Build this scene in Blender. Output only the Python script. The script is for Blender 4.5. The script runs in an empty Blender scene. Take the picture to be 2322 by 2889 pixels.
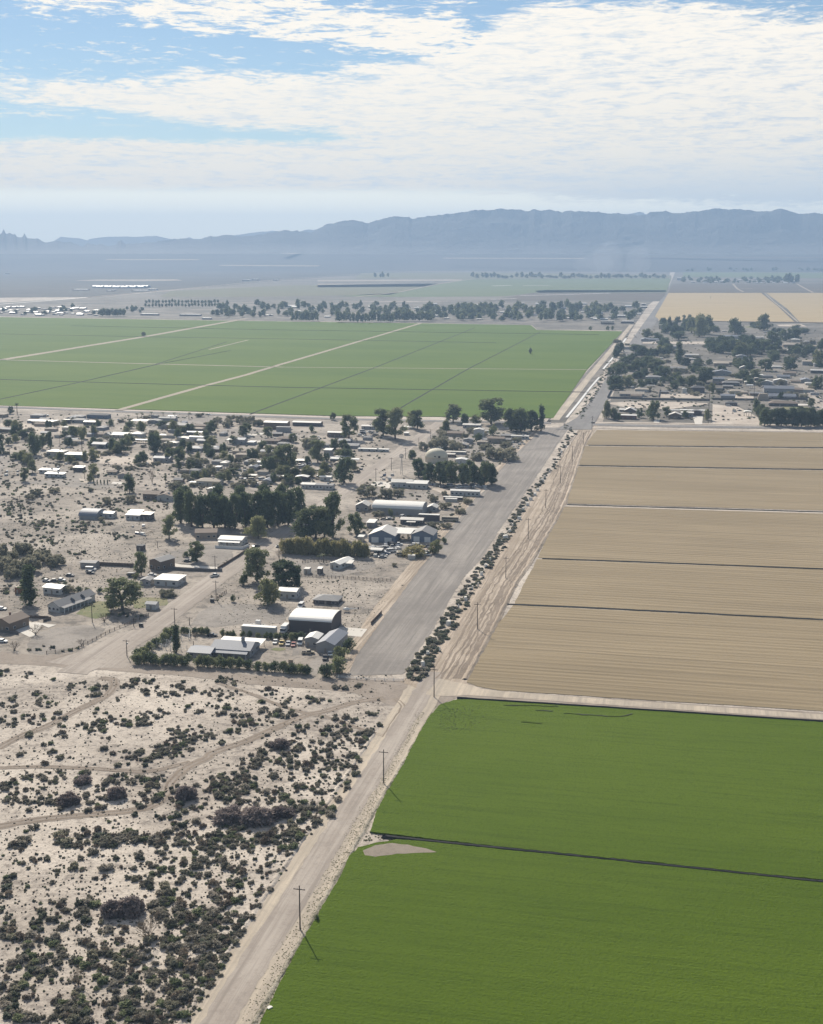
import bpy, bmesh, math, random
import numpy as np
from mathutils import Vector, Matrix, noise as mnoise
R = math.radians
scene = bpy.context.scene
COL = scene.collection

# ---------------------------------------------------------------- camera, world, sun, exposure
W0, H0, F0 = 2322.0, 2889.0, 3618.0          # photograph size and focal length in its pixels
CX, CY, HY = 1161.0, 1444.5, 699.5
CAM_H = 166.0
PITCH = math.atan((CY - HY) / F0)
SP, CP = math.sin(PITCH), math.cos(PITCH)
cam = bpy.data.cameras.new('camera'); camo = bpy.data.objects.new('camera', cam); COL.objects.link(camo)
camo.location = (0, 0, CAM_H); camo.rotation_euler = (math.pi / 2 - PITCH, 0, 0)
cam.sensor_fit = 'HORIZONTAL'; cam.sensor_width = 36; cam.lens = 36 * F0 / W0
cam.clip_start = 1; cam.clip_end = 80000
scene.camera = camo
scene.view_settings.view_transform = 'Standard'; scene.view_settings.look = 'None'
scene.view_settings.gamma = 1; scene.view_settings.exposure = 0.45
scene.cycles.max_bounces = 4; scene.cycles.diffuse_bounces = 2; scene.cycles.glossy_bounces = 2
scene.cycles.transparent_max_bounces = 6; scene.cycles.transmission_bounces = 2; scene.cycles.volume_bounces = 0
scene.cycles.use_denoising = True

SUN_AZ, SUN_EL = R(-20.0), R(34.0)             # azimuth from +Y (negative = left), elevation
sd = bpy.data.lights.new('sun', 'SUN'); sd.energy = 4.6; sd.angle = R(0.5); sd.color = (1.0, 0.92, 0.80)
so = bpy.data.objects.new('sun', sd); COL.objects.link(so)
tosun = Vector((math.sin(SUN_AZ) * math.cos(SUN_EL), math.cos(SUN_AZ) * math.cos(SUN_EL), math.sin(SUN_EL)))
so.rotation_euler = tosun.to_track_quat('Z', 'Y').to_euler(); so.location = (-300, 800, 900)

class NT:
    """small expression helper over a node tree"""
    def __init__(s, nt): s.nt = nt; s.N = nt.nodes; s.L = nt.links
    def put(s, sock, v):
        if hasattr(v, 'is_output') or isinstance(v, bpy.types.NodeSocket): s.L.new(v, sock)
        else: sock.default_value = v
    def m(s, op, a, b=None, c=None, clamp=False):
        n = s.N.new('ShaderNodeMath'); n.operation = op; n.use_clamp = clamp
        for i, v in enumerate((a, b, c)):
            if v is not None: s.put(n.inputs[i], v)
        return n.outputs[0]
    def add(s, a, b): return s.m('ADD', a, b)
    def sub(s, a, b): return s.m('SUBTRACT', a, b)
    def mul(s, a, b): return s.m('MULTIPLY', a, b)
    def div(s, a, b): return s.m('DIVIDE', a, b)
    def mx(s, a, b): return s.m('MAXIMUM', a, b)
    def mn(s, a, b): return s.m('MINIMUM', a, b)
    def ss(s, v, lo, hi, to0=0.0, to1=1.0, interp='SMOOTHSTEP'):
        n = s.N.new('ShaderNodeMapRange'); n.interpolation_type = interp; n.clamp = True
        s.put(n.inputs[0], v); s.put(n.inputs[1], lo); s.put(n.inputs[2], hi); s.put(n.inputs[3], to0); s.put(n.inputs[4], to1)
        return n.outputs[0]
    def xyz(s, x, y, z=0.0):
        n = s.N.new('ShaderNodeCombineXYZ')
        for i, v in enumerate((x, y, z)): s.put(n.inputs[i], v)
        return n.outputs[0]
    def sep(s, v):
        n = s.N.new('ShaderNodeSeparateXYZ'); s.L.new(v, n.inputs[0]); return n.outputs
    def noise(s, vec, scale, detail=4.0, rough=0.55, dist=0.0):
        n = s.N.new('ShaderNodeTexNoise'); s.L.new(vec, n.inputs['Vector'])
        n.inputs['Scale'].default_value = scale; n.inputs['Detail'].default_value = detail
        n.inputs['Roughness'].default_value = rough; n.inputs['Distortion'].default_value = dist
        return n.outputs[0]
    def mix(s, f, a, b, mode='MIX'):
        n = s.N.new('ShaderNodeMix'); n.data_type = 'RGBA'; n.blend_type = mode; n.clamp_factor = True
        s.put(n.inputs[0], f)
        for i, v in ((6, a), (7, b)):
            if isinstance(v, tuple): n.inputs[i].default_value = (*v[:3], 1)
            else: s.L.new(v, n.inputs[i])
        return n.outputs[2]
    def curve(s, v, pts, x0, x1, y0, y1):
        n = s.N.new('ShaderNodeFloatCurve'); c = n.mapping.curves[0]
        P = [((x - x0) / (x1 - x0), (y - y0) / (y1 - y0)) for x, y in pts]
        while len(c.points) < len(P): c.points.new(0.5, 0.5)
        for p, q in zip(c.points, P): p.location = q; p.handle_type = 'AUTO_CLAMPED'
        n.mapping.update()
        s.put(n.inputs['Value'], s.ss(v, x0, x1, interp='LINEAR'))
        return s.add(s.mul(n.outputs[0], y1 - y0), y0)

# ---- sky: Nishita with cloud layers laid out by direction (azimuth / elevation), far beyond the haze
def build_world():
    w = bpy.data.worlds.new('World'); scene.world = w; w.use_nodes = True
    t = NT(w.node_tree); t.N.clear()
    out = t.N.new('ShaderNodeOutputWorld'); bg = t.N.new('ShaderNodeBackground')
    t.L.new(bg.outputs[0], out.inputs[0])
    sky = t.N.new('ShaderNodeTexSky'); sky.sky_type = 'NISHITA'; sky.sun_disc = False
    sky.sun_elevation = SUN_EL; sky.sun_rotation = SUN_AZ; sky.air_density = 1.0; sky.dust_density = 0.1; sky.ozone_density = 2.0
    tc = t.N.new('ShaderNodeTexCoord'); d = t.sep(tc.outputs['Generated'])
    dy = t.mx(t.m('ABSOLUTE', d[1]), 0.05)
    hor = t.m('SQRT', t.add(t.mul(d[0], d[0]), t.mul(d[1], d[1])))
    px = t.add(t.mul(t.div(d[0], dy), 3694.0), 1161.0)
    py = t.sub(699.5, t.mul(t.div(d[2], t.mx(hor, 0.05)), 3694.0))
    v2 = t.xyz(t.mul(px, 0.001), t.mul(py, 0.0045))
    nbig = t.sub(t.noise(v2, 2.2, 5, 0.62, 0.4), 0.5)
    vr = t.xyz(t.mul(px, 0.001), t.mul(py, 0.0062), 3.3)
    nrip = t.sub(t.add(t.mul(t.noise(vr, 10.0, 6, 0.66, 0.8), 0.62), t.mul(t.noise(vr, 27.0, 5, 0.62, 0.5), 0.38)), 0.5)
    wisp = t.sub(t.noise(t.xyz(t.mul(px, 0.001), t.mul(py, 0.007), 7.7), 5.0, 7, 0.68, 0.5), 0.5)
    T1 = t.curve(px, [(0, 262), (300, 252), (600, 240), (900, 226), (1150, 190), (1300, 145), (1400, 95), (1520, 58), (1800, 56), (2050, 78), (2322, 108)], 0, 2322, 0, 600)
    B1 = t.curve(px, [(0, 322), (250, 338), (450, 352), (620, 372), (820, 382), (980, 400), (1150, 520), (2322, 590)], 0, 2322, 0, 600)
    T2 = t.curve(px, [(0, 416), (300, 408), (600, 416), (800, 412), (1000, 396), (1200, 300), (2322, 200)], 0, 2322, 0, 600)
    nz = t.add(t.mul(nbig, 110.0), t.mul(nrip, 190.0))
    s1 = t.mul(t.ss(t.add(t.sub(py, T1), nz), -18, 26), t.ss(t.add(t.sub(B1, py), t.mul(nz, 0.55)), -14, 22))
    s1 = t.mul(s1, t.ss(t.add(px, t.mul(t.add(wisp, nrip), 900.0)), -170, 200))
    s2 = t.mul(t.ss(t.add(t.sub(py, T2), t.mul(nz, 0.35)), -10, 14), t.ss(t.add(py, t.mul(nbig, 30.0)), 560, 525))
    # mackerel patches top left
    band = t.mul(t.ss(t.m('ABSOLUTE', t.sub(py, t.curve(px, [(0, 0), (300, 25), (700, 78), (1100, 120), (1450, 170), (2322, 160)], 0, 2322, 0, 600))), 105, 20), t.ss(px, 1650, 1250))
    mk = t.ss(t.add(t.add(t.mul(band, 0.42), t.mul(wisp, 1.6)), t.add(t.mul(nrip, 2.3), -0.11)), 0.0, 0.36)
    mk = t.mul(mk, t.ss(band, 0.0, 0.12))
    b2 = t.mul(t.ss(py, 66, 6), t.ss(px, 1750, 1300))
    mk = t.mx(mk, t.mul(t.ss(t.add(t.mul(b2, 0.34), t.add(t.mul(wisp, 1.1), t.add(t.mul(nrip, 2.1), -0.06))), 0.0, 0.3), t.ss(b2, 0.0, 0.2)))
    thin = t.mul(t.ss(t.add(wisp, t.mul(nrip, 1.5)), 0.07, 0.29), t.mul(t.ss(py, 400, 330), t.mul(t.ss(px, 1300, 700), 0.82)))
    top = t.mul(t.ss(t.add(wisp, t.mul(nbig, 0.8)), 0.22, 0.42), t.mul(t.ss(py, 60, -40), 0.6))
    cov = t.mx(t.mx(s1, s2), t.mx(mk, t.mx(thin, top)))
    front = t.ss(d[1], 0.25, 0.7)
    cov = t.mul(cov, front)
    # the rest of the sky (overhead, behind): loose broken cloud
    back = t.mul(t.ss(t.noise(tc.outputs['Generated'], 3.0, 6, 0.6, 0.3), 0.47, 0.66), t.ss(py, -300, -900))
    cov = t.mx(cov, t.mul(back, 0.8))
    cov = t.m('MINIMUM', cov, 0.97)
    shade = t.add(0.5, t.add(t.mul(nrip, 1.9), t.mul(wisp, 0.7)))
    c_lo = t.mix(t.ss(px, 1100, 2200), (0.55, 0.60, 0.63), (0.50, 0.55, 0.60))
    c_hi = t.mix(t.ss(py, 150, 520), (0.86, 0.79, 0.68), (0.82, 0.735, 0.60))
    ccol = t.mix(t.ss(shade, 0.12, 0.62), c_lo, c_hi)
    ccol = t.mix(t.mul(t.ss(py, 400, 600), t.ss(px, 1000, 2000)), ccol, (0.60, 0.62, 0.60))
    blue = t.mix(1.0, sky.outputs[0], (0.93, 1.0, 1.06), 'MULTIPLY')
    clear = t.mix(1.0, blue, (SKYK, SKYK, SKYK), 'MULTIPLY')
    low = t.mix(t.ss(py, 400, 600), clear, (1.08, 1.01, 0.80))
    low = t.mix(front, clear, low)
    col = t.mix(cov, low, ccol)
    t.L.new(t.mix(1.0, col, (10.0, 10.0, 10.0), 'MULTIPLY'), bg.inputs[0]); bg.inputs[1].default_value = 0.1
SKYK = 0.058                                    # Nishita strength
build_world()
# ---------------------------------------------------------------- helpers
def G(x, y, z=0.0):
    """pixel of the photograph -> point on the level z"""
    cx, cy = (x - CX) / F0, (y - CY) / F0
    dn = SP + cy * CP
    fw = CP - cy * SP
    k = (CAM_H - z) / max(dn, 1e-5)
    return Vector((cx * k, fw * k, z))
def MPP(x, y):
    return CAM_H / (F0 * SP + (y - CY) * CP)    # metres per photo pixel across the view
VPX = 1956.0
AZ = math.atan((VPX - CX) / F0 * CP)            # heading of the section line road
EU = Vector((math.sin(AZ), math.cos(AZ), 0)); EV = Vector((math.cos(AZ), -math.sin(AZ), 0))
REG = dict(S=(0, 0, 1.0), D=(0, 0, 2322 / 1733), R1=(0, 1100, 600 / 1733), R2=(500, 1100, 600 / 1733), R3=(1000, 1100, 700 / 1733),
           R4=(0, 1450, 600 / 1733), R5=(500, 1450, 600 / 1733), R6=(1000, 1300, 600 / 1733), R7=(1700, 780, 622 / 1733), R8=(0, 740, 800 / 1733),
           A=(0, 1850, 700 / 1733), B=(600, 1850, 700 / 1733), C=(0, 2350, 700 / 1733), E=(1200, 1650, 1122 / 1733),
           F=(0, 560, 1161 / 1733), H=(1161, 560, 1161 / 1733), K=(350, 1750, 700 / 1733), M=(1000, 740, 900 / 1733), P=(1100, 1500, 400 / 1733),
           Q=(1600, 940, 300 / 1733), T1=(0, 830, 620 / 1733), T2=(600, 830, 620 / 1733), T3=(1200, 830, 650 / 1733), T4=(1800, 740, 522 / 1733),
           N1=(1700, 880, 310 / 1733), N2=(2010, 880, 312 / 1733), N3=(1700, 1040, 310 / 1733), N4=(2010, 1040, 312 / 1733), BD=(500, 2300, 700 / 1733))
def TS(r, x, y):
    a, b, s = REG[r]; return a + x * s, b + y * s
def g(r, x, y, z=0.0):
    return G(*TS(r, x, y), z)
def noise1(x, y, s=0.0): return mnoise.noise(Vector((x, y, s)))

def tag(o, label=None, cat=None, group=None, kind=None):
    if label: o['label'] = label
    if cat: o['category'] = cat
    if group: o['group'] = group
    if kind: o['kind'] = kind
    return o
def obj(name, me, mat=None, parent=None, loc=None, rz=0.0):
    o = bpy.data.objects.new(name, me); COL.objects.link(o)
    if mat and me is not None and not me.materials: me.materials.append(mat)
    if parent: o.parent = parent
    if loc is not None: o.location = loc
    if rz: o.rotation_euler = (0, 0, rz)
    return o
def empty(name, loc=(0, 0, 0), rz=0.0):
    o = bpy.data.objects.new(name, None); COL.objects.link(o); o.location = loc; o.rotation_euler = (0, 0, rz); o.empty_display_size = 0.5
    return o
def mesh(name, V, Fc, smooth=False):
    me = bpy.data.meshes.new(name); me.from_pydata([tuple(v) for v in V], [], Fc)
    if smooth: me.shade_smooth()
    me.update(); return me
class MB:
    """collects boxes, tubes, prisms into ONE mesh"""
    def __init__(s): s.V = []; s.F = []
    def add(s, V, Fc):
        k = len(s.V); s.V += [tuple(v) for v in V]; s.F += [tuple(i + k for i in f) for f in Fc]; return s
    def box(s, x0, x1, y0, y1, z0, z1):
        return s.add([(x0, y0, z0), (x1, y0, z0), (x1, y1, z0), (x0, y1, z0), (x0, y0, z1), (x1, y0, z1), (x1, y1, z1), (x0, y1, z1)],
                     [(0, 3, 2, 1), (4, 5, 6, 7), (0, 1, 5, 4), (1, 2, 6, 5), (2, 3, 7, 6), (3, 0, 4, 7)])
    def bar(s, a, b, w, h=None):
        a, b = Vector(a), Vector(b); d = (b - a).normalized(); h = h or w
        up = Vector((0, 0, 1)) if abs(d.z) < 0.95 else Vector((0, 1, 0))
        sx = d.cross(up).normalized(); sz = sx.cross(d)
        V = [p + sx * (i * w / 2) + sz * (j * h / 2) for p in (a, b) for i, j in ((-1, -1), (1, -1), (1, 1), (-1, 1))]
        return s.add(V, [(0, 1, 2, 3), (7, 6, 5, 4), (0, 4, 5, 1), (1, 5, 6, 2), (2, 6, 7, 3), (3, 7, 4, 0)])
    def tube(s, pts, rad, n=7):
        pts = [Vector(p) for p in pts]; rad = rad if isinstance(rad, (list, tuple)) else [rad] * len(pts)
        V = []; Fc = []
        for i, p in enumerate(pts):
            d = (pts[min(i + 1, len(pts) - 1)] - pts[max(i - 1, 0)]).normalized()
            up = Vector((1, 0, 0)) if abs(d.x) < 0.9 else Vector((0, 1, 0))
            a = d.cross(up).normalized(); b = d.cross(a)
            V += [p + (a * math.cos(2 * math.pi * k / n) + b * math.sin(2 * math.pi * k / n)) * rad[i] for k in range(n)]
        for i in range(len(pts) - 1):
            Fc += [(i * n + k, i * n + (k + 1) % n, (i + 1) * n + (k + 1) % n, (i + 1) * n + k) for k in range(n)]
        Fc += [tuple(range(n))[::-1], tuple((len(pts) - 1) * n + k for k in range(n))]
        return s.add(V, Fc)
    def prism(s, prof, y0, y1):
        """profile in x,z extruded along y"""
        n = len(prof)
        V = [(x, y0, z) for x, z in prof] + [(x, y1, z) for x, z in prof]
        return s.add(V, [tuple(range(n)), tuple(range(2 * n - 1, n - 1, -1))] + [(i, i + n, (i + 1) % n + n, (i + 1) % n) for i in range(n)])
    def loft(s, rings):
        n = len(rings[0]); V = [p for r in rings for p in r]; Fc = []
        for i in range(len(rings) - 1):
            Fc += [(i * n + k, i * n + (k + 1) % n, (i + 1) * n + (k + 1) % n, (i + 1) * n + k) for k in range(n)]
        Fc += [tuple(range(n))[::-1], tuple((len(rings) - 1) * n + k for k in range(n))]
        return s.add(V, Fc)
    def mesh(s, name, smooth=False):
        me = mesh(name, s.V, s.F, smooth)
        bm = bmesh.new(); bm.from_mesh(me); bmesh.ops.recalc_face_normals(bm, faces=bm.faces); bm.to_mesh(me); bm.free()
        return me
    def build(s, name, mat, parent=None, loc=None, rz=0.0, smooth=False):
        return obj(name, s.mesh(name, smooth), mat, parent, loc, rz)
def copy_tree(o, parent=None):
    c = o.copy(); COL.objects.link(c)
    if parent: c.parent = parent
    for ch in list(o.children): copy_tree(ch, c)
    return c

def densify(P, step, jag, closed=True, seed=0.0):
    """world polyline -> finer polyline with small natural wobble"""
    out = []; n = len(P)
    for i in range(n if closed else n - 1):
        a, b = P[i], P[(i + 1) % n]; L = (b - a).length; k = max(1, min(400, int(L / step)))
        d = (b - a).normalized(); nr = Vector((-d.y, d.x, 0))
        for j in range(k):
            p = a.lerp(b, j / k)
            q = noise1(p.x * 0.9 / step, p.y * 0.9 / step, seed) + 0.7 * noise1(p.x * 0.13 / step, p.y * 0.13 / step, seed + 5)
            out.append(p + nr * (jag * q * (0 if (j == 0 and jag == 0) else 1)))
    if not closed: out.append(P[-1].copy())
    return out
def sheet(name, pts, mat, z=0.05, thick=0.0, step=3.0, jag=0.0, kind='structure'):
    """flat or slab polygon; pts are world points"""
    P = densify(pts, step, jag) if jag else [p.copy() for p in pts]
    n = len(P); V = [(p.x, p.y, z) for p in P]; Fc = [tuple(range(n))]
    if thick:
        V += [(p.x, p.y, z - thick) for p in P]
        Fc += [(i, i + n, (i + 1) % n + n, (i + 1) % n) for i in range(n)]
    me = mesh(name, V, Fc)
    bm = bmesh.new(); bm.from_mesh(me); bm.normal_update()
    f = max(bm.faces, key=lambda f: f.calc_area())
    if f.normal.z < 0: bmesh.ops.reverse_faces(bm, faces=bm.faces[:])
    bmesh.ops.triangulate(bm, faces=[f for f in bm.faces if len(f.verts) > 4]); bm.to_mesh(me); bm.free()
    o = obj(name, me, mat)
    if kind: o['kind'] = kind
    return o
def poly(name, r, px, mat, **k): return sheet(name, [g(r, *p) for p in px], mat, **k)
def smoothline(P, per=8):
    if len(P) < 3: return P
    out = []
    for i in range(len(P) - 1):
        p0, p1, p2, p3 = P[max(i - 1, 0)], P[i], P[i + 1], P[min(i + 2, len(P) - 1)]
        for j in range(per):
            t = j / per
            out.append(0.5 * ((2 * p1) + (p2 - p0) * t + (2 * p0 - 5 * p1 + 4 * p2 - p3) * t * t + (3 * p1 - p0 - 3 * p2 + p3) * t ** 3))
    out.append(P[-1]); return out
def ribbon(name, P, width, mat, z=0.06, prof=None, jag=0.0, step=4.0, kind='structure', smooth=True, seed=0.0):
    """strip along world points; prof = list of (offset fraction -0.5..0.5, height) cross section"""
    P = smoothline(P) if smooth else P
    P = densify(P, step, jag, closed=False, seed=seed) if step else P
    prof = prof or [(-0.5, 0), (0.5, 0)]; m = len(prof); V = []; Fc = []
    w = width if callable(width) else (lambda t: width)
    for i, p in enumerate(P):
        d = (P[min(i + 1, len(P) - 1)] - P[max(i - 1, 0)]).normalized(); nr = Vector((d.y, -d.x, 0)); wi = w(i / max(1, len(P) - 1))
        for k, (o_, h) in enumerate(prof):
            e = jag * 0.8 * noise1(p.x * 0.21, p.y * 0.21, seed + 3 * k) if k in (0, m - 1) else 0
            q = p + nr * (o_ * wi + e); V.append((q.x, q.y, z + h))
    for i in range(len(P) - 1):
        Fc += [(i * m + k, i * m + k + 1, (i + 1) * m + k + 1, (i + 1) * m + k) for k in range(m - 1)]
    me = mesh(name, V, Fc); o = obj(name, me, mat)
    if kind: o['kind'] = kind
    return o
def rib(name, r, px, width, mat, **k): return ribbon(name, [g(r, *p) for p in px], width, mat, **k)

# ---------------------------------------------------------------- materials
def newmat(name):
    m = bpy.data.materials.new(name); m.use_nodes = True; t = NT(m.node_tree); t.N.clear()
    out = t.N.new('ShaderNodeOutputMaterial'); b = t.N.new('ShaderNodeBsdfPrincipled'); t.L.new(b.outputs[0], out.inputs[0])
    b.inputs['Specular IOR Level'].default_value = 0.2; b.inputs['Roughness'].default_value = 0.9
    geo = t.N.new('ShaderNodeNewGeometry'); t.pos = geo.outputs['Position']; t.b = b; t.out = out
    return m, t
def farm(t, kx=1.0, ky=1.0):
    """farm coordinates (x across the section line, y along it), scaled"""
    n = t.N.new('ShaderNodeMapping'); n.inputs['Rotation'].default_value = (0, 0, AZ)
    t.L.new(t.pos, n.inputs['Vector'])
    n2 = t.N.new('ShaderNodeVectorMath'); n2.operation = 'MULTIPLY'; t.L.new(n.outputs[0], n2.inputs[0]); n2.inputs[1].default_value = (kx, ky, 1)
    return n2.outputs[0]
def bump(t, h, dist, strength=1.0):
    n = t.N.new('ShaderNodeBump'); n.inputs['Distance'].default_value = dist; n.inputs['Strength'].default_value = strength
    t.put(n.inputs['Height'], h); t.L.new(n.outputs[0], t.b.inputs['Normal'])
_plain = {}
def plain(name, col, rough=0.8, spec=0.25, var=0.12, scale=0.8, metal=0.0):
    if name in _plain: return _plain[name]
    m, t = newmat(name)
    oi = t.N.new('ShaderNodeObjectInfo')
    n = t.noise(t.pos, scale, 5, 0.65)
    k = t.add(1.0, t.add(t.mul(t.sub(n, 0.5), var * 3), t.mul(t.sub(oi.outputs['Random'], 0.5), var)))
    c = t.mix(1.0, (*col,), t.xyz(k, k, k), 'MULTIPLY'); t.L.new(c, t.b.inputs['Base Color'])
    t.b.inputs['Roughness'].default_value = rough; t.b.inputs['Specular IOR Level'].default_value = spec; t.b.inputs['Metallic'].default_value = metal
    _plain[name] = m; return m
def ground_mat(name, a, b, c, s1=0.02, s2=0.35, bumpd=0.5, tracks=0.0, grit=0.6):
    """a = main, b = pale patches, c = dark grit; tracks = streaks along the section line"""
    m, t = newmat(name)
    n1 = t.noise(t.pos, s1, 6, 0.6, 0.6); n2 = t.noise(t.pos, s2, 5, 0.65); n3 = t.noise(t.pos, s2 * 5, 3, 0.7)
    n4 = t.noise(t.pos, s2 * 2.2, 4, 0.75, 0.8); n5 = t.noise(t.pos, s1 * 3.7, 4, 0.6, 1.2)
    col = t.mix(t.ss(n1, 0.38, 0.66), a, b)
    col = t.mix(t.mul(t.ss(n5, 0.50, 0.68), 0.45 * grit), col, t.mix(0.5, a, c))
    col = t.mix(t.mul(t.ss(t.add(n2, t.mul(t.sub(n1, 0.5), -0.5)), 0.48, 0.70), grit), col, c)
    col = t.mix(t.mul(t.ss(n4, 0.52, 0.66), grit * 0.8), col, c)
    col = t.mix(t.mul(t.ss(n3, 0.50, 0.72), grit * 0.6), col, c)
    h = t.add(t.mul(n2, 0.6), t.add(t.mul(n3, 0.25), t.mul(n4, 0.3)))
    if tracks:
        s = t.noise(farm(t, 1.0, 0.02), 0.8, 4, 0.7, 0.2); s3 = t.noise(farm(t, 0.25, 0.008), 1.0, 3, 0.6, 0.3); s4 = t.noise(farm(t, 0.45, 0.012), 1.0, 3, 0.6, 0.2)
        col = t.mix(t.mul(t.ss(s4, 0.50, 0.64), 0.7 * tracks), col, b)
        q = t.add(t.mul(t.ss(s, 0.47, 0.62), 0.6), t.mul(t.ss(s3, 0.44, 0.60), 0.6))
        col = t.mix(t.mul(q, tracks), col, t.mix(0.78, a, c)); h = t.add(h, t.mul(s, 0.8 * tracks))
    t.L.new(col, t.b.inputs['Base Color']); bump(t, h, bumpd)
    return m
STREET = [G(x * 2322 / 1733, y * 2322 / 1733) for x, y in ((150, 1418), (460, 1215), (740, 1023), (930, 889))]
STRIP = [G(x, y) for x, y in ((972, 1905), (1080, 1735), (1240, 1520), (1385, 1345), (1529, 1207), (1606, 1205), (1505, 1358), (1400, 1510), (1270, 1691), (1137, 1902))]
def blocked(p, m=9.0):
    """on the dirt street or the airstrip"""
    for a, b in zip(STREET, STREET[1:]):
        d = b - a; t = max(0, min(1, ((p.x - a.x) * d.x + (p.y - a.y) * d.y) / (d.x ** 2 + d.y ** 2))); q = a + d * t
        if math.hypot(p.x - q.x, p.y - q.y) < m: return True
    ins = False
    for a, b in zip(STRIP, STRIP[1:] + STRIP[:1]):
        if (a.y > p.y) != (b.y > p.y) and p.x < (b.x - a.x) * (p.y - a.y) / (b.y - a.y) + a.x: ins = not ins
    return ins
# ---------------------------------------------------------------- setting: ground, fields, roads, far plain
M = {}
M['sand'] = ground_mat('sand', (0.45, 0.392, 0.33), (0.62, 0.548, 0.465), (0.19, 0.163, 0.142), 0.018, 0.30, 0.5, grit=0.85)
M['road_sand'] = ground_mat('road_sand', (0.44, 0.375, 0.295), (0.57, 0.485, 0.38), (0.31, 0.27, 0.225), 0.03, 0.5, 0.10, tracks=0.75, grit=0.45)
M['street'] = ground_mat('street', (0.36, 0.31, 0.265), (0.45, 0.395, 0.34), (0.25, 0.215, 0.185), 0.03, 0.4, 0.10, tracks=0.8, grit=0.5)
M['gravel'] = ground_mat('gravel', (0.235, 0.212, 0.192), (0.325, 0.294, 0.264), (0.16, 0.145, 0.132), 0.02, 0.5, 0.10, tracks=0.7, grit=0.45)
M['rutted'] = ground_mat('rutted', (0.44, 0.36, 0.275), (0.54, 0.45, 0.36), (0.24, 0.19, 0.145), 0.05, 0.45, 0.5, tracks=1.0, grit=0.55)
M['track'] = ground_mat('track', (0.27, 0.225, 0.185), (0.33, 0.28, 0.235), (0.17, 0.14, 0.115), 0.06, 0.6, 0.12, grit=0.5)
M['yard'] = ground_mat('yard', (0.24, 0.215, 0.19), (0.33, 0.295, 0.26), (0.14, 0.125, 0.11), 0.05, 0.4, 0.2, grit=0.5)
M['yardpale'] = ground_mat('yardpale', (0.50, 0.43, 0.36), (0.58, 0.51, 0.43), (0.30, 0.25, 0.21), 0.05, 0.4, 0.3, grit=0.6)
M['lawn'] = ground_mat('lawn', (0.15, 0.17, 0.07), (0.25, 0.22, 0.13), (0.09, 0.11, 0.045), 0.06, 0.4, 0.2, grit=0.6)
M['concrete'] = plain('concrete', (0.62, 0.58, 0.52), 0.85, 0.2, 0.06)
M['mud'] = ground_mat('mud', (0.26, 0.22, 0.175), (0.31, 0.265, 0.215), (0.18, 0.15, 0.12), 0.05, 0.8, 0.12, grit=0.5)
M['weeds'] = ground_mat('weeds', (0.34, 0.30, 0.235), (0.50, 0.445, 0.36), (0.085, 0.085, 0.05), 0.08, 0.55, 0.7, grit=1.0)
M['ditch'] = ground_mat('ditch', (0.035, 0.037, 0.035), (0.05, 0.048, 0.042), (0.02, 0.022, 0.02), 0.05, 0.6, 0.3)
M['ditch_soil'] = ground_mat('ditch_soil', (0.22, 0.175, 0.135), (0.28, 0.225, 0.175), (0.14, 0.11, 0.085), 0.05, 0.5, 0.1, grit=0.5)
M['asphalt'] = ground_mat('asphalt', (0.20, 0.19, 0.185), (0.25, 0.24, 0.23), (0.14, 0.13, 0.125), 0.01, 0.2, 0.05, tracks=0.4)
def crop_mat(name, a, b, c, streak=1.0, bd=0.4):
    m, t = newmat(name)
    big = t.noise(farm(t, 0.004, 0.012), 1.0, 4, 0.6, 0.3)
    st = t.noise(farm(t, 0.016, 0.5), 1.0, 5, 0.66, 0.25); st2 = t.noise(farm(t, 0.07, 1.5), 1.0, 4, 0.65, 0.2)
    fine = t.noise(t.pos, 1.3, 4, 0.75)
    col = t.mix(t.ss(big, 0.3, 0.7), a, b)
    k = t.mul(t.add(t.mul(t.ss(st, 0.45, 0.74), 0.46), t.add(t.mul(t.ss(st2, 0.50, 0.70), 0.40), t.mul(t.ss(fine, 0.46, 0.70), 0.65))), streak)
    col = t.mix(k, col, c)
    t.L.new(col, t.b.inputs['Base Color']); t.b.inputs['Specular IOR Level'].default_value = 0.1
    bump(t, t.add(t.mul(st2, 0.5), fine), bd)
    return m
M['alfalfa'] = crop_mat('alfalfa', (0.080, 0.130, 0.006), (0.103, 0.156, 0.010), (0.048, 0.084, 0.004), 0.8, 0.5)
M['alfalfa_far'] = crop_mat('alfalfa_far', (0.082, 0.142, 0.010), (0.112, 0.170, 0.016), (0.060, 0.108, 0.008), 0.7)
M['greenfar2'] = crop_mat('greenfar2', (0.13, 0.17, 0.075), (0.17, 0.20, 0.10), (0.10, 0.125, 0.06), 0.7)
M['olivefar'] = crop_mat('olivefar', (0.17, 0.17, 0.10), (0.20, 0.19, 0.12), (0.13, 0.13, 0.08), 0.7)
M['browncrop'] = crop_mat('browncrop', (0.13, 0.11, 0.09), (0.16, 0.135, 0.11), (0.10, 0.085, 0.07), 0.7)
M['palecrop'] = crop_mat('palecrop', (0.38, 0.33, 0.26), (0.44, 0.38, 0.30), (0.28, 0.24, 0.19), 0.5)
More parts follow.
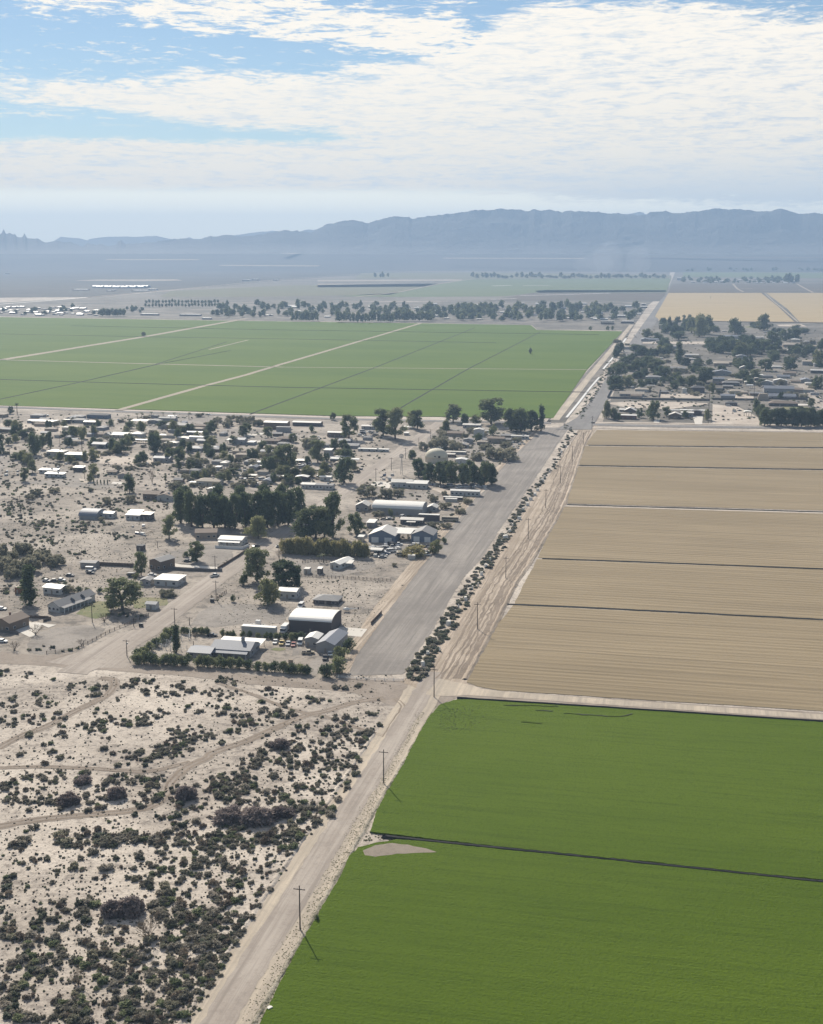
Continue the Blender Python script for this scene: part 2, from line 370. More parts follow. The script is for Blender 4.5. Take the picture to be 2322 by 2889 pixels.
def stubble_mat(name, a, b, c, per=4.4, amt=0.85):
    m, t = newmat(name)
    f = t.sep(farm(t)); wob = t.noise(farm(t, 0.010, 0.05), 1.0, 4, 0.6)
    ph = t.add(t.mul(f[1], 2 * math.pi / per), t.mul(t.sub(wob, 0.5), 9.0))
    wv = t.add(t.mul(t.m('SINE', ph), 0.5), 0.5)
    wv2 = t.add(t.mul(t.m('SINE', t.mul(ph, 2.7)), 0.5), 0.5)
    st = t.noise(farm(t, 0.010, 0.16), 1.0, 5, 0.65, 0.2); fine = t.noise(t.pos, 0.8, 4, 0.7); big = t.noise(farm(t, 0.006, 0.018), 1.0, 4, 0.6)
    wv = t.add(t.mul(wv, 0.5), t.mul(t.ss(t.noise(farm(t, 0.006, 0.42), 1.0, 2, 0.5, 0.1), 0.36, 0.64), 0.5)); amp = t.ss(st, 0.30, 0.66)
    col = t.mix(t.ss(big, 0.33, 0.68), a, b)
    k = t.add(t.mul(t.mul(wv, amp), 0.75 * amt), t.add(t.mul(t.mul(wv2, 0.18), amt), t.mul(t.ss(fine, 0.5, 0.75), 0.35)))
    col = t.mix(k, col, c)
    t.L.new(col, t.b.inputs['Base Color']); bump(t, t.add(t.mul(t.sub(1.0, wv), 0.6), t.mul(fine, 0.25)), 0.35)
    return m
M['stubble'] = stubble_mat('stubble', (0.262, 0.204, 0.123), (0.318, 0.25, 0.156), (0.175, 0.137, 0.084))
M['stubble_far'] = stubble_mat('stubble_far', (0.42, 0.32, 0.17), (0.47, 0.36, 0.20), (0.31, 0.235, 0.125), 24.0, 0.6)
M['brush'] = ground_mat('brush', (0.055, 0.050, 0.045), (0.08, 0.072, 0.062), (0.03, 0.03, 0.028), 0.0011, 0.008, 2.0, grit=0.6)
M['farland'] = ground_mat('farland', (0.15, 0.135, 0.115), (0.22, 0.195, 0.165), (0.07, 0.068, 0.055), 0.0018, 0.02, 1.0, grit=0.7)
M['townland'] = ground_mat('townland', (0.14, 0.126, 0.108), (0.25, 0.222, 0.19), (0.07, 0.066, 0.056), 0.012, 0.08, 0.5, grit=0.75)
M['canal'] = plain('canal', (0.72, 0.71, 0.68), 0.6, 0.3, 0.05, 0.1)

# ground: one sheet to the horizon
L = 40000
o = obj('ground', mesh('ground', [(-L, -3000, 0), (L, -3000, 0), (L, 60000, 0), (-L, 60000, 0)], [(0, 1, 2, 3)]), M['sand']); o['kind'] = 'structure'

# near dirt road, its gravel middle, the field road along the poles
road = [g('S', 612, 2889), g('S', 977, 2300), g('S', 1118, 2076), g('S', 1228, 1896)]
d0 = (road[0] - road[1]).normalized(); road[0] = road[0] + d0 * 220
ribbon('dirt_road', road, lambda t: 14.5, M['road_sand'], z=0.09, jag=0.5, step=3, smooth=False)
ribbon('road_gravel', road, lambda t: 7.5, M['street'], z=0.12, jag=0.6, step=3, smooth=False)
_dn = Vector((road[1] - road[0]).normalized()[:]); _lf = Vector((-_dn.y, _dn.x, 0))
ribbon('road_berm', [p + _lf * 8.0 for p in road[:3]], 1.6, M['sand'], z=0.03, prof=[(-0.5, 0), (-0.1, 0.35), (0.15, 0.3), (0.5, 0)], jag=0.5, step=2, smooth=False)
ribbon('road_berm', [p - _lf * 7.6 for p in road[:3]], 1.4, M['weeds'], z=0.03, prof=[(-0.5, 0), (-0.1, 0.3), (0.15, 0.25), (0.5, 0)], jag=0.6, step=2, smooth=False)
poly('road_verge', 'S', [(420, 3150), (560, 2889), (700, 2660), (900, 2350), (1060, 2090), (1180, 1925), (1290, 1950), (1245, 1985), (1206, 2030), (1120, 2185), (1000, 2400), (950, 2495), (851, 2663), (734, 2889), (560, 3150)], M['weeds'], z=0.045, jag=0.8)
M['lots'] = ground_mat('lots', (0.285, 0.245, 0.205), (0.44, 0.385, 0.325), (0.125, 0.112, 0.098), 0.022, 0.16, 0.5, grit=0.85)
poly('settlement_ground', 'D', [(-120, 858), (265, 869), (700, 884), (930, 889), (1150, 894), (1060, 995), (985, 1058), (880, 1180), (800, 1290), (730, 1405), (700, 1428), (450, 1420), (250, 1398), (100, 1385), (-120, 1378)], M['lots'], z=0.02, jag=1.5, step=6)
# cross road (sand) towards the left, and towards the right between the fields
poly('cross_road', 'S', [(-200, 1830), (0, 1838), (120, 1850), (250, 1842), (340, 1850), (520, 1878), (700, 1905), (900, 1915), (1000, 1912), (1130, 1916), (1240, 1905), (1330, 1925), (1349, 1940), (1414, 1951), (2400, 2016), (2400, 2043), (2322, 2034), (1297, 1968), (1230, 1990), (1165, 2010), (1100, 1990), (1000, 1955), (900, 1945), (700, 1930), (500, 1905), (300, 1892), (150, 1880), (0, 1872), (-200, 1862)], M['track'], z=0.06, jag=0.8)
poly('cross_road_surface', 'S', [(1240, 1915), (1335, 1935), (1360, 1945), (1500, 1958), (2400, 2022), (2400, 2036), (1320, 1962), (1260, 1965), (1200, 1960)], M['road_sand'], z=0.13, jag=0.4)
# parallel street through the neighbourhood
ribbon('dirt_street', [g('D', 150, 1418), g('D', 300, 1335), g('D', 460, 1215), g('D', 575, 1136), g('D', 740, 1023), g('D', 930, 889)], 13, M['street'], z=0.11, jag=0.7, step=4, smooth=False)
poly('street_mouth', 'S', [(130, 1868), (230, 1838), (330, 1790), (420, 1765), (440, 1790), (360, 1840), (380, 1885), (250, 1885)], M['street'], z=0.075, jag=0.8)
# gravel airstrip
poly('airstrip', 'S', [(972, 1905), (1000, 1850), (1080, 1735), (1149, 1643), (1240, 1520), (1320, 1420), (1385, 1345), (1445, 1285), (1529, 1207), (1606, 1205), (1505, 1358), (1444, 1443), (1400, 1510), (1358, 1577), (1315, 1622), (1270, 1691), (1225, 1770), (1137, 1902)], M['gravel'], z=0.08, jag=0.7)
poly('airstrip_shoulder', 'S', [(930, 1900), (1060, 1710), (1140, 1610), (1220, 1515), (1300, 1425), (1363, 1352), (1445, 1275), (1515, 1207), (1535, 1207), (1445, 1290), (1390, 1350), (1325, 1425), (1245, 1525), (1155, 1645), (1085, 1738), (1005, 1853), (985, 1903)], M['rutted'], z=0.12, jag=0.6)
# sand strip with ruts beside the stubble field
poly('field_road', 'S', [(1130, 1925), (1190, 1880), (1300, 1712), (1400, 1560), (1480, 1440), (1560, 1325), (1625, 1230), (1640, 1195), (1690, 1195), (1660, 1250), (1600, 1412), (1530, 1540), (1459, 1650), (1400, 1765), (1317, 1925), (1335, 1945), (1240, 1965)], M['rutted'], z=0.1, jag=0.6)
for i, (o0, o1, w_) in enumerate(((-6, -3, 1.2), (-10, -5, 0.9), (-16, -8, 1.1), (-22, -12, 0.8), (-30, -14, 1.0), (-38, -20, 0.8), (-52, -26, 1.0), (-70, -34, 0.9), (-90, -42, 0.8))):
    e = [(1317, 1915), (1400, 1765), (1459, 1650), (1530, 1540), (1600, 1412), (1650, 1262), (1672, 1215)]
    rib('wheel_rut', 'S', [(x + o0 + (o1 - o0) * q / 6 + 4 * math.sin(q * 2.1 + i * 1.7), y) for q, (x, y) in enumerate(e)], w_, M['ditch_soil'], z=0.14 + 0.003 * i, jag=0.9, step=4, seed=i * 2.0)
rib('field_berm', 'S', [(1312, 1918), (1395, 1765), (1454, 1650), (1525, 1540), (1595, 1412), (1646, 1262), (1670, 1215)], 2.6, M['rutted'], z=0.1, prof=[(-0.5, 0), (-0.1, 0.55), (0.1, 0.5), (0.5, 0)], jag=0.6, step=3)
# near alfalfa fields
poly('alfalfa_field', 'S', [(590, 3150), (734, 2889), (851, 2663), (952, 2490), (985, 2420), (1010, 2395), (1060, 2383), (1119, 2372), (1200, 2379), (1500, 2409), (2000, 2460), (2322, 2494), (2800, 2545), (2800, 3150)], M['alfalfa'], z=0.55, thick=0.5, jag=0.45, step=1.5)
poly('alfalfa_field', 'S', [(1045, 2350), (1062, 2290), (1125, 2181), (1206, 2030), (1242, 1990), (1290, 1977), (1340, 1976), (2322, 2041), (2800, 2073), (2800, 2536), (2322, 2487), (1500, 2402), (1200, 2369), (1119, 2360)], M['alfalfa'], z=0.55, thick=0.5, jag=0.45, step=1.5)
poly('bare_patch', 'S', [(1024, 2405), (1060, 2390), (1105, 2383), (1150, 2388), (1200, 2400), (1232, 2408), (1180, 2411), (1120, 2415), (1060, 2421), (1030, 2418)], M['mud'], z=0.575, jag=0.5, step=1.5)
berm = [(-0.5, 0.0), (-0.22, 0.75), (0.0, 0.15), (0.22, 0.75), (0.5, 0.0)]
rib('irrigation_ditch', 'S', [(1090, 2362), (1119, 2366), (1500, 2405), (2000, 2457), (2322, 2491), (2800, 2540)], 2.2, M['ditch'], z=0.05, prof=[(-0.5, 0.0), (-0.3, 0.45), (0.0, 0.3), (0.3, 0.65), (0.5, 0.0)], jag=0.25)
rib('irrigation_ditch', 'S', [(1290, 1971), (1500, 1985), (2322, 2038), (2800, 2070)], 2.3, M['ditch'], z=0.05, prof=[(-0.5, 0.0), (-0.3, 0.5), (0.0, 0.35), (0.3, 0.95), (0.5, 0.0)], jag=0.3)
# gaps in the crop
for i, pts in enumerate(([(1420, 1993), (1500, 1995), (1575, 1997)], [(1510, 2007), (1560, 2011)], [(1590, 2016), (1680, 2022), (1745, 2025), (1785, 2018)], [(1470, 2041), (1530, 2045)])):
    rib('crop_gap', 'S', pts, 0.6, M['ditch'], z=0.53, prof=[(-0.5, 0.02), (0.5, 0.2)], jag=0.7, step=1.2)
# stubble fields, right of the road
SB = [[(1317, 1925), (1400, 1765), (1448, 1708), (2400, 1755), (2400, 2013), (2322, 2007), (1414, 1949), (1349, 1938)],
      [(1450, 1704), (1515, 1578), (2400, 1611), (2400, 1751)], [(1518, 1574), (1580, 1435), (1605, 1428), (2400, 1449), (2400, 1607)],
      [(1600, 1421), (1622, 1316), (2400, 1329), (2400, 1443)], [(1624, 1312), (1650, 1259), (2400, 1267), (2400, 1325)], [(1652, 1255), (1684, 1213), (2400, 1222), (2400, 1263)]]
for i, s in enumerate(SB): poly('stubble_field', 'S', s, M['stubble'], z=0.16 + 0.002 * i, jag=0.5, step=4)
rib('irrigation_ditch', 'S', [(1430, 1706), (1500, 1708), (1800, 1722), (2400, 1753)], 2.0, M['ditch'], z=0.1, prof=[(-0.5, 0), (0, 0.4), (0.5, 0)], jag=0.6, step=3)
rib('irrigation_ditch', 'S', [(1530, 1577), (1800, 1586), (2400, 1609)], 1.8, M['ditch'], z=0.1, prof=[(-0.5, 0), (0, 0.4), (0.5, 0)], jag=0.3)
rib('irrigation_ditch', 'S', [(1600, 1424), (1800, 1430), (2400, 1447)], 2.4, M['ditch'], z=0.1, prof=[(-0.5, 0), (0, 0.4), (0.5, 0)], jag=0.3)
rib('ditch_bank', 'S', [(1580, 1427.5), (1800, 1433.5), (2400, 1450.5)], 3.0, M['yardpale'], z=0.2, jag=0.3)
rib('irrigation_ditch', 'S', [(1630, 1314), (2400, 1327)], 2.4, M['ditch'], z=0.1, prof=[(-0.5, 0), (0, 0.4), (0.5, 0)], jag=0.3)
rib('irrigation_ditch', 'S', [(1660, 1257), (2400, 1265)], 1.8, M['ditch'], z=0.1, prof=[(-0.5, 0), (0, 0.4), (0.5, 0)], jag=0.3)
# cross road B along the north edge
rib('paved_road', 'D', [(-60, 855), (265, 867), (700, 882), (930, 887), (1160, 891)], 13, M['asphalt'], z=0.25, smooth=False)
rib('paved_road', 'D', [(1225, 893), (1320, 896), (1500, 899), (1800, 903)], 16, M['asphalt'], z=0.25, smooth=False)
rib('road_shoulder', 'D', [(-60, 852.5), (265, 864), (700, 879), (930, 884.5), (1160, 887)], 9, M['yardpale'], z=0.2, smooth=False)
rib('road_shoulder', 'D', [(1230, 901), (1320, 903), (1500, 906), (1800, 910)], 7, M['yardpale'], z=0.28, smooth=False)
rib('road_shoulder', 'D', [(1245, 891), (1320, 890.5), (1500, 893), (1800, 897)], 9, M['yardpale'], z=0.3, smooth=False)
# main road north of the junction, canal bank and concrete canal
poly('main_road', 'D', [(1170, 905), (1215, 880), (1255, 830), (1300, 760), (1345, 695), (1385, 640), (1410, 600), (1421, 575), (1428, 575), (1421, 604), (1398, 655), (1360, 712), (1325, 765), (1290, 825), (1245, 905)], M['asphalt'], z=0.3)
poly('canal_bank', 'D', [(1150, 890), (1180, 850), (1225, 795), (1290, 722), (1320, 683), (1337, 683), (1320, 712), (1265, 790), (1210, 860), (1190, 890)], M['townland'], z=0.2)
rib('concrete_canal', 'D', [(1193, 880), (1219, 848), (1243, 817), (1262, 795)], 2.6, M['canal'], z=0.6, smooth=False)
rib('concrete_canal', 'D', [(1270, 778), (1288, 757), (1306, 732)], 2.8, M['canal'], z=0.6, smooth=False)
rib('concrete_canal', 'D', [(1312, 722), (1318, 713)], 3.5, M['canal'], z=0.6, smooth=False)
rib('canal_road', 'D', [(1168, 885), (1240, 795), (1300, 722), (1330, 684)], 9, M['road_sand'], z=0.4, smooth=False)
# big far alfalfa field with its tracks
poly('alfalfa_field', 'D', [(-80, 667), (0, 668), (440, 675), (885, 681), (1118, 685), (1130, 695), (1311, 698), (1290, 722), (1235, 780), (1165, 881), (930, 878), (700, 876), (265, 862), (-80, 852)], M['alfalfa_far'], z=0.5, thick=0.4)
for px, w in (([(0, 1017), (400, 952), (697, 899)], 15), ([(0, 1016), (400, 1027), (800, 1037)], 7), ([(332, 1159), (572, 1091), (697, 1058), (800, 1027), (1186, 913)], 8), ([(800, 1037), (1657, 1044)], 5), ([(590, 987), (700, 960)], 4), ([(0, 893), (400, 898), (900, 906)], 5)):
    rib('field_track', 'S', px, w, M['palecrop'], z=0.62, smooth=False, step=20, jag=0.6)
for px, w in (([(0, 1072), (300, 1081), (800, 1094), (1660, 1108)], 6), ([(705, 1170), (1058, 1038), (1340, 925)], 6), ([(1125, 1155), (1320, 1042), (1525, 937)], 6), ([(0, 1128), (205, 1084), (420, 1035), (640, 965)], 5),
              ([(240, 1076), (440, 1030), (650, 990)], 4), ([(0, 943), (400, 951), (800, 957), (1400, 968)], 6), ([(200, 920), (800, 932), (1690, 945)], 4)):
    rib('field_ditch', 'S', px, w * 0.34, M['ditch'], z=0.5, prof=[(-0.5, 0), (0, 0.5), (0.5, 0)], smooth=False, step=25, jag=0.5)
# town grounds and far plain
poly('town_ground', 'S', [(-200, 880), (0, 893), (590, 903), (1186, 911), (1500, 917), (1515, 930), (1780, 932), (1830, 860), (1875, 826), (1500, 845), (1161, 852), (700, 848), (300, 846), (-200, 862)], M['townland'], z=0.12)
poly('neighbourhood_ground', 'S', [(1700, 1190), (1730, 1110), (1790, 1000), (1850, 905), (2322, 908), (2500, 910), (2500, 1205), (2322, 1203)], M['townland'], z=0.12)
poly('far_plain', 'S', [(-900, 846), (250, 838), (700, 800), (1161, 765), (1900, 768), (3300, 770), (3300, 733), (-900, 733)], M['brush'], z=0.4)
poly('far_fields', 'S', [(-200, 864), (250, 841), (420, 826), (800, 790), (1161, 765), (1890, 768), (1885, 826), (1860, 850), (1500, 850), (700, 850), (300, 848)], M['farland'], z=0.5)
poly('far_fields', 'S', [(1905, 768), (2700, 770), (2700, 910), (1860, 908), (1885, 826)], M['farland'], z=0.5)
for nm, r, px, mt in (
    ('far_green_field', 'M', [(600, 94), (1100, 91), (1722, 88), (1692, 165), (980, 166), (820, 186), (300, 190), (-100, 186), (250, 165), (460, 120)], 'greenfar2'),
    ('far_green_field', 'S', [(480, 822), (800, 806), (1000, 803), (1240, 800), (1100, 832), (700, 838), (450, 838)], 'olivefar'),
    ('far_green_field', 'M', [(40, 60), (700, 55), (1720, 72), (1722, 86), (600, 92), (0, 88)], 'olivefar'),
    ('far_brown_field', 'M', [(850, 188), (980, 168), (1690, 167), (1660, 205), (700, 210)], 'browncrop'),
    ('far_dark_crop', 'M', [(980, 157), (1040, 152), (1690, 153), (1700, 162), (1000, 166)], 'alfalfa_far'),
    ('far_pale_field', 'M', [(-200, 97), (590, 94), (570, 101), (-200, 105)], 'palecrop'),
    ('far_pale_field', 'M', [(-200, 118), (460, 117), (400, 133), (-200, 137)], 'palecrop'),
    ('far_pale_field', 'M', [(120, 43), (900, 42), (1480, 38), (1480, 44), (900, 49), (150, 49)], 'palecrop'),
    ('far_pale_field', 'M', [(1480, 31), (1720, 29), (1700, 45), (1490, 45)], 'stubble_far'),
    ('far_pale_field', 'F', [(310, 347), (400, 342), (740, 341), (770, 346), (600, 349)], 'palecrop'),
    ('far_green_field', 'T4', [(420, 95), (1733, 98), (1900, 98), (1900, 150), (1500, 148), (420, 138)], 'greenfar2'),
    ('far_brown_field', 'T4', [(330, 205), (900, 205), (1490, 205), (1640, 286), (280, 288), (310, 240)], 'browncrop'),
    ('far_brown_field', 'T4', [(1500, 205), (1900, 190), (1900, 286), (1645, 286)], 'browncrop'),
    ('stubble_field', 'T4', [(285, 289), (1155, 289), (1330, 420), (1440, 520), (1480, 566), (1000, 560), (205, 545), (160, 510)], 'stubble_far'),
    ('stubble_field', 'T4', [(1200, 289), (1900, 289), (1900, 575), (1520, 568), (1400, 440)], 'stubble_far')):
    poly(nm, r, px, M[mt], z=0.9)
rib('far_canal', 'S', [(-150, 872), (0, 859.5), (125, 850), (245, 840)], 9, M['canal'], z=1.2, smooth=False)
rib('far_road', 'S', [(245, 840), (400, 825), (560, 811), (800, 788), (1161, 763), (1400, 752)], 14, M['palecrop'], z=1.2, smooth=False)
rib('far_road', 'M', [(0, 192), (250, 162), (460, 118), (640, 92)], 12, M['palecrop'], z=1.2, smooth=False)
rib('far_canal', 'M', [(900, 183), (1150, 176), (1390, 169)], 16, M['canal'], z=1.2, smooth=False)
rib('far_canal', 'M', [(740, 203), (880, 199)], 14, M['canal'], z=1.2, smooth=False)
rib('far_canal', 'M', [(750, 130), (850, 127)], 22, M['canal'], z=1.2, smooth=False)
rib('far_canal', 'M', [(915, 128), (1065, 127)], 18, M['canal'], z=1.2, smooth=False)
rib('far_canal', 'F', [(130, 250), (300, 247)], 26, M['palecrop'], z=1.2, smooth=False)
rib('far_canal', 'F', [(1210, 233), (1300, 235)], 30, M['palecrop'], z=1.2, smooth=False)
rib('far_road', 'T4', [(1490, 205), (1560, 245), (1640, 286)], 9, M['palecrop'], z=1.3, smooth=False)
rib('far_road', 'T4', [(890, 205), (930, 250), (985, 280)], 9, M['palecrop'], z=1.3, smooth=False)
rib('far_road', 'T4', [(960, 250), (1075, 248)], 11, M['palecrop'], z=1.3, smooth=False)
rib('far_road', 'T4', [(1150, 268), (1550, 262)], 8, M['palecrop'], z=1.3, smooth=False)
rib('far_road', 'T4', [(1630, 256), (1800, 258)], 11, M['palecrop'], z=1.3, smooth=False)
rib('field_ditch', 'T4', [(1165, 289), (1240, 350), (1330, 420), (1480, 560)], 9, M['browncrop'], z=1.2, smooth=False)
rib('field_track', 'T4', [(1185, 289), (1270, 372), (1345, 430), (1500, 566)], 4, M['palecrop'], z=1.3, smooth=False)
rib('field_ditch', 'S', [(1850, 906), (2322, 911), (2400, 912)], 14, M['browncrop'], z=1.3, smooth=False)
# ---------------------------------------------------------------- alluvial fan and mountains, haze
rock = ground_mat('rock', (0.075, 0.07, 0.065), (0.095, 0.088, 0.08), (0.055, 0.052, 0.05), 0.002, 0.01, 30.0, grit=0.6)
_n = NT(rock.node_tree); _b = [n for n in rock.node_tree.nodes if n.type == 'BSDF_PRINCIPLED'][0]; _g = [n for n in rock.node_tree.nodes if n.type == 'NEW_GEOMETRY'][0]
_src = _b.inputs['Base Color'].links[0].from_socket; _z = _n.sep(_g.outputs['Position'])[2]      # paler towards the foot: haze put into the rock colour
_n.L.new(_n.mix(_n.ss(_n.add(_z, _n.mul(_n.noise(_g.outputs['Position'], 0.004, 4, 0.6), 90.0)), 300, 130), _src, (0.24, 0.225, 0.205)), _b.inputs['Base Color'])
fanm = ground_mat('fan', (0.06, 0.055, 0.05), (0.085, 0.078, 0.07), (0.035, 0.033, 0.03), 0.0008, 0.004, 4.0, grit=0.7)
CREST = [('F', x, y) for x, y in [(-600, 175), (-300, 160), (0, 155), (12, 146), (20, 127), (29, 150), (44, 143), (60, 153), (66, 147), (75, 161), (98, 158), (106, 142), (116, 165), (150, 168), (158, 166), (190, 184), (245, 175), (270, 185), (300, 183), (350, 203), (370, 188), (400, 195), (430, 192), (460, 200), (490, 192), (500, 180), (510, 175), (530, 190), (620, 183), (700, 180), (740, 172), (800, 168), (850, 170), (890, 155), (900, 158), (960, 150), (1000, 157), (1100, 150), (1170, 135), (1200, 130), (1250, 136), (1310, 140), (1370, 108), (1430, 95), (1490, 90), (1530, 94), (1550, 103), (1600, 88), (1640, 74), (1660, 70), (1720, 72)]] + \
        [('H', x, y) for x, y in [(0, 80), (100, 65), (200, 52), (300, 47), (355, 40), (380, 38), (430, 40), (490, 50), (515, 42), (540, 52), (590, 42), (630, 50), (670, 42), (680, 46), (720, 52), (800, 62), (860, 57), (980, 68), (1000, 58), (1060, 50), (1110, 58), (1190, 48), (1200, 52), (1290, 40), (1400, 44), (1500, 48), (1550, 38), (1590, 52), (1640, 65), (1670, 58), (1733, 62), (2000, 70), (2400, 90)]]
BACK = [('F', x, y) for x, y in [(100, 215), (220, 180), (260, 155), (290, 158), (340, 163), (370, 172), (380, 165), (460, 155), (600, 155), (660, 150), (720, 165), (760, 172), (800, 155), (815, 165), (850, 165), (980, 150), (1100, 130), (1150, 127), (1180, 130), (1250, 135), (1300, 118), (1350, 120), (1500, 140)]] + [('H', x, y) for x, y in [(700, 80), (860, 62), (890, 52), (925, 50), (940, 45), (960, 40), (985, 52), (1010, 70), (1200, 90)]]
def crest_fn(C):
    X = []; Y = []
    for r, x, y in C:
        a, b = TS(r, x, y); X.append((a - CX) / F0 * CP); Y.append((HY - b) / F0 * CP * CP)   # azimuth tangent, elevation tangent
    return np.array(X), np.array(Y)
def fbm(x, y, s, o=5):
    v = 0; a = 1
    for k in range(o): v += a * mnoise.noise(Vector((x, y, s + k * 7.1))); x *= 2.03; y *= 2.03; a *= 0.5
    return v
def fanz(d): return 120 * min(1.0, max(0.0, (d - 9500) / 1700)) ** 1.35
def ridge_range(name, C, dist, depth, base, mat, nx, ny, seed, label, foot):
    X, Y = crest_fn(C); V = []; Fc = []
    for i in range(nx + 1):
        a = X[0] + (X[-1] - X[0]) * i / nx
        hc = CAM_H + dist * float(np.interp(a, X, Y))
        for j in range(ny + 1):
            t = j / ny                                     # 0 foot .. 1 behind
            s = t / 0.62
            d = dist + (s - 1) * depth
            wx, wy = a * dist, d
            if s <= 1:
                gul = abs(fbm(wx / 760 + 0.4 * fbm(wx / 500, wy / 500, 1.0, 3), wy / 620, seed)) * 0.8 + 0.3 * abs(fbm(wx / 210, wy / 230, seed + 3))
                p = s ** 1.25
                k = p * (1 - 0.38 * gul * (1 - s) ** 0.55) if s < 1 else 1
                k = max(k, 0.0)
            else: k = max(0.0, 1 - (s - 1) / 0.62)
            b0 = fanz(d) - 3; z = b0 + (hc - b0) * k
            if s >= 0.97 and s <= 1.03: z += 9.0 * fbm(wx / 60, 0, seed + 9) + 14.0 * fbm(wx / 260, 0, seed + 4)
            V.append((a * d, d, z if 0 < j < ny else (fanz(d) - 4 if j == 0 else foot)))
    m = ny + 1
    for i in range(nx): Fc += [(i * m + j, i * m + m + j, i * m + m + j + 1, i * m + j + 1) for j in range(ny)]
    o = obj(name, mesh(name, V, Fc), mat); tag(o, label, None, kind='structure'); return o
MD = 12000.0
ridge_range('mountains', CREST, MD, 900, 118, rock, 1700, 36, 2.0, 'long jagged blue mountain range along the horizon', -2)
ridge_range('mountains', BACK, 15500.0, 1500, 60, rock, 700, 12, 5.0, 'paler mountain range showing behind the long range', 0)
# gently rising alluvial fan in front of the range
V = []; Fc = []; nx, ny = 60, 24
for i in range(nx + 1):
    for j in range(ny + 1):
        d = 9400 + 3000 * j / ny; a = -0.62 + 1.24 * i / nx; s = j / ny
        V.append((a * d, d, fanz(d) + (-1 if j == 0 else 1.0 + 3 * s * fbm(a * 9, d / 1500, 3.0))))
for i in range(nx): Fc += [(i * (ny + 1) + j, (i + 1) * (ny + 1) + j, (i + 1) * (ny + 1) + j + 1, i * (ny + 1) + j + 1) for j in range(ny)]
o = obj('alluvial_fan', mesh('alluvial_fan', V, Fc, True), fanm); o['kind'] = 'structure'
# thin pale and green strips of fields on the rising plain
def GF(x, y):
    z = 0.0
    for _ in range(12): p = G(x, y, z); z = 0.5 * z + 0.5 * fanz(p.y)
    return G(x, y, z)
for i, (x0, x1, y, w_, mt) in enumerate(((60, 240, 727, 90, 'palecrop'), (430, 700, 716, 80, 'palecrop'), (800, 880, 716.5, 70, 'palecrop'), (900, 1400, 741, 90, 'olivefar'), (1500, 2322, 738, 70, 'palecrop'), (1700, 2322, 728, 90, 'browncrop'), (1250, 1650, 731, 60, 'palecrop'), (0, 420, 745, 90, 'browncrop'), (1980, 2322, 746, 90, 'olivefar'), (620, 900, 752, 60, 'palecrop'), (300, 560, 735, 60, 'palecrop'))):
    A_, B2 = GF(x0, y), GF(x1, y + 0.6); s_ = 0.08 * w_ / 2
    ribbon('far_field_strip', [A_, (A_ + B2) / 2, B2], w_, M[mt], z=(A_.z + B2.z) / 2 + 7, prof=[(-0.5, s_), (0.5, -s_)], smooth=False, step=300, jag=12)
# the air: one closed box of even pale haze
HZ = MB().box(-13000, 13000, -1500, 17500, -2.0, 600.0).mesh('haze')
hm = bpy.data.materials.new('haze'); hm.use_nodes = True; hn = hm.node_tree; hn.nodes.clear()
ho = hn.nodes.new('ShaderNodeOutputMaterial'); hv = hn.nodes.new('ShaderNodeVolumePrincipled')
for k_ in ('Density Attribute', 'Color Attribute', 'Temperature Attribute'): hv.inputs[k_].default_value = ''
hv.inputs['Color'].default_value = (0.48, 0.69, 1.0, 1); hv.inputs['Density'].default_value = 0.97e-4; hv.inputs['Anisotropy'].default_value = 0.15
hn.links.new(hv.outputs[0], ho.inputs['Volume'])
o = obj('haze', HZ, hm); o['kind'] = 'stuff'
# ---------------------------------------------------------------- plants
def leaf_mat(name, a, b, trans=0.42):
    m, t = newmat(name)
    oi = t.N.new('ShaderNodeObjectInfo')
    n = t.noise(t.pos, 0.35, 4, 0.65); n2 = t.noise(t.pos, 2.2, 2, 0.6)
    c = t.mix(t.ss(t.add(t.mul(n, 0.7), t.add(t.mul(n2, 0.3), t.mul(t.sub(oi.outputs['Random'], 0.5), 0.35))), 0.32, 0.68), a, b)
    t.L.new(c, t.b.inputs['Base Color']); t.b.inputs['Roughness'].default_value = 0.75; t.b.inputs['Specular IOR Level'].default_value = 0.15
    tr = t.N.new('ShaderNodeBsdfTranslucent'); mx = t.N.new('ShaderNodeMixShader'); mx.inputs[0].default_value = trans
    t.L.new(c, tr.inputs['Color']); t.L.new(t.b.outputs[0], mx.inputs[1]); t.L.new(tr.outputs[0], mx.inputs[2]); t.L.new(mx.outputs[0], t.out.inputs[0])
    return m
LM = dict(dark=leaf_mat('leaf_dark', (0.084, 0.114, 0.062), (0.158, 0.186, 0.095)), mid=leaf_mat('leaf_mid', (0.137, 0.166, 0.085), (0.249, 0.266, 0.142)),
          olive=leaf_mat('leaf_olive', (0.175, 0.186, 0.090), (0.316, 0.318, 0.166)), grey=leaf_mat('leaf_grey', (0.222, 0.218, 0.160), (0.382, 0.356, 0.261)),
          brown=leaf_mat('twig_brown', (0.188, 0.156, 0.147), (0.300, 0.250, 0.231), 0.3), creo=leaf_mat('creosote', (0.177, 0.170, 0.135), (0.378, 0.342, 0.283)),
          creog=leaf_mat('creosote_green', (0.163, 0.190, 0.105), (0.301, 0.328, 0.191)), cane=leaf_mat('cane', (0.231, 0.221, 0.101), (0.399, 0.347, 0.179)), dry=leaf_mat('dry_twigs', (0.210, 0.168, 0.130), (0.357, 0.294, 0.221), 0.1),
          salt=leaf_mat('saltbush', (0.105, 0.118, 0.085), (0.19, 0.205, 0.155)))
bark = plain('bark', (0.13, 0.10, 0.08), 0.9, 0.1)
palmbark = plain('palm_bark', (0.15, 0.12, 0.09), 0.9, 0.1)
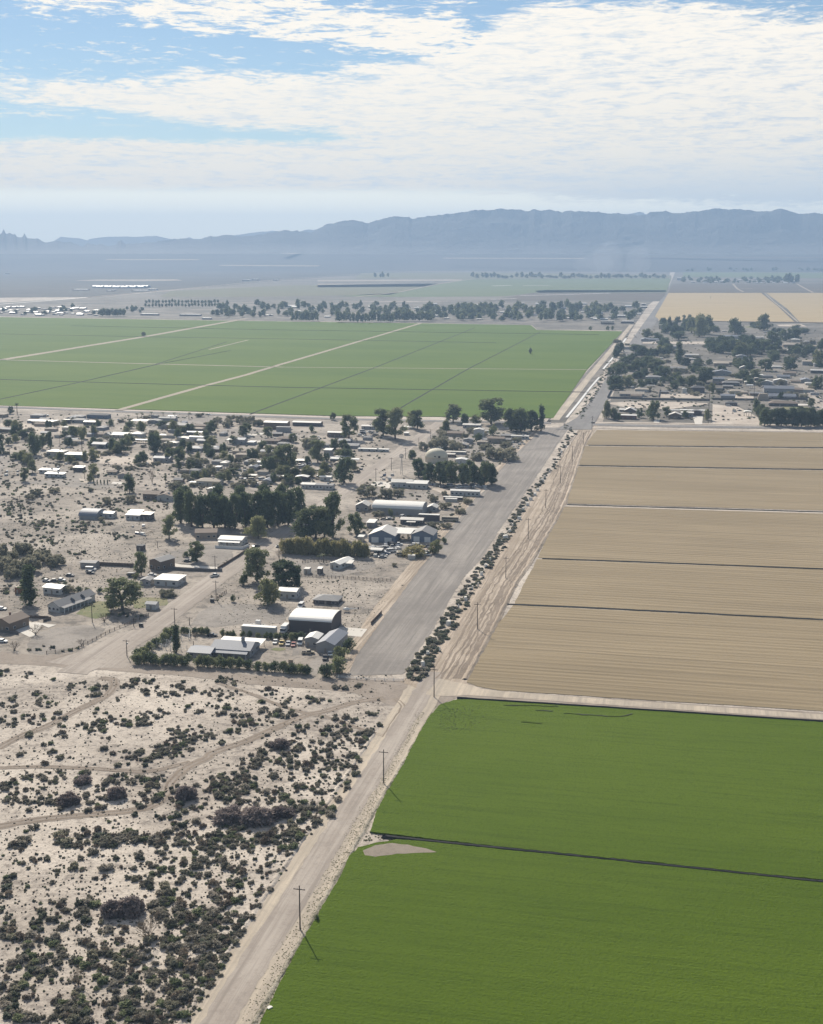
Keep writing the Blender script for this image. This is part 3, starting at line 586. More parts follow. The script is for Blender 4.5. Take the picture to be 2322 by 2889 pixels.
def leaves(clumps, n, size, seed, up=0.0, stretch=1.0, shell=0.45, vert=0.0):
    """leaf quads scattered through a set of ellipsoid clumps (cx,cy,cz,rx,ry,rz,weight)"""
    rs = np.random.RandomState(seed); C = np.array(clumps, float); w = C[:, 6] / C[:, 6].sum()
    k = rs.choice(len(C), n, p=w); d = rs.normal(size=(n, 3)); d /= np.linalg.norm(d, axis=1)[:, None]
    r = (shell + (1 - shell) * rs.rand(n)) ** 0.6 * (1 + 0.24 * rs.normal(size=n))
    P = C[k, :3] + d * C[k, 3:6] * r[:, None]
    P[:, 2] = np.maximum(P[:, 2], 0.06)
    a = rs.normal(size=(n, 3)); a[:, 2] = a[:, 2] * (1 - up) + vert * 2.0; a /= np.linalg.norm(a, axis=1)[:, None]
    b = np.cross(a, rs.normal(size=(n, 3))); b /= np.linalg.norm(b, axis=1)[:, None]
    s = size * (0.55 + 0.9 * rs.rand(n))[:, None]
    a = a * s * 0.5 * stretch; b = b * s * 0.5
    V = np.stack([P - a - b * 0.6, P + a * 0.2 - b, P + a + b * 0.5, P - a * 0.3 + b], 1).reshape(-1, 3)
    F_ = np.arange(n * 4).reshape(n, 4)
    return V, F_
def np_mesh(name, V, F_):
    me = bpy.data.meshes.new(name); me.vertices.add(len(V)); me.vertices.foreach_set('co', np.asarray(V, np.float32).ravel())
    me.loops.add(F_.size); me.loops.foreach_set('vertex_index', np.asarray(F_, np.int32).ravel())
    me.polygons.add(len(F_)); me.polygons.foreach_set('loop_start', np.arange(0, F_.size, F_.shape[1], dtype=np.int32))
    me.update(calc_edges=True); return me
def lobes(n, R0, z0, z1, r0, r1, seed, taper=0.3, flat=0.8):
    rs = np.random.RandomState(seed); out = []
    for i in range(n):
        t = (i + rs.rand()) / n; z = z0 + (z1 - z0) * t; rad = R0 * (1 - taper * abs(2 * t - 0.75)) * math.sqrt(rs.rand()); a = rs.rand() * 6.283
        r = r0 + (r1 - r0) * rs.rand(); out.append((rad * math.cos(a), rad * math.sin(a), z, r, r, r * flat, r * r))
    return out
def trunk_mesh(h, rad, limbs, spread, seed, split=0.35):
    rs = random.Random(seed); mb = MB()
    mb.tube([(0, 0, -0.1), (0.15 * rs.uniform(-1, 1), 0.1, h * split * 0.6), (0.2 * rs.uniform(-1, 1), 0.1, h * split)], [rad * 1.25, rad, rad * 0.8])
    for i in range(limbs):
        a = 6.283 * (i + rs.random() * 0.6) / limbs; s = spread * rs.uniform(0.6, 1.0); z = h * rs.uniform(0.7, 0.95)
        mb.tube([(0, 0.1, h * split * 0.9), (math.cos(a) * s * 0.45, math.sin(a) * s * 0.45, h * split + (z - h * split) * 0.5), (math.cos(a) * s, math.sin(a) * s, z)], [rad * 0.6, rad * 0.38, rad * 0.1], 5)
    return mb.mesh('trunk')
PROTO = {}
def add_proto(kind, h, w, trunk, crowns, tm=bark): PROTO[kind] = dict(h=h, w=w, trunk=trunk, crowns=crowns, tm=tm)
def crown(clumps, n, size, seed, mat, **k):
    me = np_mesh('crown', *leaves(clumps, n, size, seed, **k)); me.materials.append(LM[mat]); return me
# tall loose gum tree, broad dark windbreak tree, round tree, columnar, thin
add_proto('gum', 14, 9, trunk_mesh(12, 0.32, 5, 3.2, 1), [crown(lobes(34, 3.9, 2.2, 12.8, 0.8, 1.8, s, 0.3), 4400, 0.50, s, 'mid', up=0.2) for s in (3, 4, 5)])
add_proto('grove', 13, 11, trunk_mesh(10, 0.45, 5, 3.5, 2, 0.25), [crown(lobes(32, 4.6, 1.4, 11.6, 1.0, 2.1, s, 0.4), 4600, 0.52, s, 'dark') for s in (6, 7, 8)])
add_proto('round', 8, 9, trunk_mesh(6, 0.26, 5, 2.8, 3, 0.25), [crown(lobes(26, 3.6, 1.0, 7.0, 0.8, 1.6, s, 0.35), 3000, 0.42, s, 'olive') for s in (9, 10)])
add_proto('darkround', 8, 9, trunk_mesh(6, 0.28, 5, 2.8, 4, 0.2), [crown(lobes(26, 3.6, 0.9, 7.0, 0.8, 1.7, s, 0.35), 3200, 0.42, s, 'dark') for s in (11, 12)])
add_proto('column', 14, 4.6, trunk_mesh(9, 0.28, 3, 0.8, 5, 0.3), [crown(lobes(16, 1.3, 1.6, 13.0, 0.8, 1.35, s, 0.5, 1.5), 2000, 0.5, s, 'dark', vert=0.5) for s in (13, 14)])
add_proto('thin', 9, 4.5, trunk_mesh(8, 0.16, 4, 1.4, 6, 0.45), [crown(lobes(9, 1.4, 4.0, 8.2, 0.6, 1.1, s, 0.3), 700, 0.42, s, 'olive') for s in (15,)])
add_proto('mesquite', 4.5, 8, trunk_mesh(3.2, 0.18, 6, 2.8, 7, 0.12), [crown(lobes(22, 3.3, 0.5, 3.6, 0.6, 1.3, s, 0.2, 0.7), 2000, 0.30, s, 'grey', stretch=1.9) for s in (16, 17)])
add_proto('greenbush', 3.5, 4.5, trunk_mesh(2.2, 0.14, 5, 1.3, 8, 0.12), [crown(lobes(11, 1.6, 0.7, 2.7, 0.7, 1.15, s, 0.3, 0.8), 1100, 0.30, s, m_) for s, m_ in ((18, 'mid'), (19, 'dark'), (20, 'mid'))])
add_proto('cane', 4.5, 5, trunk_mesh(3, 0.07, 6, 1.6, 9, 0.1), [crown(lobes(11, 2.0, 0.8, 3.6, 0.8, 1.3, s, 0.1, 1.2), 1000, 0.30, s, 'cane', stretch=2.6, vert=0.9) for s in (21, 22)])
add_proto('fartree', 10, 9, trunk_mesh(7, 0.3, 3, 2.5, 10, 0.25), [crown(lobes(12, 3.2, 2.0, 8.6, 1.3, 2.3, s, 0.4), 420, 1.15, s, m_) for s, m_ in ((23, 'dark'), (24, 'mid'), (25, 'mid'))])
def twig_mesh(h, w, n, seed, rad=0.05):
    rs = random.Random(seed); V = []; Fc = []
    def br(p, d, L, r, lv):
        q = p + d * L; s = d.cross(Vector((rs.uniform(-1, 1), rs.uniform(-1, 1), 0.3))).normalized() * r; k = len(V)
        s2 = d.cross(s).normalized() * r
        V.extend([p - s, p + s, q + s * 0.6, q - s * 0.6, p - s2, p + s2, q + s2 * 0.6, q - s2 * 0.6]); Fc.extend([(k, k + 1, k + 2, k + 3), (k + 4, k + 5, k + 6, k + 7)])
        if lv:
            for i in range(3 if lv > 1 else 4):
                nd = (d + Vector((rs.uniform(-1, 1), rs.uniform(-1, 1), rs.uniform(-0.25, 0.6))) * 0.75).normalized()
                br(p + d * L * rs.uniform(0.55, 1.0), nd, L * rs.uniform(0.5, 0.75), r * 0.62, lv - 1)
    for i in range(n):
        a = 6.283 * i / n + rs.random(); t = rs.uniform(0.25, 0.9)
        d = Vector((math.cos(a) * t * w / h, math.sin(a) * t * w / h, 1)).normalized()
        br(Vector((0, 0, 0)), d, h * 0.42, rad, 3)
    me = mesh('twigs', [tuple(v) for v in V], Fc); me.materials.append(LM['dry']); return me
add_proto('bare', 4.2, 5, trunk_mesh(1.6, 0.14, 4, 0.8, 11, 0.3), [twig_mesh(4.2, 4.2, 9, s) for s in (31, 32)])
def palm_mesh(seed, h=0.0):
    rs = random.Random(seed); V = []; Fc = []
    for i in range(34):
        a = rs.random() * 6.283; up = rs.uniform(-0.5, 0.95); L = rs.uniform(1.7, 2.5); k = len(V); w = 0.42
        for j in range(5):
            t = j / 4; rr = L * t; z = up * L * t * 0.75 - 0.9 * t * t * L * 0.55
            x, y = math.cos(a) * rr, math.sin(a) * rr; ww = w * (1 - 0.75 * abs(t - 0.45)) * 0.6
            V += [(x - math.sin(a) * ww, y + math.cos(a) * ww, z - 0.12), (x, y, z), (x + math.sin(a) * ww, y - math.cos(a) * ww, z - 0.12)]
        for j in range(4):
            b = k + 3 * j; Fc += [(b, b + 1, b + 4, b + 3), (b + 1, b + 2, b + 5, b + 4)]
    return V, Fc
def palm_proto():
    mb = MB(); mb.tube([(0, 0, -0.1), (0.1, 0, 3), (0.05, 0.1, 6), (0, 0, 8.2)], [0.38, 0.27, 0.24, 0.26], 8)
    V, Fc = palm_mesh(5); V = [(x, y, z + 8.3) for x, y, z in V]; me = mesh('fronds', V, Fc); me.materials.append(LM['mid'])
    return mb.mesh('trunk'), me
_pt, _pc = palm_proto(); add_proto('palm', 10, 5, _pt, [_pc], palmbark)
for p in PROTO.values(): p['trunk'].materials.append(p['tm'])
KCAT = dict(palm='palm tree', mesquite='shrub', greenbush='shrub', cane='reeds', bare='bare shrub')
KNAME = dict(gum='gum_tree', grove='windbreak_tree', round='broad_tree', darkround='dark_tree', column='columnar_tree', thin='slender_tree', mesquite='desert_thicket', greenbush='hedge_bush', cane='cane_clump', fartree='tree', bare='bare_shrub', palm='palm_tree')
_ti = [0]
def plant(kind, P, h, w, label, group=None, parts=True):
    _ti[0] += 1; i = _ti[0]; p = PROTO[kind]; rz = (i * 2.399) % 6.283
    sx = w / p['w']; sz = h / p['h']
    cm = p['crowns'][i % len(p['crowns'])]
    if parts:
        o = empty(KNAME[kind], P, rz)
        t = obj('trunk', p['trunk'], None, o); c = obj('fronds' if kind == 'palm' else ('twigs' if kind == 'bare' else 'crown'), cm, None, o)
    else: o = obj(KNAME[kind], cm, None, None, P, rz)
    o.scale = (sx, sx * (0.9 + 0.2 * ((i * 7) % 10) / 10), sz)
    return tag(o, label, KCAT.get(kind, 'tree'), group)
def tree(kind, r, x, y, hp, wp, label, group=None, parts=True):
    sx, sy = TS(r, x, y); k = REG[r][2] * MPP(sx, sy)
    if group and kind in ('mesquite', 'darkround', 'round', 'gum') and blocked(G(sx, sy), 12): return None
    return plant(kind, G(sx, sy), hp * k * 1.04, wp * k, label, group, parts)

# ---- desert shrubs: clusters read off the photograph, each shrub its own object (300), the small rest one mass
def shrub_proto(seed, mat, n=240, flat=0.8):
    me = np_mesh('shrub', *leaves(lobes(12, 0.68, 0.12, 0.62, 0.2, 0.42, seed, 0.1, flat), n, 0.19, seed, stretch=1.7, vert=0.25)); me.materials.append(LM[mat]); return me
SHP = [shrub_proto(40 + i, m_, 330) for i, m_ in enumerate(('creo', 'grey', 'creog', 'creo', 'creo', 'salt', 'creo', 'dry'))]
SA = '30,110,60,40,6;200,120,60,30,6;430,130,80,50,8;600,225,150,60,26;330,320,70,50,9;270,280,60,30,6;50,370,80,50,8;130,300,60,20,4;900,200,60,25,6;1000,170,80,20,8;1180,240,200,40,22;1320,210,80,40,8;1580,165,60,20,4;1640,180,30,15,2;1550,250,120,30,9;1450,370,180,50,18;1080,400,120,30,12;870,440,180,35,16;240,440,120,40,12;400,420,60,30,6;60,450,80,50,10;700,380,60,20,4;840,300,40,20,3;1000,470,50,20,4;500,490,120,30,6;430,540,60,30,4;720,470,60,40,10;640,500,100,40,9;900,490,60,20,3;750,575,20,14,1;220,560,20,15,1;340,615,50,25,3;380,690,80,30,6;260,660,20,15,1;130,690,20,10,1;500,700,14,12,1;735,660,20,14,1;1330,540,180,60,40;1230,640,160,60,30;1080,690,160,45,22;880,690,110,30,10;860,750,60,20,3;1000,780,30,25,2;1700,440,70,50,12;1560,590,40,25,3;1600,520,100,30,5;300,750,20,12,1;185,760,15,10,1;670,745,15,10,1;70,810,25,15,1;190,830,30,10,2;1140,820,25,15,1;100,900,110,70,14;300,860,120,60,14;420,840,50,60,6;580,850,90,60,10;250,990,260,50,34;700,970,130,70,20;930,870,230,60,30;1040,950,100,60,12;1100,960,40,40,3;690,1060,45,20,3;580,1075,45,25,2;500,1100,20,15,1;420,1085,20,18,1;205,1080,18,18,1;950,1030,30,25,2;1000,1040,30,20,2;925,1110,20,18,1;1250,960,80,60,10;1600,900,180,80,40;1700,800,60,60,12;1650,1000,90,50,14;1300,1060,120,40,10;1390,1170,50,30,3;1250,1150,80,40,6;1150,1120,60,20,4;1640,1200,120,40,9;210,1215,50,30,3;400,1230,100,30,7;630,1230,120,40,10;800,1170,40,40,3;900,1260,250,50,34;1080,1270,80,40,8;440,1290,40,30,2;140,1310,70,40,6;700,1290,50,30,3;780,1310,50,25,3;1250,1230,140,40,12;1400,1280,100,40,8;1600,1270,80,40,8;1450,1330,60,30,4'
SBB = '60,165,40,15,3;155,180,30,16,2;390,240,70,35,8;60,260,150,40,10;560,300,120,40,10;720,300,80,30,8;810,310,20,15,1;320,320,30,18,2;50,340,60,40,5;180,370,40,30,2;200,440,80,45,9;400,390,90,40,14;500,390,60,40,6;580,420,30,20,2;390,455,30,15,2;300,460,120,20,5;880,420,60,20,3;960,440,60,50,7;760,430,20,12,1;1130,390,60,25,5;1120,480,70,30,6;640,480,50,40,4;730,480,30,25,2;860,510,120,40,14;590,530,20,16,1;1070,560,90,40,16;900,570,60,35,6;700,610,60,40,6;830,610,40,25,2;1030,610,60,40,7;750,670,60,30,5;830,670,50,30,4;930,670,40,30,3;980,720,60,50,8;380,600,60,60,7;560,590,60,50,6;600,650,50,30,4;400,700,140,50,22;740,700,60,40,5;560,750,80,40,8;850,750,80,40,8;660,780,50,30,4;760,810,40,30,2;970,800,50,50,7;860,870,40,30,3;940,880,30,25,2;920,935,40,40,4;270,750,60,30,5;430,820,60,40,5;530,830,40,30,2;290,830,40,30,2;130,860,130,60,24;260,890,30,30,2;600,890,30,20,2;620,930,40,40,4;440,940,40,35,3;740,930,50,40,4;800,960,60,40,5;850,990,40,40,3;500,960,40,30,3;100,960,150,40,18;330,970,80,40,8;520,1010,60,40,6;660,1040,60,40,6;760,1060,50,30,4;810,1100,40,40,3;660,1110,50,40,5;750,1100,40,30,3;590,1170,50,40,6;720,1160,40,40,4;550,1060,60,40,5;690,1210,50,30,4;620,1240,50,30,3;540,1220,60,40,6;180,1220,60,30,5;380,1270,120,40,12;60,1250,100,40,10;460,1230,60,40,6;570,1260,60,30,4;560,1330,40,30,3;430,1320,100,30,8;150,1310,60,30,4;250,1330,60,30,5;900,215,50,20,6;1040,215,30,25,4;1095,235,18,14,1'
SC = '130,70,70,60,8;250,180,40,40,3;440,70,60,40,5;550,70,70,40,9;690,60,60,30,4;780,75,50,30,4;900,30,80,40,8;1060,40,90,40,8;1200,80,120,50,12;1330,100,60,40,5;1480,100,80,40,8;1560,60,60,50,6;1150,160,100,40,8;1350,190,110,50,14;1480,180,80,50,8;1590,200,100,60,10;1650,290,60,50,6;1400,280,80,40,7;1270,290,40,30,3;1180,270,60,40,6;1070,290,60,30,4;1060,220,50,20,3;930,300,40,30,3;980,180,50,30,3;950,250,30,15,1;790,170,45,35,3;590,160,30,30,2;640,120,50,30,3;410,170,35,30,2;340,160,30,20,1;530,240,60,20,3;390,270,30,24,2;130,210,40,35,3;200,230,20,20,1;740,250,20,14,1;660,300,30,18,2;870,235,40,12,2;120,310,40,25,2;30,340,50,40,5;180,380,30,25,2;20,410,40,35,4;360,340,20,10,1;1000,350,50,25,3;1120,390,90,40,7;1240,430,80,50,10;1380,350,40,20,2;1470,350,50,20,3;1640,350,60,50,8;1500,430,60,40,5;1560,470,50,40,3;1640,450,30,30,2;1140,470,60,40,6;1100,520,60,40,6;1230,540,60,40,5;1300,580,80,40,9;1120,560,50,30,4;1350,530,50,40,4;1480,560,90,50,12;1620,580,90,40,8;1500,620,70,40,7;1400,660,90,40,10;1300,700,60,50,6;1220,640,50,30,4;1540,700,110,50,14;1670,690,50,50,7;1480,760,120,40,12;1350,780,90,50,10;1200,800,90,60,10;1600,760,50,40,5;210,470,30,15,1;400,475,50,30,4;640,490,50,30,5;550,490,30,15,2;30,550,50,40,4;310,550,45,30,3;410,590,50,35,3;475,545,30,25,2;560,540,50,40,4;430,520,40,20,2;230,610,50,30,3;580,610,25,15,1;450,675,45,25,2;570,660,35,25,2;70,650,80,40,7;250,665,50,15,2;740,660,60,50,6;850,645,40,18,3;60,710,50,30,3;160,710,60,30,4;220,770,80,60,8;370,760,60,30,4;370,810,80,40,6;600,750,50,15,2;700,820,110,50,14;800,740,60,20,3;860,860,90,40,8;1000,840,80,50,8;900,800,50,40,4;1100,760,80,40,6;1250,880,100,60,14;1450,880,80,60,8;1560,830,60,50,7;1500,930,60,40,5;400,890,70,60,7;180,870,60,40,5;280,880,50,40,3;60,900,60,30,3;30,960,60,50,5;200,950,80,50,7;330,960,70,40,5;400,990,60,40,4;660,920,80,40,7;540,890,40,40,3;800,960,70,60,7;700,1000,50,40,3;940,920,60,60,6;1020,960,40,50,3;1150,970,80,40,6;1350,930,90,60,9;1400,1010,60,40,4;900,1010,70,40,5;820,1070,60,60,5;1130,1040,100,50,9;1310,1060,40,40,3;1230,1080,70,40,4;950,1120,60,30,4;1060,1140,60,40,4;1170,1190,80,50,7;1250,1150,50,40,4;250,1000,80,40,6;60,1080,80,40,6;190,1050,50,30,3;240,1085,30,30,2;100,1140,50,40,3;210,1145,60,20,3;550,1090,60,40,4;380,1160,40,30,3;500,1200,150,60,18;770,1190,60,40,5;60,1220,90,40,6;900,1210,70,50,6;850,1270,120,50,10;1000,1260,90,50,8;1080,1300,120,40,8;1270,1270,60,40,4;1320,1230,30,20,2;440,1270,90,50,8;560,1280,90,50,9;200,1280,120,40,8;100,1290,80,40,4;1540,990,20,20,2;1450,1060,40,30,3;30,1150,40,20,2;300,1370,300,40,18;800,1380,250,40,16;1150,1390,80,40,5'
rs = random.Random(11); SHR = []
for reg, txt in (('A', SA), ('B', SBB), ('C', SC)):
    for e in txt.split(';'):
        cx_, cy_, rx_, ry_, n_ = map(float, e.split(','))
        for k in range(int(n_ * 1.25 + 0.3)):
            a = rs.random() * 6.283; q = math.sqrt(rs.random())
            sx, sy = TS(reg, cx_ + math.cos(a) * rx_ * q, cy_ + math.sin(a) * ry_ * q)
            big = 1.0 if n_ > 1 else 1.25
            rad = rs.choice((0.55, 0.75, 0.95, 1.15, 1.5)) * rs.uniform(0.85, 1.2) * big
            SHR.append((sx, sy + 4, rad))
for k in range(420):                          # thick fringe beside the road
    sy = rs.uniform(2060, 2960); sx = 552 + (2889 - sy) * 0.625 - 26 - abs(rs.gauss(0, 1)) * 150
    SHR.append((sx, sy, rs.uniform(0.45, 1.25)))
for k in range(900):
    sy = rs.uniform(1900, 2930); sx = rs.uniform(0, 545 + (2889 - sy) * 0.62)
    if noise1(sx * 0.006, sy * 0.014, 4.0) > 0.02: SHR.append((sx, sy, rs.uniform(0.3, 0.7)))
for k in range(6500):                          # tiny tufts on the open sand
    sx, sy = rs.uniform(0, 1130), rs.uniform(1890, 2930)
    if sx < 560 + (2889 - sy) * 0.6 - 30 and sy > 1905: SHR.append((sx, sy, rs.uniform(0.11, 0.42)))
SHR = sorted(SHR, key=lambda s: -s[2] / MPP(s[0], s[1]) ** 1.0)
def shrub_label(sx, sy, rad, i):
    hue = ('dark olive', 'pale grey', 'dull green', 'dark olive', 'dark olive', 'grey green', 'dark olive', 'dry brown')[i % len(SHP)]
    size = 'large spreading' if rad > 1.5 else 'mid-sized rounded' if rad > 1.1 else 'small low'
    edge = 560 + (2889 - sy) * 0.62
    if edge - sx < 110: where = 'at the left verge of the near dirt road'
    elif sy > 2600: where = 'in the thick scrub at the bottom left corner' if sx < 350 else 'in the dense scrub left of the road at the bottom'
    elif sy > 2300: where = 'on open pale sand near the brown thicket' if sx < 300 else 'in the dark scrub right of the brown thicket'
    elif sy > 2120: where = 'below the winding sand track' if sx < 480 else 'around the big brown thicket'
    elif sx > 560: where = 'above the sand track near the crossroads'
    else: where = 'between the winding tracks on the far sand'
    return f'{size} {hue} shrub {where}', f'{size} {hue} shrubs {where}'
for i, (sx, sy, rad) in enumerate(SHR[:300]):
    o = obj('desert_shrub', SHP[i % len(SHP)], None, None, G(sx, sy), (i * 1.7) % 6.28)
    o.scale = (rad * 1.15, rad * (0.95 + 0.03 * (i % 9)), rad * (0.85 + 0.04 * (i % 7)))
    lb, gr = shrub_label(sx, sy, rad, i); tag(o, lb, 'shrub', gr)
def mass(name, items, protos, mats=None):
    """many copies of small plants in one mesh: items = (point, radius)"""
    VV = {}; 
    data = []
    for me in protos:
        v = np.empty(len(me.vertices) * 3, np.float32); me.vertices.foreach_get('co', v); data.append(v.reshape(-1, 3))
    items = [q for q in items if not blocked(q[0], 7)]
    Vs = []; MI = []; r_ = np.random.RandomState(3)
    for i, (p, rad) in enumerate(items):
        j = i % len(protos); a = r_.rand() * 6.28; c, s = math.cos(a), math.sin(a); v = data[j]
        q = np.stack([(v[:, 0] * c - v[:, 1] * s) * rad + p.x, (v[:, 0] * s + v[:, 1] * c) * rad + p.y, v[:, 2] * rad * 0.9 + p.z], 1); Vs.append(q); MI.append(np.full(len(v) // 4, j))
    V = np.concatenate(Vs); me = np_mesh(name, V, np.arange(len(V)).reshape(-1, 4))
    for m_ in protos: me.materials.append(m_.materials[0])
    me.polygons.foreach_set('material_index', np.concatenate(MI).astype(np.int32)); me.update()
    o = obj(name, me); o['kind'] = 'stuff'; return o
mass('desert_scrub', [(G(a, b), c) for a, b, c in SHR[300:]], SHP)
# big brown leafless thickets
def thicket_proto(seed):
    me = np_mesh('thicket', *leaves(lobes(40, 0.85, 0.05, 0.62, 0.14, 0.34, seed, 0.5, 0.8), 5200, 0.075, seed, stretch=2.6, vert=0.12, shell=0.15)); me.materials.append(LM['brown']); return me
THP = [thicket_proto(60 + i) for i in range(3)]
for j, (r, x, y, w, h, lb) in enumerate((('B', 120, 1150, 250, 150, 'huge brown leafless thicket in the middle of the desert scrub, left lobe'), ('B', 300, 1160, 300, 170, 'huge brown leafless thicket in the desert scrub, tallest middle lobe'),
        ('B', 470, 1120, 200, 110, 'brown leafless thicket lobe at the right end of the huge thicket'), ('B', 470, 640, 150, 110, 'dark brown rounded thicket beside the sand track above the scrub'),
        ('C', 790, 570, 200, 170, 'brown leafless thicket on open sand, left half of the pair'), ('C', 920, 560, 230, 190, 'brown leafless thicket on open sand, taller right half'),
        ('A', 480, 1035, 170, 130, 'dark brown thicket standing in the scrub above the lower sand track'), ('A', 810, 990, 170, 130, 'dark grey brown thicket in the scrub band, left of the track bend'),
        ('A', 1290, 1000, 170, 160, 'grey brown feathery thicket right beside the bend of the sand track'), ('A', 580, 890, 130, 100, 'grey brown thicket at the top of the left scrub band'))):
    sx, sy = TS(r, x, y); k = REG[r][2] * MPP(sx, sy)
    o = obj('brown_thicket', THP[j % 3], None, None, G(sx, sy), j * 1.1); o.scale = (w * k * 0.5, w * k * 0.55, h * k * 0.72); tag(o, lb, 'thicket')
for j, (r, x, y, h, w, lb) in enumerate((('C', 1030, 750, 200, 270, 'bare grey twiggy tree spreading over dark scrub near the brown thicket'), ('C', 545, 1060, 140, 160, 'bare pale twiggy bush on sand at lower left'), ('R4', 120, 1110, 90, 130, 'bare twiggy tree at the left edge above the cross road'),
        ('R4', 665, 1075, 70, 90, 'bare twiggy tree on the grey yard corner'), ('R5', 830, 365, 95, 90, 'bare pale bush at the bend of the dirt street'), ('R1', 1240, 760, 140, 70, 'tall bare thin tree on the open lot'), ('R4', 850, 880, 90, 120, 'bare feathery shrub beside the lawn of the grey house'),
        ('R4', 290, 985, 100, 150, 'round bare shrub on the white concrete drive'), ('R4', 1590, 1010, 60, 80, 'bare shrub inside the hedge of the long barn'))):
    tree('bare', r, x, y, h, w, lb)

# ---- saltbush hedge with broken concrete between the airstrip and the field road
HC = [(1169, 1911, 40), (1211, 1828, 42), (1243, 1793, 40), (1275, 1742, 36), (1308, 1685, 30), (1342, 1629, 28), (1377, 1585, 28), (1407, 1542, 28), (1430, 1509, 26), (1460, 1449, 22), (1498, 1387, 18), (1533, 1345, 17), (1568, 1307, 16), (1586, 1262, 16), (1614, 1221, 20), (1600, 1195, 22)]
HBP = [shrub_proto(70 + i, m_, 520, 0.9) for i, m_ in enumerate(('salt', 'creo', 'salt', 'grey'))]
rs = random.Random(5)
for i in range(len(HC) - 1):
    (xa, ya, wa), (xb, yb, wb) = HC[i], HC[i + 1]; n = max(4, int(math.hypot(xb - xa, yb - ya) / 9 * (wa + wb) / 60 * (3.0 if i < 6 else 5.5)))
    for k in range(n):
        t = (k + rs.random()) / n; w = wa + (wb - wa) * t; sx = xa + (xb - xa) * t + rs.uniform(-1, 1) * w * 0.66; sy = ya + (yb - ya) * t + rs.uniform(-3, 3) + w * 0.15
        rad = min(w * MPP(sx, sy) * 0.23 + 0.55, 1.9) * rs.uniform(0.6, 1.15)
        o = obj('saltbush', HBP[(i + k) % 4], None, None, G(sx, sy), rs.random() * 6.28); o.scale = (rad, rad, rad * rs.uniform(0.6, 0.9))
        seg = 'near' if i < 4 else 'middle' if i < 9 else 'far'
        tag(o, f'grey green saltbush in the hedge along the airstrip, {seg} stretch', 'shrub', f'saltbushes of the airstrip hedge, {seg} stretch')
M['slab'] = plain('slab', (0.74, 0.70, 0.63), 0.85, 0.2, 0.06)
def slab_mesh(seed):
    rs = random.Random(seed); n = 7; ring = [(math.cos(6.283 * k / n) * rs.uniform(0.6, 1.15), math.sin(6.283 * k / n) * rs.uniform(0.5, 1.0)) for k in range(n)]
    mb = MB(); mb.loft([[(x * 1.1, y * 1.1, -2.2) for x, y in ring], [(x, y, 0.16 + 0.1 * rs.random()) for x, y in ring]]); return mb.mesh('slab')
SLM = [slab_mesh(s) for s in range(4)]
SL = [('P', 400, 1590, 40), ('P', 465, 1465, 35), ('P', 720, 1095, 50), ('P', 925, 800, 40), ('P', 1010, 665, 18), ('P', 1120, 495, 32), ('P', 1175, 400, 38), ('P', 1225, 320, 24), ('P', 1415, 45, 45), ('R6', 1225, 610, 28), ('R6', 1265, 560, 20), ('R6', 1290, 515, 12), ('R6', 1345, 455, 26), ('R6', 1375, 385, 22), ('R6', 1410, 345, 22), ('R6', 1435, 300, 26), ('R6', 1470, 265, 22), ('R6', 1495, 225, 26), ('R6', 1530, 150, 24), ('R6', 1550, 120, 16), ('R6', 1590, 75, 10), ('R3', 1475, 385, 14), ('R3', 1445, 425, 10), ('P', 840, 890, 14), ('P', 1080, 630, 16), ('P', 610, 1420, 14), ('BD', 645, 1345, 32)]
for i, (r, x, y, w) in enumerate(SL):
    sx, sy = TS(r, x, y); k = REG[r][2] * MPP(sx, sy) * w * 0.62
    o = obj('concrete_slab', SLM[i % 4], M['slab'], None, G(sx, sy, 0.5 if r == 'BD' else 1.7), i * 1.3); o.scale = (k, k * 1.35, 1.0); o.rotation_euler = (R(3 * (i % 3) - 6), R(-6 + 4 * (i % 4)), i * 0.9)
    tag(o, 'broken white concrete slab lying alone beside the alfalfa at the bottom' if r == 'BD' else 'broken white concrete slab among the saltbushes along the airstrip', 'concrete slab', None if r == 'BD' else 'concrete slabs along the airstrip hedge')
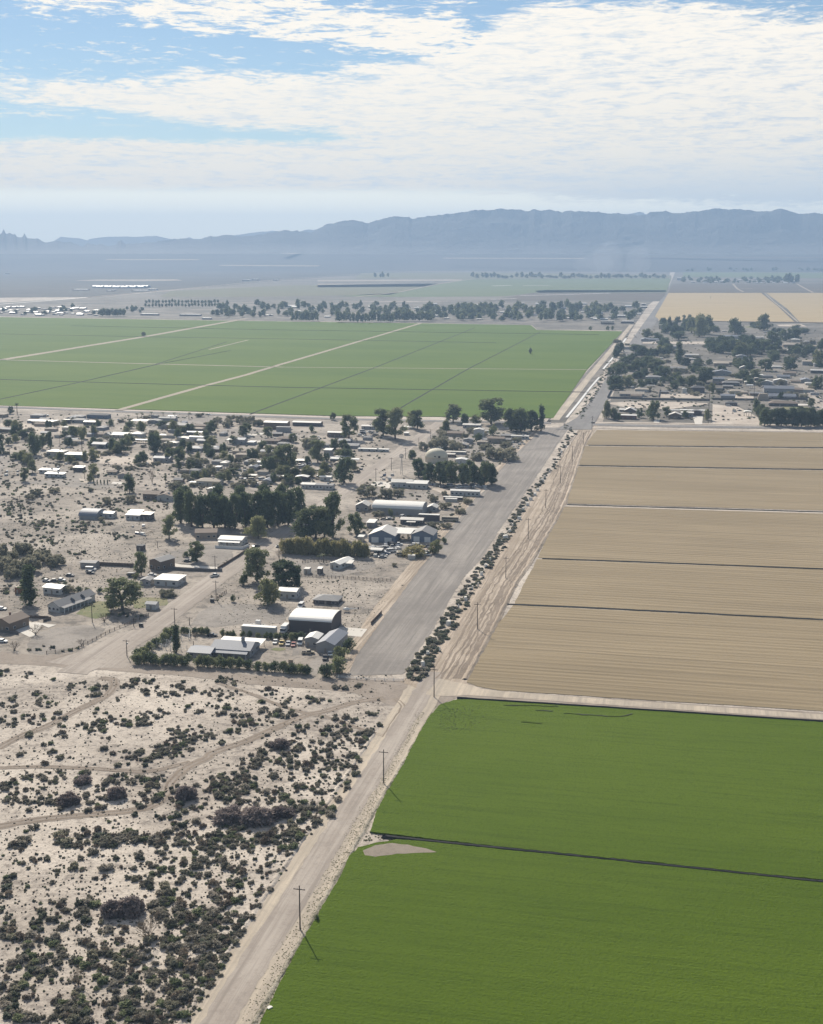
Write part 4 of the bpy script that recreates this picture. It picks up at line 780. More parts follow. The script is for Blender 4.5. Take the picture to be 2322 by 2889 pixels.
# ---------------------------------------------------------------- trees of the two neighbourhoods
T_ = [
 ('gum', 'R5', 650, 545, 275, 250, 'tallest dark tree at the corner beside the dirt street'), ('grove', 'R5', 880, 600, 230, 300, 'broad loose gum tree right of the tallest corner tree'), ('round', 'R5', 735, 735, 215, 260, 'olive round tree in front of the small white shed'),
 ('column', 'R5', 985, 600, 175, 80, 'narrow dark tree at the right end of the corner group'), ('darkround', 'R5', 540, 575, 90, 80, 'low dark tree left of the tallest corner tree'), ('palm', 'R5', 1155, 392, 62, 50, 'left of two small palms by the paddock ring'), ('palm', 'R5', 1190, 396, 78, 60, 'right of two small palms by the paddock ring'),
 ('gum', 'R5', 160, 390, 170, 140, 'lone tree with parked cars in its shade left of the street'), ('round', 'R5', 660, 200, 190, 220, 'pale rounded tree in front of the dark grove at the street'), ('greenbush', 'R5', 455, 715, 60, 50, 'single dark bush beside the street pole'), ('greenbush', 'R5', 70, 350, 50, 60, 'small bush left of the lone tree'),
 ('gum', 'R2', 1270, 1200, 375, 180, 'tallest slender gum tree beside the street, ragged crown'), ('gum', 'R2', 1130, 1205, 260, 220, 'loose gum tree left of the tallest slender gum'), ('gum', 'R2', 1200, 1215, 275, 210, 'loose gum tree in front of the tallest slender gum'), ('grove', 'R2', 1040, 1210, 245, 220, 'gum tree at the left end of the street row'),
 ('darkround', 'R2', 1450, 1165, 165, 160, 'dark tree left of the white shed by the workshops'), ('column', 'R4', 240, 740, 320, 185, 'big dark columnar tree casting a shadow by the grey roofed house'), ('gum', 'R4', 1000, 780, 260, 310, 'broad loose tree over the lawn of the grey roofed house'), ('gum', 'R4', 1150, 500, 195, 115, 'medium tree left of the brown walled house'),
 ('thin', 'R4', 905, 825, 145, 90, 'slender tree on the lawn edge with a thin trunk'), ('thin', 'R4', 1110, 570, 90, 80, 'small dark tree left of the white flat roofed house'), ('greenbush', 'R4', 640, 640, 55, 70, 'bush in the hedge right of the pale shed'), ('greenbush', 'R4', 715, 640, 45, 70, 'bush at the right end of the pale shed hedge'), ('mesquite', 'R4', 560, 640, 70, 130, 'grey bush in the hedge beside the pale shed'), ('greenbush', 'R4', 810, 645, 45, 60, 'brownish bush standing alone on the sand lot'),
 ('mesquite', 'R4', 1370, 670, 60, 170, 'low grey hedge shrub in front of the white flat roofed house'), ('column', 'K', 365, 228, 195, 78, 'narrow columnar tree inside the hedge of the long barn'),
 ('greenbush', 'K', 1415, 395, 95, 125, 'round green bush at the near right corner of the barn yard'), ('greenbush', 'K', 1485, 362, 125, 160, 'largest round green bush right of the barn yard'), ('greenbush', 'K', 1520, 265, 90, 130, 'round green bush in front of the grey workshop'), ('greenbush', 'K', 1575, 205, 85, 110, 'round green bush at the far right of the barn yard'),
 ('gum', 'R3', 200, 318, 190, 140, 'tree at the far end of the street, leftmost of the field edge group'), ('gum', 'R3', 285, 345, 220, 160, 'tallest tree left of the street by the green field'), ('round', 'R3', 395, 262, 110, 80, 'middle tree left of the street end'), ('gum', 'R3', 440, 275, 140, 100, 'tree nearest the street end at the green field'),
 ('gum', 'R3', 690, 228, 128, 125, 'round crowned tree right of the street end'), ('darkround', 'R3', 765, 245, 80, 80, 'low dark tree between the two tall field edge trees'), ('gum', 'R3', 955, 238, 185, 195, 'tallest broad tree standing against the green field'), ('grove', 'R3', 1095, 285, 155, 130, 'gum tree right of the tallest field edge tree'), ('grove', 'R3', 1160, 295, 165, 140, 'gum tree in the middle of the right field edge row'),
 ('grove', 'R3', 1235, 285, 145, 130, 'rounded gum tree in the right field edge row'), ('column', 'R3', 1305, 290, 178, 62, 'slim tall tree at the right end of the field edge row'), ('round', 'R3', 640, 300, 90, 90, 'pale bushy tree at the street corner by the field'), ('round', 'R3', 850, 240, 65, 110, 'low tree below the tallest field edge tree'), ('greenbush', 'R3', 965, 315, 75, 70, 'dark bush right of the pale two storey house'), ('greenbush', 'R3', 865, 360, 60, 80, 'bush in front of the pale two storey house'),
 ('column', 'R2', 850, 720, 25, 18, 'tiny dark cypress by the hut'), ('gum', 'R2', 885, 655, 215, 190, 'big dark tree in the middle of the neighbourhood'), ('darkround', 'R2', 755, 660, 125, 160, 'dark broad tree left of the big dark tree'), ('round', 'R2', 875, 700, 90, 170, 'rounded olive tree in front of the big dark tree'), ('round', 'R2', 640, 570, 85, 100, 'loose tree behind the scrap yard'), ('mesquite', 'R2', 1090, 475, 95, 180, 'wide grey thicket behind the white roofed cabin'),
 ('gum', 'R2', 1145, 590, 190, 140, 'tall loose tree right of the white roofed cabin'), ('darkround', 'R2', 1360, 760, 215, 185, 'large dark tree shading the street, right of the cabins'), ('round', 'R2', 1195, 695, 110, 140, 'rounded tree behind the dark gabled cabin'), ('round', 'R2', 1085, 710, 75, 110, 'low rounded tree behind the pair of dark cabins'), ('gum', 'R2', 1270, 245, 60, 60, 'small tree at the far paved road'), ('greenbush', 'R2', 1095, 345, 60, 50, 'bush beside the long dark shed'), ('darkround', 'R2', 1390, 560, 80, 170, 'dark hedge tree by the curved white roof'), ('gum', 'R2', 1400, 400, 200, 160, 'tall tree left of the scrap lot near the field'),
 ('darkround', 'R1', 280, 530, 175, 140, 'dark tree left of the green walled shed'), ('column', 'R1', 410, 478, 135, 55, 'narrow tree right of the dark tree by the green shed'), ('gum', 'R1', 345, 480, 110, 60, 'middle tree of the three left of the green shed'), ('darkround', 'R1', 530, 395, 65, 70, 'small tree at the bend behind the green shed'), ('darkround', 'R1', 562, 460, 75, 80, 'round dark tree behind the green walled shed'), ('round', 'R1', 675, 395, 100, 90, 'loose grey tree left of the triple gabled house'), ('palm', 'R1', 668, 492, 120, 50, 'lone tall palm in front of the small grey cabin'),
 ('darkround', 'R1', 90, 195, 62, 50, 'small round tree at the far left by the paved road'), ('palm', 'R1', 140, 192, 92, 45, 'tall palm at the far left by the paved road'), ('gum', 'R1', 265, 675, 105, 75, 'tree behind the white mobile homes'), ('gum', 'R1', 205, 745, 115, 75, 'ragged tree left of the white mobile homes'), ('round', 'R1', 760, 695, 95, 100, 'olive tree right of the dark hut'), ('round', 'R1', 735, 748, 70, 75, 'pale tree at the lot entrance'), ('darkround', 'R1', 1055, 838, 160, 120, 'dark tree at the end of the gravel lane'), ('palm', 'R1', 690, 725, 75, 35, 'small palm at the lot entrance'),
 ('thin', 'R1', 1350, 770, 80, 40, 'thin small tree on the sand lot'), ('darkround', 'R1', 1262, 508, 160, 145, 'large dark tree right of the triple gabled house'), ('darkround', 'R1', 990, 512, 115, 140, 'dark tree in front of the triple gabled house'), ('darkround', 'R1', 915, 495, 105, 100, 'dark tree in front of the left gable'), ('gum', 'R1', 1460, 590, 130, 100, 'tree right of the low grey house'), ('mesquite', 'R1', 1375, 505, 90, 130, 'grey thicket behind the low grey house'), ('mesquite', 'R1', 1590, 630, 95, 170, 'wide grey thicket on the sand lot'), ('mesquite', 'R1', 1700, 710, 85, 140, 'grey brown thicket at the scrap lot'), ('mesquite', 'R1', 1440, 810, 70, 150, 'grey thicket behind the brown roofed houses'),
 ('mesquite', 'R1', 740, 828, 35, 55, 'single round bush on the pale sand lot'), ('mesquite', 'R1', 830, 1075, 45, 65, 'round bush in front of the white roofed cabin'), ('mesquite', 'R1', 300, 865, 60, 130, 'grey thicket left of the pale sand lot'), ('mesquite', 'R1', 440, 835, 40, 110, 'low thicket at the gravel lane'), ('mesquite', 'R1', 245, 890, 45, 90, 'small thicket in front of the grey thicket'), ('greenbush', 'R1', 1150, 320, 62, 95, 'dark tree in front of the pale carport roof'), ('greenbush', 'R1', 1060, 312, 62, 95, 'dark tree left of the pale carport roof'), ('greenbush', 'R1', 900, 288, 55, 70, 'dark bush behind the triple gabled house'), ('mesquite', 'R1', 455, 300, 45, 60, 'bare bush beside the flat pale roof'),
 ('mesquite', 'R1', 1070, 920, 70, 120, 'grey thicket left of the brown roofed houses'), ('mesquite', 'R1', 870, 930, 60, 100, 'brown thicket above the grey vaulted barn'), ('gum', 'R4', 1380, 200, 190, 130, 'dark tree at the left end of the grove'),
 ('mesquite', 'R3', 90, 748, 85, 150, 'grey thicket beside the street, left of the pair'), ('mesquite', 'R3', 215, 755, 75, 120, 'grey thicket beside the street, right of the pair'), ('mesquite', 'R3', 600, 410, 85, 200, 'wide grey thicket behind the dome'), ('mesquite', 'R3', 700, 420, 70, 160, 'grey thicket right of the dome'), ('mesquite', 'R3', 500, 420, 60, 120, 'low thicket by the street left of the dome'), ('mesquite', 'R3', 1070, 490, 95, 190, 'grey brown thicket at the airstrip edge'), ('mesquite', 'R3', 960, 480, 80, 150, 'grey thicket left of the airstrip edge'), ('mesquite', 'R3', 860, 490, 60, 130, 'grey thicket behind the dome grove'), ('darkround', 'R3', 400, 480, 60, 80, 'dark bush left of the dome'),
 ('mesquite', 'R3', 300, 740, 55, 100, 'low grey thicket near the white house'), ('mesquite', 'R3', 630, 735, 30, 60, 'small green bush at the mobile home corner'), ('mesquite', 'R6', 640, 330, 60, 110, 'thicket in front of the white mobile home'), ('mesquite', 'R6', 740, 390, 55, 120, 'thicket right of the vaulted barn'), ('mesquite', 'R6', 870, 430, 45, 110, 'thicket left of the airstrip by the buses'), ('mesquite', 'R6', 920, 350, 50, 110, 'thicket at the airstrip below the mobile home'), ('mesquite', 'R6', 640, 545, 50, 130, 'dark thicket in front of the old bus'), ('mesquite', 'R6', 750, 550, 45, 110, 'dark thicket right of the old bus'), ('greenbush', 'R6', 300, 450, 65, 50, 'dark cypress like bush in front of the vaulted barn'), ('mesquite', 'R6', 200, 450, 45, 120, 'thicket at the foot of the vaulted barn'),
 ('round', 'R6', 655, 755, 115, 130, 'olive round tree between the workshops and the airstrip'), ('greenbush', 'R6', 733, 670, 55, 55, 'dark bush at the airstrip corner by the workshops'), ('cane', 'R6', 480, 775, 80, 210, 'tan green cane clump in front of the workshops'), ('cane', 'R6', 60, 760, 85, 120, 'tan cane clump left of the scrap yard'), ('mesquite', 'R6', 327, 862, 32, 58, 'single dark bush on the pale lot by the airstrip'),
 ('fartree', 'D', 303, 709, 11, 12, 'lone small tree beside the track in the far green field'), ('fartree', 'D', 1117, 746, 14, 9, 'lone dark tree in the right part of the far green field'), ('palm', 'S', 2005, 843, 7, 6, 'tiny lone palm in the far stubble field'),
 ('greenbush', 'BD', 975, 740, 50, 40, 'lone green bush at the edge of the near alfalfa'),
]
for q in T_: tree(*q)
# dark grove beside the street
rs = random.Random(8)
for i, (x, y, h) in enumerate([(30, 1085, 290), (120, 1115, 300), (205, 1120, 270), (300, 1125, 300), (390, 1120, 270), (470, 1130, 290), (560, 1120, 300), (650, 1110, 290), (735, 1120, 310), (820, 1110, 300), (905, 1100, 290), (985, 1060, 270), (60, 1000, 230), (330, 1020, 250), (520, 1030, 250), (700, 1030, 270), (860, 1020, 260)]):
    tree('grove', 'R2', x, y, h, 175, 'dense dark windbreak tree in the big grove beside the dirt street', 'trees of the dark grove')
for i, (x, y, h) in enumerate([(450, 612, 135), (520, 645, 140), (600, 660, 160), (680, 665, 165), (760, 668, 160), (840, 660, 145), (905, 668, 165), (955, 660, 150), (640, 620, 130), (800, 620, 130)]):
    tree('grove', 'R3', x, y, h, 115, 'dark dense tree in the row below the cream dome', 'trees of the row below the dome')
for x, y, h in [(1120, 238, 52), (1155, 232, 55), (1235, 227, 55), (1330, 212, 35), (1540, 237, 58), (1050, 250, 50), (1020, 270, 50), (1420, 225, 45)]:
    tree('palm', 'R1', x, y, h, 38, 'small palm in the row along the paved road by the green field', 'palms along the paved road')
for k in range(5): tree('column', 'R1', 765 + 28 * k, 768, 36, 16, 'tiny dark cypress in the row of five by the gravel lane', 'row of five cypresses')
# clipped hedge round the long barn
def hedge(r, pts, n, h, w, label, group, kind='greenbush', jit=4):
    rs = random.Random(n)
    for i in range(n):
        t = i / (n - 1) * (len(pts) - 1); j = min(int(t), len(pts) - 2); f = t - j
        x = pts[j][0] + (pts[j + 1][0] - pts[j][0]) * f + rs.uniform(-jit, jit); y = pts[j][1] + (pts[j + 1][1] - pts[j][1]) * f + rs.uniform(-jit, jit) * 0.6
        tree(kind, r, x, y, h * rs.uniform(0.85, 1.15), w * rs.uniform(0.9, 1.15), label, group)
hedge('K', [(515, 322), (760, 335), (1100, 362), (1280, 378)], 17, 82, 80, 'dark hedge bush in the front row before the long barn', 'front hedge of the long barn')
hedge('K', [(95, 300), (250, 312), (430, 318)], 8, 92, 95, 'dark hedge bush in the left front block by the street corner', 'left front hedge of the long barn')
hedge('K', [(90, 270), (180, 215), (270, 150), (345, 110)], 7, 75, 95, 'dark hedge bush along the street side of the barn yard', 'street side hedge of the long barn')
hedge('K', [(410, 92), (520, 98), (580, 102)], 6, 55, 55, 'dark bush in the left part of the back hedge', 'left back hedge of the barn yard')
hedge('K', [(690, 112), (780, 115), (980, 126), (1090, 132)], 11, 48, 46, 'small round bush in the row in front of the pale trailer', 'row of round bushes before the trailer')
hedge('K', [(1130, 138), (1190, 138), (1240, 128)], 4, 52, 65, 'dark bush in the row right of the parked cars', 'bushes by the dark hangar')
hedge('R5', [(880, 320), (1100, 330), (1300, 340), (1520, 345)], 18, 120, 95, 'tan green cane clump in the long row in front of the workshops', 'long row of cane', 'cane', 8)
hedge('R7', [(1275, 1172), (1450, 1176), (1600, 1178), (1735, 1175)], 13, 135, 85, 'dark dense tree in the great hedge beside the paved road', 'great dark hedge at the right edge', 'grove', 6)
hedge('R7', [(1210, 1070), (1250, 1110), (1300, 1150)], 5, 100, 80, 'dark tree on the sloping left side of the great hedge', 'left side of the great dark hedge', 'grove', 8)
hedge('R7', [(1300, 1090), (1450, 1095), (1600, 1090)], 7, 60, 80, 'dark tree in the second row of the great hedge', 'second row of the great dark hedge', 'grove', 8)
for k in range(26):
    x, y = rs.uniform(-20, 500), rs.uniform(290, 535)
    if x < 330 or y > 350: tree('mesquite', 'R4', x, y, rs.uniform(75, 120), rs.uniform(110, 170), 'grey brown mesquite in the dense thicket at the left edge', 'mesquite thicket at the left edge')
for k in range(16): tree('mesquite', 'R2', rs.uniform(230, 690), rs.uniform(245, 310), rs.uniform(35, 55), rs.uniform(60, 100), 'grey green thicket on the lot below the paved road', 'thickets below the paved road')
for k in range(70): tree('mesquite', 'R2', rs.uniform(0, 1000), rs.uniform(480, 800), rs.uniform(25, 55), rs.uniform(50, 110), 'grey thicket in the yards of the left neighbourhood', 'thickets in the yards')
for k in range(70): tree('mesquite', 'R1', rs.uniform(0, 1700), rs.uniform(220, 660), rs.uniform(18, 34), rs.uniform(40, 90), 'low grey thicket in the far yards of the left neighbourhood', 'thickets in the far yards')
for k in range(18): tree('mesquite', 'R3', rs.uniform(580, 1150), rs.uniform(240, 440), rs.uniform(25, 45), rs.uniform(60, 110), 'low grey thicket in the yards near the airstrip end', 'thickets near the airstrip end')
for k in range(100):
    r_, x, y = (('R1', rs.uniform(0, 1700), rs.uniform(300, 620)) if k < 50 else ('R2', rs.uniform(0, 1500), rs.uniform(330, 780))); tree(rs.choice(('darkround', 'round', 'gum')), r_, x, y, rs.uniform(55, 100), rs.uniform(60, 110), 'yard tree among the houses of the left neighbourhood', 'yard trees of the left neighbourhood')
# low scrub on the left sand lots: one mass (nobody could count it)
it = []
for x, y, rx, ry, n in ((150, 1000, 180, 60, 40), (350, 1100, 120, 30, 30), (900, 960, 160, 40, 26), (120, 350, 120, 25, 24), (130, 930, 150, 30, 30), (700, 1090, 200, 40, 26), (1000, 900, 120, 25, 16), (1100, 620, 200, 40, 34), (1010, 650, 120, 20, 16), (600, 560, 300, 30, 30), (60, 770, 80, 40, 14), (1500, 700, 180, 50, 26), (1250, 900, 60, 30, 8)):
    for k in range(n): it.append((g('R1', x + rs.gauss(0, 0.5) * rx, y + rs.gauss(0, 0.5) * ry), rs.uniform(0.5, 1.9)))
for x, y, rx, ry, n in ((300, 60, 300, 40, 40), (600, 130, 300, 40, 46), (950, 180, 120, 30, 26), (200, 170, 200, 40, 30), (400, 230, 140, 40, 34), (650, 330, 120, 30, 20), (50, 620, 60, 40, 16), (250, 300, 240, 60, 40), (470, 560, 120, 30, 20), (400, 1100, 250, 25, 16), (1000, 830, 120, 25, 14)):
    for k in range(n): it.append((g('R4', x + rs.gauss(0, 0.5) * rx, y + rs.gauss(0, 0.5) * ry), rs.uniform(0.4, 1.6)))
for x, y, rx, ry, n in ((1300, 560, 400, 40, 24), (1400, 660, 300, 60, 30), (400, 400, 60, 30, 8), (330, 690, 80, 40, 14), (620, 700, 200, 30, 10)):
    for k in range(n): it.append((g('R5', x + rs.gauss(0, 0.5) * rx, y + rs.gauss(0, 0.5) * ry), rs.uniform(0.25, 0.7)))
for k in range(380): it.append((g('R6', rs.uniform(0, 980), rs.uniform(140, 640)), rs.uniform(0.4, 1.5)))
for k in range(700): it.append((g('R2', rs.uniform(0, 1700), rs.uniform(330, 800)), rs.uniform(0.5, 1.7)))
for k in range(340): it.append((g('R3', rs.uniform(560, 1250), rs.uniform(290, 520)), rs.uniform(0.5, 1.7)))
for k in range(1500): it.append((g('R1', rs.uniform(0, 1700), rs.uniform(200, 1000)), rs.uniform(0.25, 1.5)))
for k in range(2200): it.append((g('R4', rs.uniform(-50, 1500), rs.uniform(0, 780)), rs.uniform(0.12, 0.5)))
for k in range(1300): it.append((g('R5', rs.uniform(350, 1700), rs.uniform(350, 960)), rs.uniform(0.12, 0.4)))
mass('yard_scrub', it, [SHP[0], SHP[5], SHP[2], SHP[3]])
CROPW = shrub_proto(90, 'mid', 90); WEED = shrub_proto(91, 'cane', 90)
# weeds along the verge of the alfalfa
it = []
for k in range(3200):
    t = rs.random() ** 0.8; sy = 2889 - t * 880; sx = 716 + t * 477 + rs.triangular(-52, 16, 8) * (1.1 - t * 0.6)
    it.append((G(sx, sy), rs.uniform(0.08, 0.3)))
for k in range(60): it.append((g('B', rs.uniform(1000, 1300), 1255 + rs.uniform(-25, 40)), rs.uniform(0.15, 0.5)))
mass('verge_weeds', it, [CROPW, WEED, CROPW])
it = []
for k in range(300): it.append((g('E', 60 + abs(rs.gauss(0, 1)) * 110, 530 + rs.uniform(0, 110), 0.5), rs.uniform(0.12, 0.34)))
mass('rough_crop_corner', it, [CROPW])
# right neighbourhood
R7T = [(130, 785, 110, 140), (60, 780, 70, 70), (400, 1125, 150, 130), (30, 1115, 140, 95), (90, 1130, 100, 60), (120, 1135, 60, 50), (570, 415, 60, 60), (525, 425, 110, 60), (590, 372, 58, 48), (640, 375, 74, 30), (680, 365, 66, 48), (760, 475, 175, 180), (805, 455, 155, 130), (700, 445, 125, 110), (1040, 455, 125, 150), (1270, 425, 130, 160), (1440, 505, 95, 110), (1520, 505, 95, 100), (950, 605, 105, 140), (1080, 625, 115, 160), (1180, 605, 115, 140), (1270, 595, 105, 130), (870, 595, 85, 120), (1060, 712, 65, 90), (1140, 712, 85, 110), (1280, 742, 95, 120), (1480, 735, 95, 120), (1680, 705, 130, 90), (1690, 880, 100, 100), (800, 835, 120, 160), (610, 855, 75, 110), (700, 862, 85, 130), (1110, 815, 80, 110), (1200, 805, 80, 100), (840, 695, 45, 65), (860, 915, 80, 70), (1400, 965, 55, 55), (1640, 1025, 70, 65), (100, 870, 90, 130), (200, 868, 95, 120), (300, 880, 75, 75), (260, 600, 65, 110), (190, 700, 75, 120), (270, 730, 85, 100), (350, 710, 85, 130), (420, 750, 105, 150), (480, 800, 95, 120), (350, 480, 70, 120), (430, 500, 60, 100), (600, 500, 70, 130), (520, 600, 70, 90), (450, 620, 80, 120), (1380, 585, 80, 90), (1340, 640, 60, 110), (1580, 640, 50, 60), (820, 1130, 90, 60), (650, 1110, 55, 60), (500, 1100, 80, 70), (290, 1110, 70, 60)]
for i, (x, y, h, w) in enumerate(R7T):
    tree(('darkround', 'gum', 'darkround', 'round')[i % 4], 'R7', x, y, h, w, ('dark rounded' if i % 4 in (0, 2) else 'loose crowned' if i % 4 == 1 else 'olive rounded') + ' tree among the houses ' + ('beside the canal road' if x < 330 else 'left of the white roofed school' if y < 500 and x < 860 else 'behind the school' if y < 520 else 'below the school' if y < 740 else 'along the paved road' if y > 1000 else 'in the middle of the right neighbourhood'), 'trees of the right neighbourhood')
rs = random.Random(17)
for x0, x1, y0, y1, n, h, w, where in ((90, 520, 540, 800, 26, 75, 105, 'beside the canal road'), (840, 1340, 520, 640, 20, 95, 130, 'below the school'), (430, 860, 380, 500, 12, 90, 110, 'left of the white roofed school'), (540, 1340, 680, 860, 20, 60, 95, 'in the middle of the right neighbourhood'), (1340, 1733, 560, 760, 14, 75, 100, 'at the right edge above the grey roofs'), (60, 600, 830, 900, 10, 60, 90, 'behind the long tan roofed house'), (850, 1733, 395, 470, 12, 45, 110, 'behind the school')):
    for k in range(n): tree('darkround' if k % 3 else 'grove', 'R7', rs.uniform(x0, x1), rs.uniform(y0, y1), h * rs.uniform(.65, 1.1), w * rs.uniform(.7, 1.1), 'dark bushy tree in the thick greenery ' + where, 'greenery ' + where)
tree('column', 'R7', 600, 688, 170, 85, 'tall dark columnar tree rising above the right neighbourhood')
tree('mesquite', 'R7', 60, 860, 80, 80, 'grey thicket on the canal bank left of the right neighbourhood')
for k in range(70): tree('mesquite', 'R7', rs.uniform(100, 1700), rs.uniform(520, 960), rs.uniform(22, 48), rs.uniform(45, 100), 'grey green shrub in the gardens of the right neighbourhood', 'shrubs in the gardens of the right neighbourhood')
it = []
for k in range(160):
    t = rs.random(); it.append((g('Q', 60 + t * 640 + rs.uniform(60, 190), 1380 - 1080 * t + rs.uniform(-20, 20)), rs.uniform(0.6, 2.2)))
for k in range(900): it.append((g('R7', rs.uniform(120, 1730), rs.uniform(420, 1130)), rs.uniform(0.8, 2.4)))
mass('garden_scrub', it, [SHP[0], SHP[5], SHP[2]])
# far towns and far tree lines: every tree its own object
FAR = []
def far(*a): FAR.append(a)
for x0, x1, yb, h, n in ((630, 815, 216, 84, 7), (980, 1145, 222, 88, 6), (1150, 1410, 223, 82, 9)):
    for k in range(n): far('T2', x0 + (x1 - x0) * k / (n - 1), yb + rs.uniform(-2, 1), h * rs.uniform(0.85, 1.1), 52, 'dark tree in the solid windbreak blocks along the far field edge', 'far windbreak blocks')
for k in range(7): far('T1', 795 + 30 * k, 176, 64 * rs.uniform(0.85, 1.1), 50, 'dark tree in the long windbreak block at the left far field edge', 'left far windbreak block')
for k in range(46): far('T1', 1150 + (k % 23) * 26 + rs.uniform(-5, 5), 100 - (k // 23) * 28 + rs.uniform(-4, 4), rs.uniform(24, 34), 26, 'small tree in the orchard rows of the far town', 'far orchard rows')
for k in range(24): far('T1', rs.uniform(1000, 1150) if k < 8 else rs.uniform(0, 760), rs.uniform(125, 150) if k < 8 else rs.uniform(110, 165), rs.uniform(24, 42), rs.uniform(30, 44), 'small tree among the pale houses at the left end of the far town', 'trees at the left end of the far town')
for k in range(130): far('T2', rs.uniform(0, 1733), rs.uniform(95, 185), rs.uniform(35, 60), rs.uniform(35, 60), 'tree among the houses in the middle of the far town', 'trees in the middle of the far town')
for k in range(10): far('T2', 1440 + 30 * k, 215, rs.uniform(70, 110), 60, 'tall tree at the field edge right of the windbreak blocks', 'tall trees right of the windbreak blocks')
for k in range(155): far('T3', rs.uniform(0, 1650), rs.uniform(105, 205), rs.uniform(40, 75), rs.uniform(45, 75), 'tree among the white roofs at the right part of the far town', 'trees at the right part of the far town')
for x, y, h in ((1240, 275, 36), (1370, 275, 38), (1408, 273, 36)): far('T3', x, y, h, 28, 'one of three lone trees at the corner of the far green field', 'three lone trees at the far field corner')
for k in range(44): far('M', 640 + k * 24 + rs.uniform(-8, 8), 88 + rs.uniform(-5, 2), rs.uniform(14, 36), rs.uniform(22, 40), 'tiny distant tree in the line beyond the far green field', 'distant tree line')
for k in range(8): far('M', rs.uniform(90, 200), 82, rs.uniform(18, 34), 14, 'tiny thin tree standing out on the far plain at left', 'thin trees on the far plain')
for k in range(80): far('T4', rs.uniform(410, 1500), rs.uniform(160, 200), rs.uniform(22, 46), rs.uniform(26, 50), 'small tree among the distant houses beyond the far stubble field', 'trees of the distant houses')
for k in range(6): far('T4', rs.uniform(1380, 1490), 195, rs.uniform(70, 100), 60, 'taller tree at the right end of the distant houses', 'taller trees of the distant houses')
for k in range(30): far('T4', rs.uniform(420, 1733), rs.uniform(68, 88), rs.uniform(16, 36), rs.uniform(30, 60), 'tiny tree in the farthest row right of the road', 'farthest tree row')
FAR.sort(key=lambda a: -a[3] * a[4] * REG[a[0]][2] ** 2)
for a in FAR[:285]: tree('fartree', *a, parts=False)
def mass_trees(name, items):
    Vs = []; MI = []; pr = PROTO['fartree']['crowns']; data = []
    for me in pr: v = np.empty(len(me.vertices) * 3, np.float32); me.vertices.foreach_get('co', v); data.append(v.reshape(-1, 3))
    for i, a in enumerate(items):
        sx, sy = TS(*a[:3]); k = REG[a[0]][2] * MPP(sx, sy); p = G(sx, sy); v = data[i % len(data)]; Vs.append(v * np.array([a[4] * k / 9, a[4] * k / 9, a[3] * k * 1.04 / 10]) + np.array(p)); MI.append(np.full(len(v) // 4, i % len(data)))
    V = np.concatenate(Vs); me = np_mesh(name, V, np.arange(len(V)).reshape(-1, 4))
    for m_ in pr: me.materials.append(m_.materials[0])
    me.polygons.foreach_set('material_index', np.concatenate(MI).astype(np.int32)); me.update(); o = obj(name, me); o['kind'] = 'stuff'
mass_trees('far_woods', FAR[285:])
# ---------------------------------------------------------------- buildings
WALL = {k: plain('wall_' + k, c, 0.85, 0.2, 0.06) for k, c in dict(white=(0.50, 0.49, 0.465), cream=(0.56, 0.50, 0.40), tan=(0.36, 0.30, 0.235), brown=(0.20, 0.155, 0.12), grey=(0.33, 0.32, 0.31), dark=(0.115, 0.10, 0.095), blue=(0.18, 0.21, 0.26), green=(0.22, 0.27, 0.24), brick=(0.20, 0.12, 0.095), pale=(0.47, 0.45, 0.41), rust=(0.24, 0.11, 0.06)).items()}
ROOF = {k: plain('roof_' + k, c, r, 0.3, 0.05, 0.5) for k, c, r in (('white', (0.70, 0.68, 0.635), 0.5), ('pale', (0.60, 0.57, 0.52), 0.55), ('grey', (0.24, 0.235, 0.235), 0.7), ('bluegrey', (0.20, 0.215, 0.25), 0.6), ('brown', (0.22, 0.17, 0.135), 0.8), ('tan', (0.42, 0.36, 0.29), 0.8), ('dark', (0.10, 0.10, 0.105), 0.8))}
GLASS = plain('window_glass', (0.045, 0.05, 0.06), 0.2, 0.5, 0.05); TRIM = plain('trim_white', (0.70, 0.69, 0.66), 0.7, 0.25, 0.04); DOORM = plain('door_paint', (0.30, 0.26, 0.22), 0.7, 0.2, 0.05); STEEL = plain('steel', (0.30, 0.30, 0.30), 0.5, 0.4, 0.05)
WOOD = plain('weathered_wood', (0.15, 0.115, 0.09), 0.9, 0.1, 0.1); BLOCK = plain('block_wall', (0.15, 0.14, 0.135), 0.9, 0.1, 0.08)
